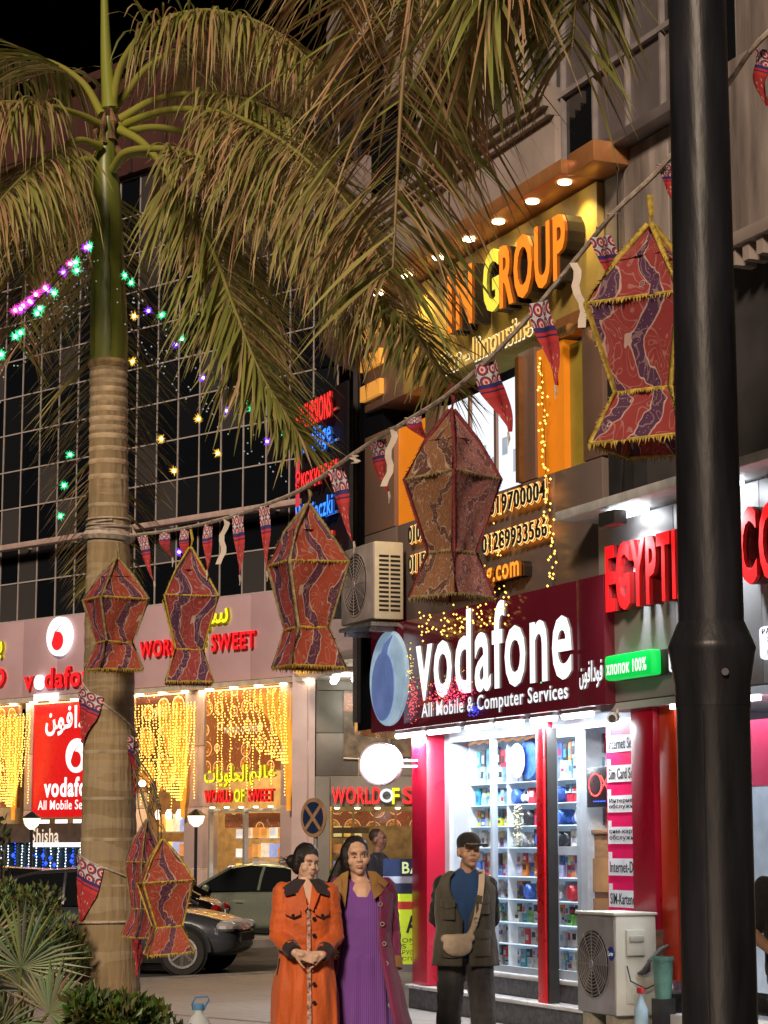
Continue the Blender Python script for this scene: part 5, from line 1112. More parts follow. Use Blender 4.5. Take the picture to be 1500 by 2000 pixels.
def lantern(label, px, py, py2, d, hw_px, rot, fabs, trim, seed, tilt=(0, 0), squash=1.0):
    rd = random.Random(seed); p = V(px, py, d); q = V(px, py2, d); H = p.z - q.z; hw = hw_px / FPX * d
    t = thing('fabric_lantern', label, 'lantern', p, 0, 'fabric lanterns hanging from the bunting line', rot=(math.radians(tilt[0]), math.radians(tilt[1]), math.radians(rot)))
    LV = [(0, .05), (.17, .56), (.37, 1.0), (.76, .53), (1.0, .9)]; cn = []; kw_ = 1.0 / max(abs(math.cos(PI / 4 + math.radians(rot) + q * PI / 2)) for q in range(4))
    for f, w_ in LV: r = hw * w_ * kw_; cn.append([Vector((r * math.cos(PI / 4 + k * PI / 2), r * squash * math.sin(PI / 4 + k * PI / 2), -H * f)) + Vector((rd.uniform(-1, 1), rd.uniform(-1, 1), rd.uniform(-.6, .6))) * hw * .05 * (f > 0) for k in range(4)])
    NU = 7
    def bow(a, b, e):            # a panel edge between levels, pulled in slightly
        return a.lerp(b, e)
    for k in range(4):
        for l in range(4):
            a0, a1, b0, b1 = cn[l][k], cn[l][(k + 1) % 4], cn[l + 1][k], cn[l + 1][(k + 1) % 4]; m = MB(); NV = 6; cen = (a0 + a1 + b0 + b1) / 4; out = Vector((cen.x, cen.y, 0)).normalized()
            ph = rd.uniform(0, 6)
            def pt(i, j):
                e, g = i / NU, j / NV; P_ = a0.lerp(a1, e).lerp(b0.lerp(b1, e), g)
                return P_ - out * hw * (.10 * math.sin(PI * e) * (1 if l < 2 else .8) * math.sin(PI * min(1, g * .8 + .15)) + .045 * math.sin(e * 9 + g * 5 + ph) * math.sin(PI * e) + .02 * math.sin(e * 17 - g * 8 + ph * 2) * math.sin(PI * e))
            ou, ov = k * .77 + seed * .31, LV[l][0]
            for i in range(NU):
                for j in range(NV):
                    uvq = [(ou + a / NU * .8, ov + (LV[l + 1][0] - LV[l][0]) * b / NV * 1.6 + LV[l][0] * .6) for a, b in ((i, j), (i + 1, j), (i + 1, j + 1), (i, j + 1))]
                    m.q(pt(i, j), pt(i + 1, j), pt(i + 1, j + 1), pt(i, j + 1), uv=uvq)
            me = m.mesh('fabric_panel', True); bm = bmesh.new(); bm.from_mesh(me); bmesh.ops.remove_doubles(bm, verts=bm.verts, dist=1e-5); bm.to_mesh(me); bm.free(); me.shade_smooth(); mobj('fabric_panel', me, fabs[k % len(fabs)], t)
        ed = [cn[l][k] for l in range(5)]; MB().tube(ed, hw * .045, 6).build('edge_cord', trim[0], t, smooth=True, ang=80); fm = MB()
        for l in range(4):
            for s_ in range(40):
                P_ = ed[l].lerp(ed[l + 1], s_ / 46); dv = (Vector((P_.x, P_.y, 0)).normalized() + Vector((rd.uniform(-.8, .8), rd.uniform(-.8, .8), rd.uniform(-.9, .3)))).normalized() * hw * .085; sd = Vector((rd.uniform(-1, 1), rd.uniform(-1, 1), rd.uniform(-1, 1))).normalized() * hw * .018
                fm.q(P_ - sd, P_ + sd, P_ + dv)
        fm.build('edge_fringe', trim[0], t)['kind'] = 'stuff'
    for l, ln in ((2, .07), (3, .06), (4, .10)):
        fm = MB(); cm_ = MB()
        for k in range(4):
            a, b = cn[l][k], cn[l][(k + 1) % 4]; cm_.tube([a, b], hw * .022, 5)
            for s_ in range(34):
                P_ = a.lerp(b, (s_ + rd.random()) / 34); o_ = Vector((P_.x, P_.y, 0)).normalized() * hw * .02; dn = Vector((rd.uniform(-.35, .35), rd.uniform(-.35, .35), -1)) * hw * ln * rd.uniform(.6, 1.3); sd = (b - a).normalized() * hw * .017
                fm.q(P_ + o_ - sd, P_ + o_ + sd, P_ + o_ + dn)
        c_ = cm_.build('band_cord', trim[1], t); fm.build('fringe', trim[1], c_)['kind'] = 'stuff'
    lp = [Vector((0, 0, -.01)), Vector((.012, 0, .05)), Vector((0, 0, .11 * H / .8))]; MB().tube(lp, hw * .05, 6).build('hanging_loop', trim[0], t); return t
lantern('red fabric lantern tied against the palm trunk', 228, 1090, 1308, 13.95, 66, 28, [FO, FR], (khaki, gold), 1)
lantern('slim red fabric lantern just right of the palm trunk', 372, 1070, 1335, 13.2, 57, 8, [FR, FR], (gold, gold), 2)
lantern('red fabric lantern in front of the wall air conditioner', 602, 985, 1305, 11.6, 80, 22, [FO, FR], (khaki, gold), 3)
lantern('brown and rose fabric lantern hanging before the office phone numbers', 882, 800, 1166, 9.8, 95, 44, [FG, FB], (wine, khaki), 4)
lantern('large red fabric lantern half hidden by the lamp post', 1270, 440, 872, 8.3, 142, 60, [FO, FR], (gold, gold), 5)
lantern('lower red fabric lantern hanging beside the palm base', 318, 1640, 1862, 13.7, 58, 12, [FO, FO], (gold, gold), 6, (0, -4))
lantern('second lower red lantern tucked behind against the palm base', 288, 1600, 1830, 14.1, 40, 40, [FR, FR], (khaki, gold), 7, (0, 3))
# pennant cloth: rosettes, navy and red stripes, patterned tail
n = newmat('pennant_cloth'); uv = n.co('UV'); s_ = n.sep(uv); v = s_[1]
vd = n.vor(n.comb(n.math('MULTIPLY', s_[0], 3.0), n.math('MULTIPLY', v, 5.5)), 1.0, rnd=.0); pet = n.vor(uv, 22)
ros = n.mix(n.math('LESS_THAN', vd, .42), (.62, .6, .62), (.5, .03, .05)); ros = n.mix(n.math('LESS_THAN', n.math('ABSOLUTE', n.math('SUBTRACT', vd, .43)), .05), ros, (.03, .03, .12)); ros = n.mix(n.math('LESS_THAN', n.math('ABSOLUTE', n.math('SUBTRACT', vd, .2)), .06), ros, (.7, .65, .62)); ros = n.mix(n.math('LESS_THAN', pet, .2), ros, (.05, .05, .2))
tail = n.mix(n.math('LESS_THAN', n.vor(uv, 9), .25), (.42, .03, .04), (.55, .38, .25)); tail = n.mix(n.math('LESS_THAN', n.vor(uv, 24), .2), tail, (.12, .08, .05))
c = n.mix(n.math('GREATER_THAN', v, .52), tail, (.55, .04, .04)); c = n.mix(n.math('GREATER_THAN', v, .58), c, (.02, .02, .09)); c = n.mix(n.math('GREATER_THAN', v, .60), c, (.5, .035, .05)); c = n.mix(n.math('GREATER_THAN', v, .64), c, (.035, .03, .17)); c = n.mix(n.math('GREATER_THAN', v, .70), c, ros)
n.l(c, n.b.inputs['Base Color']); n.b.inputs['Roughness'].default_value = .75; PEN = n.m
ropem = M('pale_rope', (.55, .47, .4), .8, var=.3, scale=30); ribm = M('white_ribbon', (.65, .58, .5), .7, var=.15)
BU = thing('bunting_line', 'long bunting line of patterned pennants strung from the palm past the lamp post', 'bunting', (0, 0, 0))
LINE = [(255, 1046, 14.35), (340, 1035, 13.7), (430, 1015, 12.9), (520, 985, 12.2), (600, 950, 11.6), (700, 880, 10.9), (790, 825, 10.4), (882, 765, 9.8), (1000, 655, 9.3), (1130, 500, 8.9), (1200, 415, 8.6), (1300, 318, 8.35), (1420, 165, 8.0), (1540, 30, 7.7), (2000, -300, 7.4)]
LC = catmull([V(*p) for p in LINE], 120); MB().tube(LC, .011, 6).build('rope', ropem, BU, smooth=True)
MB().tube([p + Vector((.012 * math.sin(k * 1.9), 0, .012 * math.cos(k * 2.3))) for k, p in enumerate(LC)], .004, 5).build('twine', ropem, BU)
def pennant(px, py, wp, lp, d, dx=0, curl=0., twist=0., seed=0):
    P_ = V(px, py, d); s_ = d / FPX; w_, L_ = wp * s_, lp * s_; rd = random.Random(seed); m = MB(); nu, nv = 6, 14
    tn = (V(px + 30, py - 20, d - .2) - P_).normalized(); hx = Vector((tn.x, tn.y * .35, tn.z * (.9 if px > 700 else .5))).normalized()
    dn = Vector((dx * s_ / max(L_, .01), -.08, -1)).normalized(); nrm = hx.cross(dn).normalized()
    def pt(i, j):
        g = j / nv; hw = w_ / 2 * (1 - .18 * g if g < .38 else (.93) * (1 - ((g - .38) / .62)) + .02); e = (i / nu - .5) * 2 * hw
        th = twist * g; ax = hx * math.cos(th) + nrm * math.sin(th); 
        return P_ + ax * e + dn * (L_ * g) + nrm * (.06 * w_ * math.sin(g * 7 + seed) + .08 * w_ * math.sin(i * 1.3 + g * 4 + seed) + curl * g * g * L_)
    for i in range(nu):
        for j in range(nv):
            m.q(pt(i, j), pt(i + 1, j), pt(i + 1, j + 1), pt(i, j + 1), uv=[(a / nu, 1 - b / nv) for a, b in ((i, j), (i + 1, j), (i + 1, j + 1), (i, j + 1))])
    me = m.mesh('pennant', True); bm = bmesh.new(); bm.from_mesh(me); bmesh.ops.remove_doubles(bm, verts=bm.verts, dist=1e-5); bm.to_mesh(me); bm.free(); me.shade_smooth(); o = mobj('pennant', me, PEN, BU)
    tp = pt(nu // 2, nv); MB().tube([tp, tp + Vector((.004, 0, -.03)), tp + Vector((.0, 0, -.06))], [.005, .007, .003], 5).build('tassel', ribm, o)
for k, (px, py, wp, lp, d, dx, cu, tw) in enumerate([(277, 1047, 22, 92, 14.1, 20, .1, .3), (320, 1040, 26, 45, 13.8, 0, .6, 1.2), (360, 1033, 24, 70, 13.5, 0, .2, .5), (408, 1024, 24, 92, 13.1, -4, .05, .2), (466, 1006, 26, 120, 12.6, 2, .05, .3), (517, 988, 24, 130, 12.2, 2, .05, .3), (655, 915, 40, 150, 11.2, 30, .05, .2), (735, 860, 44, 105, 10.7, 18, .05, .1), (808, 815, 40, 40, 10.2, 0, .9, 1.0), (948, 708, 74, 150, 9.5, 45, .05, .1), (1056, 590, 62, 175, 9.1, 25, .05, .1), (1178, 462, 66, 130, 8.7, 15, .1, .1), (1300, 320, 60, 90, 8.35, 10, .2, .5), (1486, 95, 80, 120, 7.85, -14, .2, .3)]): pennant(px, py, wp, lp, d, dx, cu, tw, k)
for px, py, ex, ey, d in ((441, 1012, 430, 1102, 12.8), (768, 838, 754, 950, 10.5), (1120, 512, 1142, 640, 8.9), (690, 888, 696, 905, 10.9)):
    a, b = V(px, py, d), V(ex, ey, d - .1); m = MB(); hw = .016; pts = [a.lerp(b, k / 8) + Vector((.012 * math.sin(k * 1.4), .01 * math.cos(k), 0)) for k in range(9)]
    m.rings([[p + Vector((-hw, .004, 0)), p + Vector((hw, -.004, 0)), p + Vector((hw, -.001, 0)), p + Vector((-hw, .007, 0))] for p in pts]); m.build('ribbon', ribm, BU)
# bindings round the trunk
TB = thing('trunk_bunting', 'pennant string and rope wound round the palm trunk', 'bunting', (0, 0, 0))
def trunk_at(py):
    z = V(212, py, PD).z; i = min(range(len(C)), key=lambda q: abs(C[q].z - z)); return C[i], R_[i], z
def wrap(y0, y1, turns=.5, a0=-PI, r=.006, nm='rope_turn'):
    pts = []
    for k in range(25):
        f = k / 24; c_, rr_, z = trunk_at(y0 + (y1 - y0) * f); a = a0 + turns * 2 * PI * f; pts.append((c_.x + (rr_ + .01) * math.cos(a), c_.y + (rr_ + .01) * math.sin(a), z))
    return MB().tube(pts, r, 5).build(nm, ropem, TB, smooth=True)
for k in range(6): wrap(1018 + k * 6, 1016 + (k * 17) % 40, 1.0, k)
wrap(1320, 1440, .5, -PI); wrap(1660, 1730, .5, -PI); wrap(1802, 1798, .5, -PI); wrap(1040, 1052, 1.0, 0, .03, 'dark_band')
def trunk_pennant(py, a, w_, L_, sd):
    m = MB(); nu, nv = 6, 8
    def pt(i, j):
        g = j / nv; c_, rr_, z = trunk_at(py); hw = w_ / 2 * (1 - .15 * g if g < .45 else .93 * (1 - (g - .45) / .55)); aa = a + (i / nu - .5) * 2 * hw / rr_ - .25 * g; return (c_.x + (rr_ + .014 + .02 * math.sin(i * 1.4 + g * 3 + sd) ** 2) * math.cos(aa), c_.y + (rr_ + .014 + .015 * g) * math.sin(aa), z - L_ * g - (i / nu - .5) * .09)
    for i in range(nu):
        for j in range(nv): m.q(pt(i, j), pt(i + 1, j), pt(i + 1, j + 1), pt(i, j + 1), uv=[(q / nu, 1 - b / nv) for q, b in ((i, j), (i + 1, j), (i + 1, j + 1), (i, j + 1))])
    mobj('pennant', m.mesh('pennant', True), PEN, TB)
trunk_pennant(1352, -2.3, .22, .3, 1); trunk_pennant(1682, -2.2, .22, .36, 2); trunk_pennant(1450, -.15, .2, .3, 3); trunk_pennant(1802, -.2, .16, .3, 4); trunk_pennant(1805, -2.95, .16, .3, 5)
wm = MB()
rd = random.Random(3)
for k in range(14):
    a = V(262 + rd.uniform(-6, 6), 1500 + rd.uniform(-30, 20), 14.1); b = V(305 + rd.uniform(-20, 15), 1600 + rd.uniform(-30, 50), 13.85); mid = a.lerp(b, .5) + Vector((rd.uniform(-.08, .08), 0, rd.uniform(-.05, .05))); MB().tube(catmull([a, mid, b], 8), .004, 4).build('tangled_wire', M('olive_wire', (.12, .1, .04), .6), TB)
MB().ell(V(278, 1530, 13.9), (.022, .022, .022), 8, 6).build('lit_bulb', glow('bulb_bright', (1, .93, .75), 9), TB)
# coloured ball lights strung to the palm
BS = thing('ball_light_string', 'coloured ball light string running past the palm trunk', 'fairy lights', (0, 0, 0))
S1 = catmull([V(*p) for p in ((-60, 760, 14.2), (40, 625, 14.1), (110, 550, 14.1), (185, 480, 14.3))], 30); S2 = catmull([V(*p) for p in ((244, 535, 14.3), (300, 610, 14.0), (352, 668, 13.8), (420, 740, 13.6), (490, 790, 13.4), (580, 860, 13.2))], 40)
for S_ in (S1, S2): MB().tube(S_, .004, 5).build('wire', M('black_wire', (.02, .02, .02), .6), BS)
BC = {'green': (.04, .9, .32), 'purple': (.25, .05, 1), 'pink': (1, .08, .55), 'amber': (1, .55, .06), 'violet': (.5, .03, .9)}
def ball(px, py, d, colr, r=.046):
    c0 = V(px, py, d); rd = random.Random(int(px * 7 + py)); m = MB()
    b = MB().ell(c0, (r * .3, r * .3, r * .3), 8, 6).build('lit_ball', glow('ball_core_' + colr, tuple(min(1, c * .5 + .5) for c in BC[colr]), 5), BS, smooth=True)
    for k in range(80):
        dv = Vector((rd.gauss(0, 1), rd.gauss(0, 1), rd.gauss(0, 1))).normalized() * r * rd.uniform(.35, 1.15); sd = dv.cross(Vector((rd.random(), rd.random(), 1))).normalized() * r * .07; m.q(c0 + dv * .2 - sd, c0 + dv * .2 + sd, c0 + dv)
    m.build('ball_bristles', glow('ball_' + colr, BC[colr], 1.8), b)['kind'] = 'stuff'
for a in [(175, 481, 'green'), (168, 483, 'violet'), (148, 512, 'green'), (150, 528, 'green'), (137, 515, 'pink'), (124, 532, 'violet'), (88, 562, 'pink'), (92, 566, 'violet'), (106, 572, 'green'), (58, 588, 'pink'), (60, 590, 'violet'), (40, 603, 'violet'), (30, 606, 'pink'), (78, 602, 'green'), (72, 612, 'green'), (40, 650, 'green'), (30, 657, 'green'), (3, 692, 'green'), (70, 575, 'pink'), (45, 597, 'pink')]: ball(a[0], a[1], 14.15, a[2])
for a in [(244, 538, 'green'), (256, 552, 'green'), (262, 617, 'amber'), (290, 607, 'purple'), (316, 615, 'green'), (343, 672, 'purple'), (355, 662, 'green'), (259, 706, 'amber'), (397, 738, 'purple'), (442, 802, 'purple'), (478, 783, 'green'), (492, 798, 'green'), (315, 857, 'amber'), (425, 885, 'amber'), (522, 862, 'purple'), (557, 846, 'green'), (566, 856, 'green'), (125, 948, 'green'), (118, 1008, 'green'), (137, 888, 'green'), (388, 818, 'amber'), (350, 1078, 'purple'), (340, 920, 'amber')]: ball(a[0], a[1], 13.7, a[2], .036)
dm = MB(); rd = random.Random(8)
for S_ in (S1, S2):
    for k in range(90): p = rd.choice(S_) + Vector((rd.uniform(-.05, .05), rd.uniform(-.05, .05), -rd.uniform(0, .35))); dm.octa(p, .006)
dm.build('glass_drops', M('glass_drop', (.7, .75, .8), .15, emit=(.6, .7, .8), es=.25, var=0), BS)['kind'] = 'stuff'

# ================================================================== LAMP POST (nearest thing) AND NO-STOPPING SIGN
p = V(1384, 1000, 7.0); LPO = thing('lamp_post', 'dark round lamp post with stepped collar close to the camera', 'lamp post', (p.x, p.y, 0))
blkp = M('black_post_paint', (.016, .017, .022), .4, var=.6, scale=4, spec=.4, bump=.25, bscale=16, stretch=(2, 2, .35))
z1 = V(1384, 1380, 7.0).z; z2 = V(1384, 1215, 7.0).z
MB().lathe([(.16, 0), (.16, .35), (.118, .45), (.116, z1 - .02), (.118, z1)], 40).build('lower_shaft', blkp, LPO, smooth=True, ang=40)
MB().lathe([(.119, z1), (.12, z1 + .07), (.136, z1 + .17), (.14, z1 + .185), (.135, z1 + .2), (.11, z2 - .01), (.106, z2)], 40).build('collar', blkp, LPO, smooth=True, ang=40)
MB().lathe([(.104, z2), (.092, 5.2), (.09, 5.9)], 40).build('upper_shaft', blkp, LPO, smooth=True, ang=40)
MB().tube([(-.045, -.108, .5), (-.045, -.108, z1 - .02)], .003, 5).build('weld_seam', blkp, LPO)
MB().lathe([(.012, 0), (.012, -.012)], 8, (.02, -.126, z1 + .1), 'y').build('bolt', M('bolt_steel', (.2, .2, .22), .35, metal=.8), LPO)
MB().lathe([(.1, 5.9), (.2, 5.95), (.2, 6.0), (.1, 6.02)], 24).build('lamp_seat', blkp, LPO, smooth=True)
MB().lathe([(.19, 6.01), (.24, 6.25), (.22, 6.45)], 24).build('lamp_globe', glow('street_globe', (1, .8, .5), 4), LPO, smooth=True)
MB().lathe([(.3, 6.46), (.28, 6.5), (.05, 6.68)], 24).build('lamp_hood', blkp, LPO, smooth=True)
l = point('street_lamp_light', (0, -.0, 6.23), 850, (1, .72, .42), .24, LPO)
p = V(612, 1597, 29.0); t = thing('no_stopping_sign', 'round blue no stopping sign with tan cross behind the two walkers', 'sign', (p.x, p.y, 0), math.radians(-48))
r = 38 / FPX * 29.0; tan_ = M('sign_tan', (.36, .22, .12), .5, var=.2); MB().tube([(0, .04, 0), (0, .04, p.z + r * .6)], .028, 10).build('post', M('grey_post', (.25, .25, .26), .5), t)
MB().lathe([(r, .012), (r, -.004)], 36, (0, 0, p.z), 'y').build('plate', tan_, t); MB().lathe([(r * .8, -.004), (r * .8, -.009)], 36, (0, 0, p.z), 'y').build('blue_field', M('sign_blue', (.015, .03, .09), .4), t)
for a in (PI / 4, -PI / 4): MB().obox((0, -.0115 - .001 * (a > 0), p.z), r * 1.7, .003, r * .2, Matrix.Rotation(a, 3, 'Y')).build('cross_bar', tan_, t)
# ================================================================== CARS
def car(name, label, loc, rz, paint, seed=0):
    t = thing(name, label, 'car', loc, rz, 'cars in the street'); L = 4.4
    st = [(-2.2, .38, .62, .58), (-2.12, .27, .88, .76), (-1.9, .22, .98, .83), (-1.2, .2, 1.0, .86), (-.3, .19, .97, .87), (.5, .19, .95, .87), (1.1, .2, .93, .86), (1.7, .21, .84, .83), (2.05, .25, .74, .74), (2.2, .36, .6, .56)]   # x, bottom, top, half width
    rr = []
    for x, zb_, zt_, hw in st:
        h = zt_ - zb_; rr.append([(x, s_ * hw * a, zb_ + h * b) for s_, a, b in ((1, .80, 0), (1, .97, .12), (1, 1, .45), (1, .985, .7), (1, .93, .92), (1, .80, 1), (1, .4, 1.02), (-1, .4, 1.02), (-1, .80, 1), (-1, .93, .92), (-1, .985, .7), (-1, 1, .45), (-1, .97, .12), (-1, .80, 0))])
    m = MB().rings(rr); me = m.mesh('body', True, 50); o = mobj('body', me, paint, t); sb = o.modifiers.new('s', 'SUBSURF'); sb.levels = sb.render_levels = 2
    gh = [(-1.78, .97, .99, .70), (-1.2, .96, 1.30, .64), (-.75, .95, 1.40, .60), (.0, .95, 1.44, .59), (.45, .94, 1.38, .60), (1.25, .92, .94, .72)]
    rr = []
    for x, zb_, zt_, hw in gh: rr.append([(x, s_ * (.78 if a else hw), zb_ if a else zt_) if k_ else (x, s_ * hw * .55, zt_ + .015) for s_, a, k_ in ((1, 1, 1), (1, 0, 1), (1, 0, 0), (-1, 0, 0), (-1, 0, 1), (-1, 1, 1))])
    MB().rings(rr).build('glasshouse', M('car_glass', (.008, .01, .012), .05, var=0, spec=.8), t, smooth=True, ang=25)
    roof = [(x, hw * 1.0, zt_ + .012) for x, _, zt_, hw in gh[1:5]]; m = MB(); m.rings([[(x, s_ * hw * f_, z + dz) for s_, f_, dz in ((1, 1.03, -.03), (1, .95, .012), (1, .5, .03), (-1, .5, .03), (-1, .95, .012), (-1, 1.03, -.03))] for x, hw, z in roof]); m.build('roof', paint, t, smooth=True, ang=50)
    for s_ in (1, -1):
        for (xa, za, ya), (xb, zb_, yb), w_ in (((-1.85, .98, .73), (-1.18, 1.32, .645), .06), ((1.27, .93, .76), (.45, 1.39, .605), .045), ((-.28, .96, .79), (-.3, 1.41, .605), .05)):
            MB().tube([(xa, s_ * ya, za), ((xa + xb) / 2, s_ * ((ya + yb) / 2 + .015), (za + zb_) / 2 + .01), (xb, s_ * yb, zb_)], w_ * .6, 6).build('pillar', paint, t, smooth=True)
        MB().obox((.1, s_ * .87, .74), .16, .03, .03).build('door_handle', paint, t, bevel=.008); MB().obox((-.75, s_ * .87, .74), .16, .03, .03).build('door_handle', paint, t, bevel=.008)
        MB().ell((.82, s_ * .93, .99), (.06, .1, .07)).build('wing_mirror', paint, t, smooth=True)
        MB().ell((2.02, s_ * .6, .66), (.17, .17, .085)).build('headlight', M('headlight', (.6, .62, .64), .1, metal=.4), t, smooth=True); MB().ell((-2.1, s_ * .66, .78), (.1, .16, .10)).build('tail_light', M('tail_red', (.25, .01, .012), .15), t, smooth=True)
        for x in (1.5, -1.32):
            arch = MB(); pts = [(x + .37 * math.cos(a * PI / 12), .33 + .37 * math.sin(a * PI / 12)) for a in range(13)]
            MB().tube([(a, s_ * .865, b) for a, b in pts], .03, 6).build('wheel_arch', paint, t, smooth=True); MB().lathe([(.35, -.02), (.35, .02)], 24, (x, s_ * .862, .33), 'y').build('arch_shadow', M('arch_black', (.006, .006, .006), .9), t)
            wh_ = MB().lathe([(.20, -.1), (.30, -.1), (.325, -.06), (.325, .06), (.30, .1), (.20, .1)], 28, (x, s_ * .82, .32), 'y').build('wheel', M('tyre', (.015, .015, .016), .8), t, smooth=True, ang=40)
            rim = M('alloy', (.55, .56, .58), .28, metal=.8); yy = s_ * .928
            MB().lathe([(.215, -.01 * s_), (.215, .012 * s_), (.185, .012 * s_), (.185, -.01 * s_)], 28, (x, yy, .32), 'y', True).build('rim_ring', rim, wh_); MB().lathe([(.19, -.005), (.19, .005)], 24, (x, yy - s_ * .007, .32), 'y').build('brake_disc', M('brake_dark', (.05, .05, .05), .5, metal=.5), wh_)
            for k in range(7):
                a = 2 * PI * k / 7 + seed; MB().tube([(x + .03 * math.cos(a), yy, .32 + .03 * math.sin(a)), (x + .2 * math.cos(a), yy, .32 + .2 * math.sin(a))], [.03, .018], 5).build('spoke', rim, wh_)
    MB().obox((-2.2, 0, .72), .02, .46, .13).build('number_plate', M('plate', (.45, .46, .48), .4, var=.1), t); MB().obox((2.18, 0, .52), .05, .8, .12).build('grille', M('grille', (.01, .01, .01), .4), t)
    MB().obox((-.2, 0, .23), 3.6, 1.5, .12).build('underbody', M('arch_black', (.006, .006, .006), .9), t)
    return t
pk = lambda n_, c: M(n_, c, .22, metal=.35, var=.04, coat=.6)
RZ = -.14
p = G(392, 1905, -.14); car('parked_car', 'dark blue grey car nose beside the palm, front wheel showing', (p.x - 1.55, p.y + .9, -.14), math.radians(-10), pk('slate_paint', (.06, .07, .085)), .2)
p = V(395, 1655, 34.0); car('parked_car', 'black car seen from its rear corner behind the lower lantern', (p.x - 1.95, 36.0, -.14), math.radians(178), pk('black_paint', (.008, .008, .01)), .5)
p = G(480, 1843, -.14); car('parked_car', 'silver green sedan just left of the orange coat', (p.x + .35, p.y + 1.3, -.14), math.radians(150), pk('silver_green_paint', (.2, .24, .2)), .9)
p = V(110, 1655, 33.0); car('parked_car', 'dark car with reflective roof behind the hedge at far left', (p.x - .9, 33.5, -.14), math.radians(176), pk('night_paint', (.02, .018, .025)), .3)
# ================================================================== PEOPLE
def blob(name, prims, mat, parent, voxel=.008, smooth=4, post=None):
    m = MB()
    for q in prims:
        if q[0] == 'c':
            p0, p1, r0, r1 = Vector(q[1]), Vector(q[2]), q[3], q[4]; ax = (p1 - p0); L_ = max(ax.length, 1e-4); ax = ax / L_
            a = ax.orthogonal().normalized(); b = ax.cross(a); rr = []
            for k in range(1, 5): ph = PI / 2 * (1 - k / 4); rr.append((p0 - ax * r0 * math.sin(ph), r0 * math.cos(ph)))
            for k in range(0, 4): ph = PI / 2 * (k / 4); rr.append((p1 + ax * r1 * math.sin(ph), r1 * math.cos(ph)))
            m.rings([[c + r * (math.cos(2 * PI * j / 12) * a + math.sin(2 * PI * j / 12) * b) for j in range(12)] for c, r in rr])
        elif q[0] == 'e':
            i = len(m.v); m.ell((0, 0, 0), q[2], 14, 10); M3 = q[3] if len(q) > 3 else Matrix.Identity(3)
            for k in range(i, len(m.v)): m.v[k] = tuple(Vector(q[1]) + M3 @ Vector(m.v[k]))
        elif q[0] == 'r': m.rings(q[1])
    me = m.mesh(name); bm = bmesh.new(); bm.from_mesh(me); bmesh.ops.recalc_face_normals(bm, faces=bm.faces); bm.to_mesh(me); bm.free()
    o = bpy.data.objects.new(name, me); COL.objects.link(o); md = o.modifiers.new('r', 'REMESH'); md.mode = 'VOXEL'; md.voxel_size = voxel
    if smooth: sm = o.modifiers.new('s', 'SMOOTH'); sm.factor = .5; sm.iterations = smooth
    dg = bpy.context.evaluated_depsgraph_get(); dg.update(); me2 = bpy.data.meshes.new_from_object(o.evaluated_get(dg)); bpy.data.objects.remove(o); bpy.data.meshes.remove(me)
    if post:
        nr = [v.normal.copy() for v in me2.vertices]
        for v, n_ in zip(me2.vertices, nr): v.co += n_ * post(v.co)
    me2.shade_smooth(); me2.materials.clear(); return mobj(name, me2, mat, parent)
class Loft:
    """torso or skirt: rings (z, cx, cy, rx, ry)"""
    def __init__(s, R, p=2.4): s.R = sorted(R); s.p = p
    def at(s, z):
        R = s.R
        if z <= R[0][0]: return R[0][1:]
        for a, b in zip(R, R[1:]):
            if a[0] <= z <= b[0]: f = (z - a[0]) / (b[0] - a[0]); return tuple(a[i] + (b[i] - a[i]) * f for i in range(1, 5))
        return R[-1][1:]
    def pt(s, z, th, off=0.):
        cx, cy, rx, ry = s.at(z); c, n_ = math.cos(th), math.sin(th); e = 2 / s.p
        return (cx + (rx + off) * math.copysign(abs(c) ** e, c), cy + (ry + off) * math.copysign(abs(n_) ** e, n_), z)
    def rings(s, n=24, step=.06, fold=None, z0=None, z1=None):
        a = s.R[0][0] if z0 is None else z0; b = s.R[-1][0] if z1 is None else z1; k = max(2, int((b - a) / step)); out = []
        for i in range(k + 1):
            z = a + (b - a) * i / k; out.append([s.pt(z, 2 * PI * j / n, fold(z, 2 * PI * j / n) if fold else 0) for j in range(n)])
        return out
    def front(s, x, z):
        cx, cy, rx, ry = s.at(z); q = min(.999, abs((x - cx) / rx)); return cy - ry * (1 - q ** s.p) ** (1 / s.p)
def patch(name, poly, fn, off, mat, parent, th=.008, cuts=3, ob=None):
    bm = bmesh.new(); bm.faces.new([bm.verts.new((x, 0, z)) for x, z in poly]); bmesh.ops.triangulate(bm, faces=bm.faces); bmesh.ops.subdivide_edges(bm, edges=bm.edges, cuts=cuts, use_grid_fill=True)
    for v in bm.verts: v.co.y = fn(v.co.x, v.co.z) - off
    r_ = bmesh.ops.extrude_face_region(bm, geom=list(bm.faces))
    for v in [g for g in r_['geom'] if isinstance(g, bmesh.types.BMVert)]: v.co.y -= th
    bmesh.ops.recalc_face_normals(bm, faces=bm.faces); me = bpy.data.meshes.new(name); bm.to_mesh(me); bm.free(); me.shade_smooth(); me.set_sharp_from_angle(angle=.8); return mobj(name, me, mat, parent)
def skinmat(name, c):
    if name in MATS: return MATS[name]
    n = newmat(name); co = n.co(); n.l(n.mix(n.noise(co, 14, 3), tuple(x * .85 for x in c), tuple(min(1, x * 1.1) for x in c)), n.b.inputs['Base Color']); n.b.inputs['Roughness'].default_value = .5; n.b.inputs['Subsurface Weight'].default_value = .12; n.b.inputs['Subsurface Radius'].default_value = (.01, .004, .002); return n.m
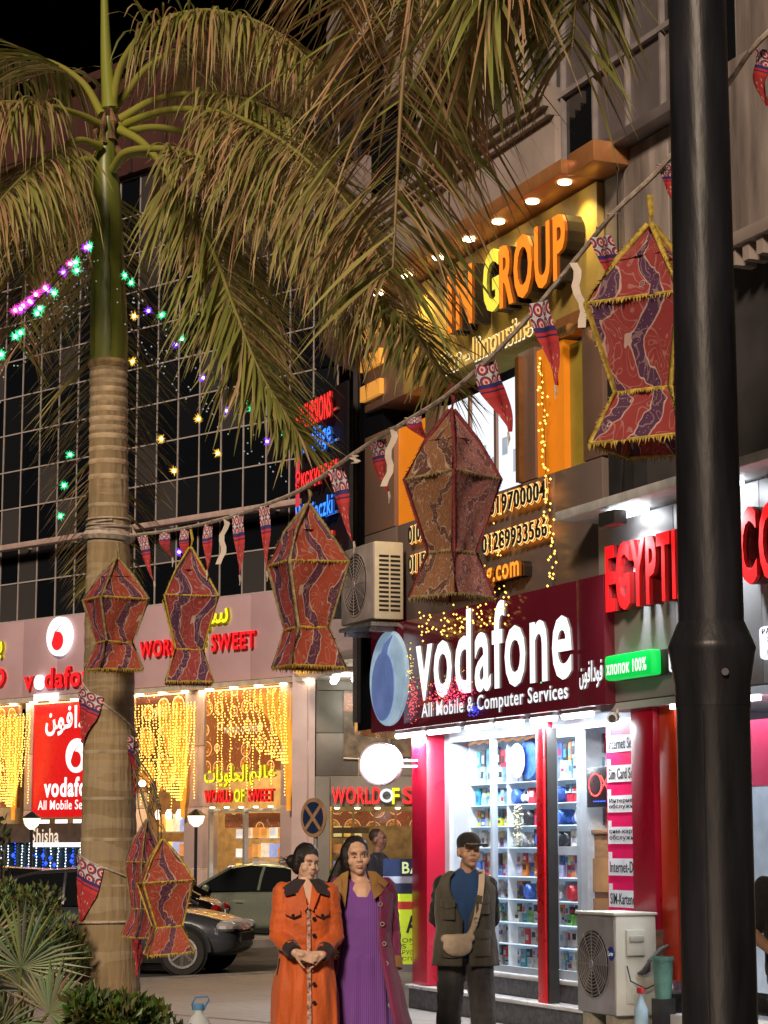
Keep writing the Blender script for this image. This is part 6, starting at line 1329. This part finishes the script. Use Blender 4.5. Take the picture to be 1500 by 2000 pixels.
def cloth(name, c, rough=.8, rib=None, var=.2, sheen=.2):
    if name in MATS: return MATS[name]
    n = newmat(name); co = n.co(); mp = n.n('Mapping'); mp.inputs['Scale'].default_value = (9, 9, 2.5); n.l(co, mp.inputs[0]); f = n.noise(mp.outputs[0], 1.0, 4)
    n.l(n.mix(n.math('MULTIPLY_ADD', f, 2, -.5), tuple(x * (1 - var * 1.3) for x in c), tuple(min(1, x * (1 + var)) for x in c)), n.b.inputs['Base Color']); n.b.inputs['Roughness'].default_value = rough; n.b.inputs['Sheen Weight'].default_value = sheen
    if rib:
        s_ = n.sep(co); w_ = n.math('SINE', n.math('MULTIPLY', s_[0], rib)); n.bump(n.math('ADD', w_, n.math('MULTIPLY', f, 2.0)), .35, .006)
    else: n.bump(n.math('ADD', f, n.math('MULTIPLY', n.noise(co, 140, 2), .15)), .7, .03)
    return n.m
def hand(wr, d, palm_n, s=1.0, side=1, curl=.5):
    """palm and five fingers leaving a wrist along d; palm_n points out of the palm"""
    wr, d, pn = Vector(wr), Vector(d).normalized(), Vector(palm_n); pn = (pn - d * pn.dot(d)).normalized(); sd = d.cross(pn) * side; P = []
    for k in range(4): o_ = (k - 1.5) * .019 * s; P.append(('c', wr + sd * o_ * .6, wr + d * .085 * s + sd * o_, .014 * s, .0105 * s))
    P.append(('e', wr + d * .045 * s, (.034 * s, .036 * s, .02 * s)))
    for k, L_ in enumerate((.066, .078, .073, .056)):
        o_ = (k - 1.5) * .0205 * s; a = wr + d * .085 * s + sd * o_; dd = d.copy(); r = .0085 * s
        for j in range(3):
            dd = (dd + pn * curl * (.45 + .25 * j)).normalized(); b = a + dd * L_ * s * (.45, .31, .24)[j]; P.append(('c', a, b, r, r * .9)); a = b; r *= .92
    a = wr + d * .02 * s + sd * -.028 * s; dd = (d * .75 - sd * .6 + pn * .25).normalized(); r = .0105 * s
    for L_ in (.042, .03, .024): b = a + dd * L_ * s; P.append(('c', a, b, r, r * .9)); a = b; dd = (dd + d * .3 + pn * .25).normalized(); r *= .92
    return P
def head_prims(c, rot, s=1.0):
    c = Vector(c); f = lambda x, y, z: c + rot @ (Vector((x, y, z)) * s); E = lambda x, y, z, a, b, g: ('e', f(x, y, z), (a * s, b * s, g * s), rot)
    return [E(0, .014, .026, .074, .09, .092), E(0, -.018, -.045, .059, .07, .07), E(0, -.058, -.092, .027, .024, .022), E(.04, -.052, -.03, .028, .028, .03), E(-.04, -.052, -.03, .028, .028, .03), E(0, -.06, .035, .055, .028, .028), ('c', f(0, -.082, .012), f(0, -.095, -.024), .0075 * s, .0105 * s), E(.012, -.092, -.028, .009, .01, .007), E(-.012, -.092, -.028, .009, .01, .007), E(.076, .012, -.012, .011, .02, .032), E(-.076, .012, -.012, .011, .02, .032), E(0, -.078, -.058, .026, .012, .014)]
def face(parent, c, rot, s, lips=(.48, .2, .17), smile=True, brow=(.09, .055, .04)):
    c = Vector(c); f = lambda x, y, z: c + rot @ (Vector((x, y, z)) * s); ew, ei, lm, bm_ = M('eye_white', (.6, .57, .54), .3, var=0), M('eye_dark', (.012, .01, .01), .2, var=0), M('lips_%d' % int(lips[0] * 100), lips, .4, var=.1), M('brow_hair', brow, .8)
    for sg_ in (-1, 1):
        e = MB().lathe_e((0, 0, 0), (.0115 * s, .005 * s, .0036 * s), 12, 8); e.v = [tuple(f(sg_ * .0315, -.0835, .0) + rot @ Vector(v)) for v in e.v]; eo = e.build('eye', ew, parent, smooth=True)
        e = MB().lathe_e((0, 0, 0), (.0048 * s, .0042 * s, .0042 * s), 10, 6); e.v = [tuple(f(sg_ * .0315 + .003, -.0862, .0) + rot @ Vector(v)) for v in e.v]; e.build('iris', ei, eo, smooth=True)
        MB().tube([f(sg_ * .016, -.0895, .004), f(sg_ * .030, -.0905, .0085), f(sg_ * .047, -.079, .002)], [.0008 * s, .0013 * s, .0008 * s], 6).build('eyelid', bm_, parent, smooth=True)
        MB().tube([f(sg_ * .014, -.092, .019), f(sg_ * .03, -.09, .026), f(sg_ * .05, -.075, .021)], [.002 * s, .003 * s, .0014 * s], 6).build('eyebrow', bm_, parent, smooth=True)
    u = .006 if smile else -.001
    MB().tube([f(-.025, -.079, -.062 + u), f(-.011, -.089, -.059), f(0, -.0905, -.0585), f(.011, -.089, -.059), f(.025, -.079, -.062 + u)], [.0015 * s, .003 * s, .0028 * s, .003 * s, .0015 * s], 6).build('upper_lip', lm, parent, smooth=True)
    MB().tube([f(-.023, -.078, -.064 + u), f(-.01, -.087, -.071), f(.01, -.087, -.071), f(.023, -.078, -.064 + u)], [.0015 * s, .0038 * s, .0038 * s, .0015 * s], 6).build('lower_lip', lm, parent, smooth=True)
    if smile: MB().tube([f(-.017, -.083, -.063 + u * .5), f(0, -.0895, -.065), f(.017, -.083, -.063 + u * .5)], [.002 * s, .004 * s, .002 * s], 6).build('teeth', M('teeth', (.7, .68, .62), .3, var=0), parent, smooth=True)
hairm = M('black_hair', (.012, .01, .009), .38, var=.3, scale=30, bump=.6, bscale=60, stretch=(6, 6, 1)); buttonD = M('dark_button', (.015, .012, .015), .3); shoem = M('shoe_dark', (.02, .018, .018), .5)
def legs(H, dx=.085, step=.0, r=(.085, .055, .04), fy=0.):
    P = []
    for s_ in (-1, 1):
        y = -s_ * step; hip = Vector((s_ * dx, 0, .52 * H)); kn = Vector((s_ * dx, y * .7 - .02, .28 * H)); an = Vector((s_ * dx, y, .055)); P += [('c', hip, kn, r[0], r[1]), ('c', kn, an, r[1], r[2]), ('c', an + Vector((0, .02, -.02)), an + Vector((0, -.15, -.028)), .032, .026)]
    return P
def button(parent, x, z, fn, off, r, mat): MB().lathe([(r, 0), (r, -.004), (r * .8, -.006)], 14, (x, fn(x, z) - off, z), 'y').build('button', mat, parent)

# ---- woman in the orange coat
sk1 = skinmat('skin_light', (.74, .50, .37)); sk2 = skinmat('skin_warm', (.70, .45, .32)); sk3 = skinmat('skin_tan', (.52, .32, .22))
d1 = 13.8; X1 = (600 - 750) / FPX * d1; PA = thing('person', 'smiling person in long orange coat with dark collar, hands clasped', 'person', (X1, d1, 0), math.radians(7))
H = 1.64; hc = (.005, .0, H - .118); hr = Matrix.Rotation(math.radians(26), 3, 'Z') @ Matrix.Rotation(math.radians(6), 3, 'Y') @ Matrix.Rotation(math.radians(4), 3, 'X')
T = Loft([(1.435, 0, .015, .055, .05), (1.395, 0, .012, .09, .062), (1.355, 0, .01, .15, .082), (1.30, 0, .0, .168, .10), (1.18, 0, -.005, .165, .12), (1.02, 0, 0, .155, .125), (.92, 0, 0, .168, .132), (.75, 0, 0, .195, .15), (.45, 0, 0, .21, .165), (.14, 0, 0, .235, .185)])
wl, wr_ = Vector((-.085, -.215, .99)), Vector((.085, -.195, .975)); el, er = Vector((-.168, -.03, 1.08)), Vector((.172, -.03, 1.07)); shl_, shr = Vector((-.14, .005, 1.345)), Vector((.14, .005, 1.345))
pr = head_prims(hc, hr, .9) + [('c', (0, .012, 1.36), (0, .01, 1.46), .052, .048), ('c', (-.12, .01, 1.35), (.12, .01, 1.35), .05, .05), ('c', (0, .01, 1.3), (0, .01, .98), .11, .115), ('c', (0, .01, .95), (0, .01, .85), .125, .13)] + legs(H) + [('c', shl_, el, .042, .036), ('c', el, wl, .034, .024), ('c', shr, er, .042, .036), ('c', er, wr_, .034, .024)] + hand(wl, (.9, -.12, -.28), (0, 1, -.2), .88, 1, .22) + hand(wr_, (-.9, -.05, -.12), (0, 1, -.2), .88, -1, .3)
BA = blob('body', pr, sk1, PA, .0065, 2); face(PA, hc, hr, .9)
orangeC = cloth('orange_cloth', (.62, .115, .015), .6); darkC = cloth('dark_trim_cloth', (.025, .016, .022), .8)
fo = lambda z, th: .010 * math.sin(9 * th + 1.5 * math.sin(z * 5)) * max(0, min(1, (1.0 - z) / .5)) + .005 * math.sin(17 * th + z * 8) * max(0, (1.0 - z))
def wrink(sc=20, a=.009): return lambda p: a * (mnoise.noise(Vector((p.x * sc * .6, p.y * sc * .6, p.z * sc))) + .5 * mnoise.noise(p * sc * 2.2))
pr = [('r', T.rings(48, .03, fo, None, 1.40)), ('c', shl_, el, .068, .062), ('c', el, wl.lerp(el, .22), .06, .05), ('c', shr, er, .068, .062), ('c', er, wr_.lerp(er, .22), .06, .05), ('c', (-.09, .01, 1.36), (.09, .01, 1.36), .055, .055)]
def drape_(p):
    if p.z < .98: return .013 * mnoise.noise(Vector((p.x * 22, p.y * 22, p.z * 2.6))) + .004 * mnoise.noise(Vector((p.x * 45, p.y * 45, p.z * 7)))
    return .007 * mnoise.noise(Vector((p.x * 13 + p.z * 9, p.y * 13, p.z * 24))) + .003 * mnoise.noise(p * 50)
CA = blob('coat', pr, orangeC, PA, .008, 2, drape_)
for a, b in ((el, wl), (er, wr_)): MB().tube([b.lerp(a, .30), b.lerp(a, .16), b.lerp(a, .02)], [.055, .05, .046], 16).build('cuff', darkC, CA, smooth=True)
F1 = lambda x, z: min(T.front(x, z), -.02)
for sg_ in (-1, 1):
    patch('collar', [(sg_ * .012 if sg_ > 0 else -.012, 1.425), (sg_ * .075, 1.43), (sg_ * .15, 1.375), (sg_ * .135, 1.325), (sg_ * .06, 1.345)], F1, .022, darkC, CA, .012)
    patch('pocket_flap', [(sg_ * .045, 1.245), (sg_ * .135, 1.245), (sg_ * .135, 1.215), (sg_ * .09, 1.195), (sg_ * .045, 1.215)], F1, .012, orangeC, CA, .008); MB().tube([(x, F1(x, z) - .022, z) for x, z in ((sg_ * .045, 1.213), (sg_ * .09, 1.193), (sg_ * .135, 1.213))], .004, 6).build('flap_piping', darkC, CA); button(CA, sg_ * .09, 1.208, F1, .021, .011, buttonD)
patch('open_neck', [(-.04, 1.44), (.04, 1.44), (.012, 1.265)], F1, .016, sk1, BA, .004, 5); patch('lapel', [(.03, 1.40), (.075, 1.34), (.03, 1.235), (.008, 1.255)], F1, .024, orangeC, CA, .008); patch('lapel', [(-.03, 1.40), (-.075, 1.34), (-.022, 1.235), (-.004, 1.255)], F1, .024, orangeC, CA, .008)
patch('floral_placket', [(-.008, 1.27), (.016, 1.27), (.018, .5), (.026, .15), (.0, .15), (-.004, .5)], F1, .012, M('floral_lining', (.5, .3, .24), .8, var=.9, scale=45), CA, .004, 5)
for z in (1.19, 1.09, .985, .80, .69, .55, .42): button(CA, .038, z, F1, .018, .012, buttonD)
for sg_ in (-1, 1): MB().tube([(sg_ * .165, F1(sg_ * .165, .93) - .012, .95), (sg_ * .18, F1(sg_ * .178, .86) - .014, .85)], .004, 5).build('pocket_welt', darkC, CA)
hp = [('e', Vector(hc) + hr @ Vector((0, .026, .036)), (.079, .09, .094), hr), ('e', Vector(hc) + hr @ Vector((0, .09, -.02)), (.05, .05, .06), hr), ('e', Vector(hc) + hr @ Vector((-.035, .115, .0)), (.045, .045, .045), hr), ('e', Vector(hc) + hr @ Vector((.062, .03, .02)), (.02, .04, .05), hr), ('e', Vector(hc) + hr @ Vector((-.062, .03, .0)), (.02, .045, .07), hr)]
HA = blob('hair', hp, hairm, PA, .006, 2, wrink(60, .0015))
for k in range(9): a = Vector(hc) + hr @ Vector((-.05 + .01 * math.sin(k), .13, .0)); MB().tube([a, a + Vector((-.02 - .006 * k, .01, .03 * math.cos(k * 1.3))), a + Vector((-.045 - .004 * k, .01, .02 * math.sin(k * 2)))], [.003, .002, .001], 4).build('loose_strand', hairm, HA)
for s_ in (-1, 1): MB().ell((s_ * .085, -.06, .035), (.042, .12, .035)).build('shoe', shoem, PA, smooth=True)

# ---- woman in the purple dress and plum coat
d2 = 14.05; X2 = (708 - 750) / FPX * d2; PB = thing('person', 'long haired person in purple dress and open plum coat with mustard collar', 'person', (X2, d2, 0), 0)
H = 1.685; hc = (-.035, 0, H - .12); hr = Matrix.Rotation(math.radians(10), 3, 'Z') @ Matrix.Rotation(math.radians(-4), 3, 'Y')
T2 = Loft([(1.46, -.03, .012, .055, .05), (1.42, -.02, .012, .09, .065), (1.375, -.01, .01, .155, .085), (1.32, 0, .0, .165, .105), (1.2, 0, -.02, .16, .13), (1.05, 0, -.025, .155, .14), (.93, 0, -.02, .17, .155), (.75, .0, 0, .2, .165), (.45, .01, 0, .225, .18), (.1, .02, 0, .26, .2)])
sl2, sr2 = Vector((-.145, .01, 1.37)), Vector((.145, .01, 1.37)); el2, wl2 = Vector((-.21, -.03, 1.10)), Vector((-.195, -.19, 1.06)); er2, wr2 = Vector((.178, .03, 1.09)), Vector((.19, -.03, .86))
pr = head_prims(hc, hr, 1.0) + [('c', (-.01, .012, 1.38), (-.03, .01, 1.48), .054, .05), ('c', (-.12, .01, 1.37), (.12, .01, 1.37), .05, .05), ('c', (0, 0, 1.32), (0, 0, 1.0), .11, .12), ('c', (0, .0, .95), (0, .0, .87), .13, .135)] + legs(H, .09, .06) + [('c', sl2, el2, .044, .038), ('c', el2, wl2, .036, .026), ('c', sr2, er2, .044, .038), ('c', er2, wr2, .036, .026)] + hand(wl2, (.1, -.5, -.5), (.6, .3, -.3), .95, 1, .6) + hand(wr2, (.1, -.12, -1), (-1, .2, 0), .95, 1, .5)
BB = blob('body', pr, sk2, PB, .0065, 2); face(PB, hc, hr, 1.0, (.48, .2, .17))
purp = cloth('purple_knit', (.19, .065, .36), .75, rib=520, var=.12); plum = cloth('plum_cloth', (.21, .018, .095), .65); must = cloth('mustard_cloth', (.33, .18, .045), .7)
fo2 = lambda z, th: (.016 * math.sin(7 * th + z * 3) + .007 * math.sin(15 * th - z * 5)) * max(0, min(1, (.95 - z) / .6))
DB = blob('dress', [('r', T2.rings(56, .03, fo2, None, 1.405)), ('c', (-.1, .01, 1.375), (.1, .01, 1.375), .05, .05)], purp, PB, .009, 2, lambda p: (.012 * mnoise.noise(Vector((p.x * 20, p.y * 20, p.z * 2.2))) if p.z < .95 else .004 * mnoise.noise(Vector((p.x * 12, p.y * 12, p.z * 18)))))
def coat_open(T, gl, gr, off, zs, mat, parent, flare):
    rr = []
    for i in range(41):
        z = zs[0] + (zs[1] - zs[0]) * i / 40; f = max(0, (1.0 - z) / .9); row = []
        a0 = -PI / 2 + gr(z); a1 = 1.5 * PI - gl(z)
        for j in range(49):
            th = a0 + (a1 - a0) * j / 48; x, y, zz = T.pt(z, th, off + flare * f + f * (.018 * math.sin(8 * th + z * 3) + .008 * math.sin(19 * th)) + .009 * mnoise.noise(Vector((th * 3.1, z * 5, off * 50))) + .005 * mnoise.noise(Vector((th * 7, z * 16, 3)))); row.append((x, y, zz))
        rr.append(row)
    me = MB().rings(rr, False).mesh('coat', True); o = mobj('coat', me, mat, parent); s_ = o.modifiers.new('t', 'SOLIDIFY'); s_.thickness = .014; s_.offset = 1; return o
CBo = coat_open(T2, lambda z: .75, lambda z: .55 + .25 * max(0, 1 - z), .018, (.08, 1.40), plum, PB, .08)
blob('sleeve', [('c', sl2, el2, .07, .064), ('c', el2, wl2.lerp(el2, .2), .062, .055), ('e', sl2 + Vector((.03, 0, 0)), (.08, .075, .065))], plum, CBo, .009, 3, wrink()); blob('sleeve', [('c', sr2, er2, .07, .066), ('c', er2, wr2.lerp(er2, .25), .065, .062), ('e', sr2 + Vector((-.03, 0, 0)), (.08, .075, .065))], plum, CBo, .009, 3, wrink())
MB().tube([wr2.lerp(er2, .34), wr2.lerp(er2, .2), wr2.lerp(er2, .04)], [.066, .068, .066], 16).build('cuff', must, CBo, smooth=True)
F2 = lambda x, z: min(T2.front(x, z), -.02)
patch('collar', [(.035, 1.475), (.085, 1.47), (.165, 1.40), (.12, 1.335), (.075, 1.30), (.06, 1.40)], F2, .036, must, CBo, .012); patch('collar', [(-.085, 1.475), (-.125, 1.46), (-.19, 1.40), (-.145, 1.34), (-.105, 1.25), (-.09, 1.38)], F2, .036, must, CBo, .012)
gb = M('ring_button', (.6, .55, .5), .25, metal=.6)
for k, z in enumerate((1.27, 1.15, 1.03, .91, .79, .66, .53, .42)):
    x = .115 + .012 * k; MB().lathe([(.014, 0), (.014, -.006), (.009, -.006), (.009, 0)], 16, (x, F2(x, z) - .045 - .004 * k, z), 'y', True).build('button', gb, CBo)
hp = [('e', Vector(hc) + hr @ Vector((0, .028, .04)), (.084, .092, .094), hr), ('e', Vector(hc) + hr @ Vector((-.07, .03, -.03)), (.035, .07, .11), hr), ('e', Vector(hc) + hr @ Vector((.066, .04, -.01)), (.022, .05, .075), hr), ('c', Vector(hc) + Vector((-.075, .05, -.05)), Vector(hc) + Vector((-.135, .06, -.17)), .062, .055), ('c', Vector(hc) + Vector((-.135, .06, -.16)), Vector(hc) + Vector((-.15, .08, -.3)), .05, .03), ('c', Vector(hc) + Vector((0, .08, -.02)), Vector(hc) + Vector((-.05, .1, -.25)), .07, .05)]
blob('hair', hp, hairm, PB, .007, 2, wrink(55, .002))
for s_ in (-1, 1): MB().ell((s_ * .09, -.06 - s_ * .06, .035), (.042, .12, .035)).build('shoe', shoem, PB, smooth=True)

# ---- man with cap, vest and cross-body bag
d3 = 15.8; X3 = (906 - 750) / FPX * d3; PC = thing('person', 'person in black cap and olive vest with cream cross body bag', 'person', (X3, d3, 0), 0)
H = 1.72; hc = (.03, -.03, H - .125); hr = Matrix.Rotation(math.radians(14), 3, 'Z') @ Matrix.Rotation(math.radians(-3), 3, 'X')
T3 = Loft([(1.475, .015, .0, .07, .062), (1.445, .01, .005, .1, .07), (1.405, 0, .01, .15, .085), (1.34, 0, .01, .185, .11), (1.2, 0, 0, .185, .13), (1.05, 0, 0, .18, .135), (.95, 0, 0, .195, .135), (.84, 0, 0, .2, .14)])
s3l, s3r = Vector((-.16, .02, 1.36)), Vector((.16, .02, 1.36)); e3l, w3l = Vector((-.205, .1, 1.12)), Vector((-.07, .2, .97)); e3r, w3r = Vector((.2, .12, 1.12)), Vector((.07, .2, .97))
pr = head_prims(hc, hr, 1.02) + [('c', (.01, .01, 1.4), (.025, -.01, 1.51), .06, .058), ('c', (-.12, .01, 1.365), (.12, .01, 1.365), .05, .05), ('c', (-.05, .01, 1.3), (-.05, .01, 1.0), .08, .09), ('c', (.05, .01, 1.3), (.05, .01, 1.0), .08, .09), ('c', (0, 0, .98), (0, 0, .9), .105, .105)] + legs(H, .095, .13) + [('c', s3l, e3l, .05, .042), ('c', e3l, w3l, .038, .028), ('c', s3r, e3r, .05, .042), ('c', e3r, w3r, .038, .028)] + hand(w3l, (1, .1, -.2), (0, 1, 0), 1.05, 1, .5) + hand(w3r, (-1, .2, -.2), (0, 1, 0), 1.05, -1, .5)
BCb = blob('body', pr, sk3, PC, .007, 2); face(PC, hc, hr, 1.02, (.36, .19, .15), False, (.08, .06, .05))
blue = cloth('blue_shirt', (.012, .06, .19), .8); blkc = cloth('black_cloth', (.012, .012, .014), .85); olive = cloth('olive_vest', (.085, .082, .06), .75, var=.35); den = cloth('grey_denim', (.05, .05, .053), .8, var=.5); crm = cloth('cream_canvas', (.62, .52, .40), .8)
blob('shirt', [('r', [[(x, y, z) for x, y, z in r_] for r_ in T3.rings(32, .05, lambda z, t_: -.012)]), ('c', (-.13, .01, 1.365), (.13, .01, 1.365), .06, .06)], blue, PC, .01, 3)
blob('sleeve', [('c', s3l, e3l, .068, .056), ('c', e3l, w3l, .053, .042)], blkc, PC, .009, 3, wrink()); blob('sleeve', [('c', s3r, e3r, .068, .056), ('c', e3r, w3r, .053, .042)], blkc, PC, .009, 3, wrink())
VE = coat_open(T3, lambda z: .08 + max(0, (z - 1.12)) * 2.0, lambda z: .05 + max(0, (z - 1.12)) * 1.9, .014, (.80, 1.445), olive, PC, .05); VE.name = 'vest'
F3 = lambda x, z: min(T3.front(x, z), -.01)
for x0, x1, z0, z1 in ((.07, .17, 1.16, 1.29), (.06, .175, .87, 1.05), (-.175, -.08, 1.12, 1.26), (-.18, -.07, .86, 1.02)):
    patch('vest_pocket', [(x0, z0), (x1, z0), (x1, z1), (x0, z1)], F3, .034, olive, VE, .022); patch('pocket_flap', [(x0 - .004, z1 - .005), (x1 + .004, z1 - .005), (x1 + .004, z1 - .05), ((x0 + x1) / 2, z1 - .065), (x0 - .004, z1 - .05)], F3, .058, olive, VE, .006)
fo3 = lambda p: .007 * mnoise.noise(Vector((p.x * 9, p.y * 9, p.z * 22))) + .004 * mnoise.noise(p * 40)
tp = [('c', (-.09, .0, .88), (-.115, .05, .5), .108, .092), ('c', (-.115, .05, .5), (-.125, .15, .08), .09, .088), ('c', (.09, .0, .88), (.115, -.12, .5), .108, .092), ('c', (.115, -.12, .5), (.12, -.13, .08), .09, .09), ('e', (0, 0, .9), (.18, .13, .1))]
blob('trousers', tp, den, PC, .01, 2, fo3)
bp = blob('bag', [('e', (-.06, -.19, .94), (.105, .045, .075)), ('c', (-.15, -.18, .99), (.035, -.18, 1.0), .03, .03), ('c', (.02, -.18, 1.0), (.055, -.17, 1.08), .028, .02), ('e', (-.055, -.185, .975), (.1, .04, .05))], crm, PC, .008, 3, wrink(30, .003))
pts = [(.055, 1.08), (.075, 1.15), (.095, 1.25), (.11, 1.35), (.115, 1.42)]; m = MB(); sw = .021
m.rings([[(x - sw, F3(x, z) - .05, z), (x + sw, F3(x, z) - .05, z), (x + sw, F3(x, z) - .058, z), (x - sw, F3(x, z) - .058, z)] for x, z in pts] + [[(.12 - sw, .0, 1.455), (.12 + sw, .0, 1.45), (.12 + sw, -.01, 1.462), (.12 - sw, -.01, 1.468)]]); m.build('strap', crm, bp, smooth=True, ang=60); MB().lathe([(.02, 0), (.02, -.008), (.013, -.008), (.013, 0)], 14, (.068, F3(.068, 1.12) - .062, 1.12), 'y', True).build('strap_ring', gb, bp)
cpm = cloth('cap_black', (.012, .012, .013), .8)
CPc = blob('cap', [('e', Vector(hc) + hr @ Vector((0, .012, .062)), (.088, .102, .075), hr), ('e', Vector(hc) + hr @ Vector((0, .012, .04)), (.087, .1, .03), hr)], cpm, PC, .007, 2); vz = MB(); rr = []; vr = Matrix.Rotation(math.radians(38), 3, 'Z')
for k in range(13): a = -PI + PI * k / 12; x, y = math.cos(a) * .078, math.sin(a); rr.append([Vector(hc) + vr @ Vector((x, -.05, .052 - .1 * x * x)), Vector(hc) + vr @ Vector((x * 1.04, -.05 + y * .13, .05 - 2.2 * x * x)), Vector(hc) + vr @ Vector((x * 1.04, -.05 + y * .13, .038 - 2.2 * x * x)), Vector(hc) + vr @ Vector((x, -.05, .036 - .1 * x * x))])
vz.rings(rr).build('visor', cpm, CPc, smooth=True, ang=50)
blob('hair', [('e', Vector(hc) + hr @ Vector((0, .045, .0)), (.078, .065, .06), hr), ('e', Vector(hc) + hr @ Vector((.071, .02, .015)), (.012, .02, .03), hr), ('e', Vector(hc) + hr @ Vector((-.071, .02, .015)), (.012, .02, .03), hr)], M('greying_hair', (.05, .048, .045), .7, var=.4, scale=40), PC, .007, 2)
for s_, y in ((-1, .13), (1, -.13)): MB().ell((s_ * .1, y - .06, .04), (.048, .135, .04)).build('shoe', shoem, PC, smooth=True)

# ---- two more people, each partly hidden
def plain_person(label, X, Y, rz, H, shirt, trous, skin, hairmat, arms):
    t = thing('person', label, 'person', (X, Y, 0), rz); hc = (0, -.01, H - .12); I3 = Matrix.Identity(3); k = H / 1.72
    T = Loft([(1.47 * k, 0, .0, .065, .06), (1.40 * k, 0, .01, .18, .09), (1.34 * k, 0, .01, .21, .11), (1.1 * k, 0, 0, .2, .13), (.9 * k, 0, 0, .2, .135)]); sh = [Vector((s_ * .195, .01, 1.38 * k)) for s_ in (-1, 1)]
    P = head_prims(hc, I3, 1.0) + [('c', (0, .01, 1.4 * k), (0, 0, 1.5 * k), .06, .057), ('c', (-.14, .01, 1.38 * k), (.14, .01, 1.38 * k), .055, .055), ('c', (-.05, .01, 1.3 * k), (-.05, 0, .95 * k), .08, .09), ('c', (.05, .01, 1.3 * k), (.05, 0, .95 * k), .08, .09)] + legs(H, .095, .06)
    for s_, (e, w_) in zip((0, 1), arms): e, w_ = Vector(e), Vector(w_); P += [('c', sh[s_], e, .05, .043), ('c', e, w_, .042, .03)] + hand(w_, w_ - e, (0, -1, -.3), 1.0, -1 if s_ else 1, .4)
    blob('body', P, skin, t, .009, 2); face(t, hc, I3, 1.0, (.28, .12, .1), False)
    blob('shirt', [('r', T.rings(28, .05)), ('c', (-.15, .01, 1.38 * k), (.15, .01, 1.38 * k), .068, .068)] + [('c', sh[i], sh[i].lerp(Vector(arms[i][0]), .75), .075, .07) for i in (0, 1)], shirt, t, .011, 3, wrink(20, .006))
    blob('trousers', [('c', (s_ * .095, 0, .9 * k), (s_ * .1, -s_ * .04, .5), .1, .082) for s_ in (-1, 1)] + [('c', (s_ * .1, -s_ * .04, .5), (s_ * .1, -s_ * .06, .08), .08, .075) for s_ in (-1, 1)] + [('e', (0, 0, .9 * k), (.18, .13, .1))], trous, t, .011, 2, fo3)
    blob('hair', [('e', (0, .02, H - .08), (.079, .09, .085))], hairmat, t, .008, 1)
    for s_ in (-1, 1): MB().ell((s_ * .1, -.06 - s_ * .06, .04), (.046, .13, .04)).build('shoe', shoem, t, smooth=True)
navyc = cloth('navy_shirt', (.012, .014, .03), .8)
plain_person('person in dark navy shirt turned away behind the purple dress and plum coat', (738 - 750) / FPX * 25.5, 25.5, math.radians(70), 1.83, navyc, blkc, skinmat('skin_brown', (.28, .14, .1)), M('brown_hair', (.03, .018, .014), .6), [((-.27, .0, 1.13), (-.25, -.15, .92)), ((.27, .0, 1.13), (.25, -.15, .92))])
plain_person('person in black t-shirt cut off by the right edge', (1548 - 750) / FPX * 12.6, 12.6, math.radians(-25), 1.73, blkc, cloth('brown_trousers', (.07, .06, .055), .8), skinmat('skin_tan', (.36, .21, .14)), hairm, [((-.27, -.03, 1.14), (-.1, -.26, 1.06)), ((.27, -.03, 1.14), (.1, -.26, 1.06))])
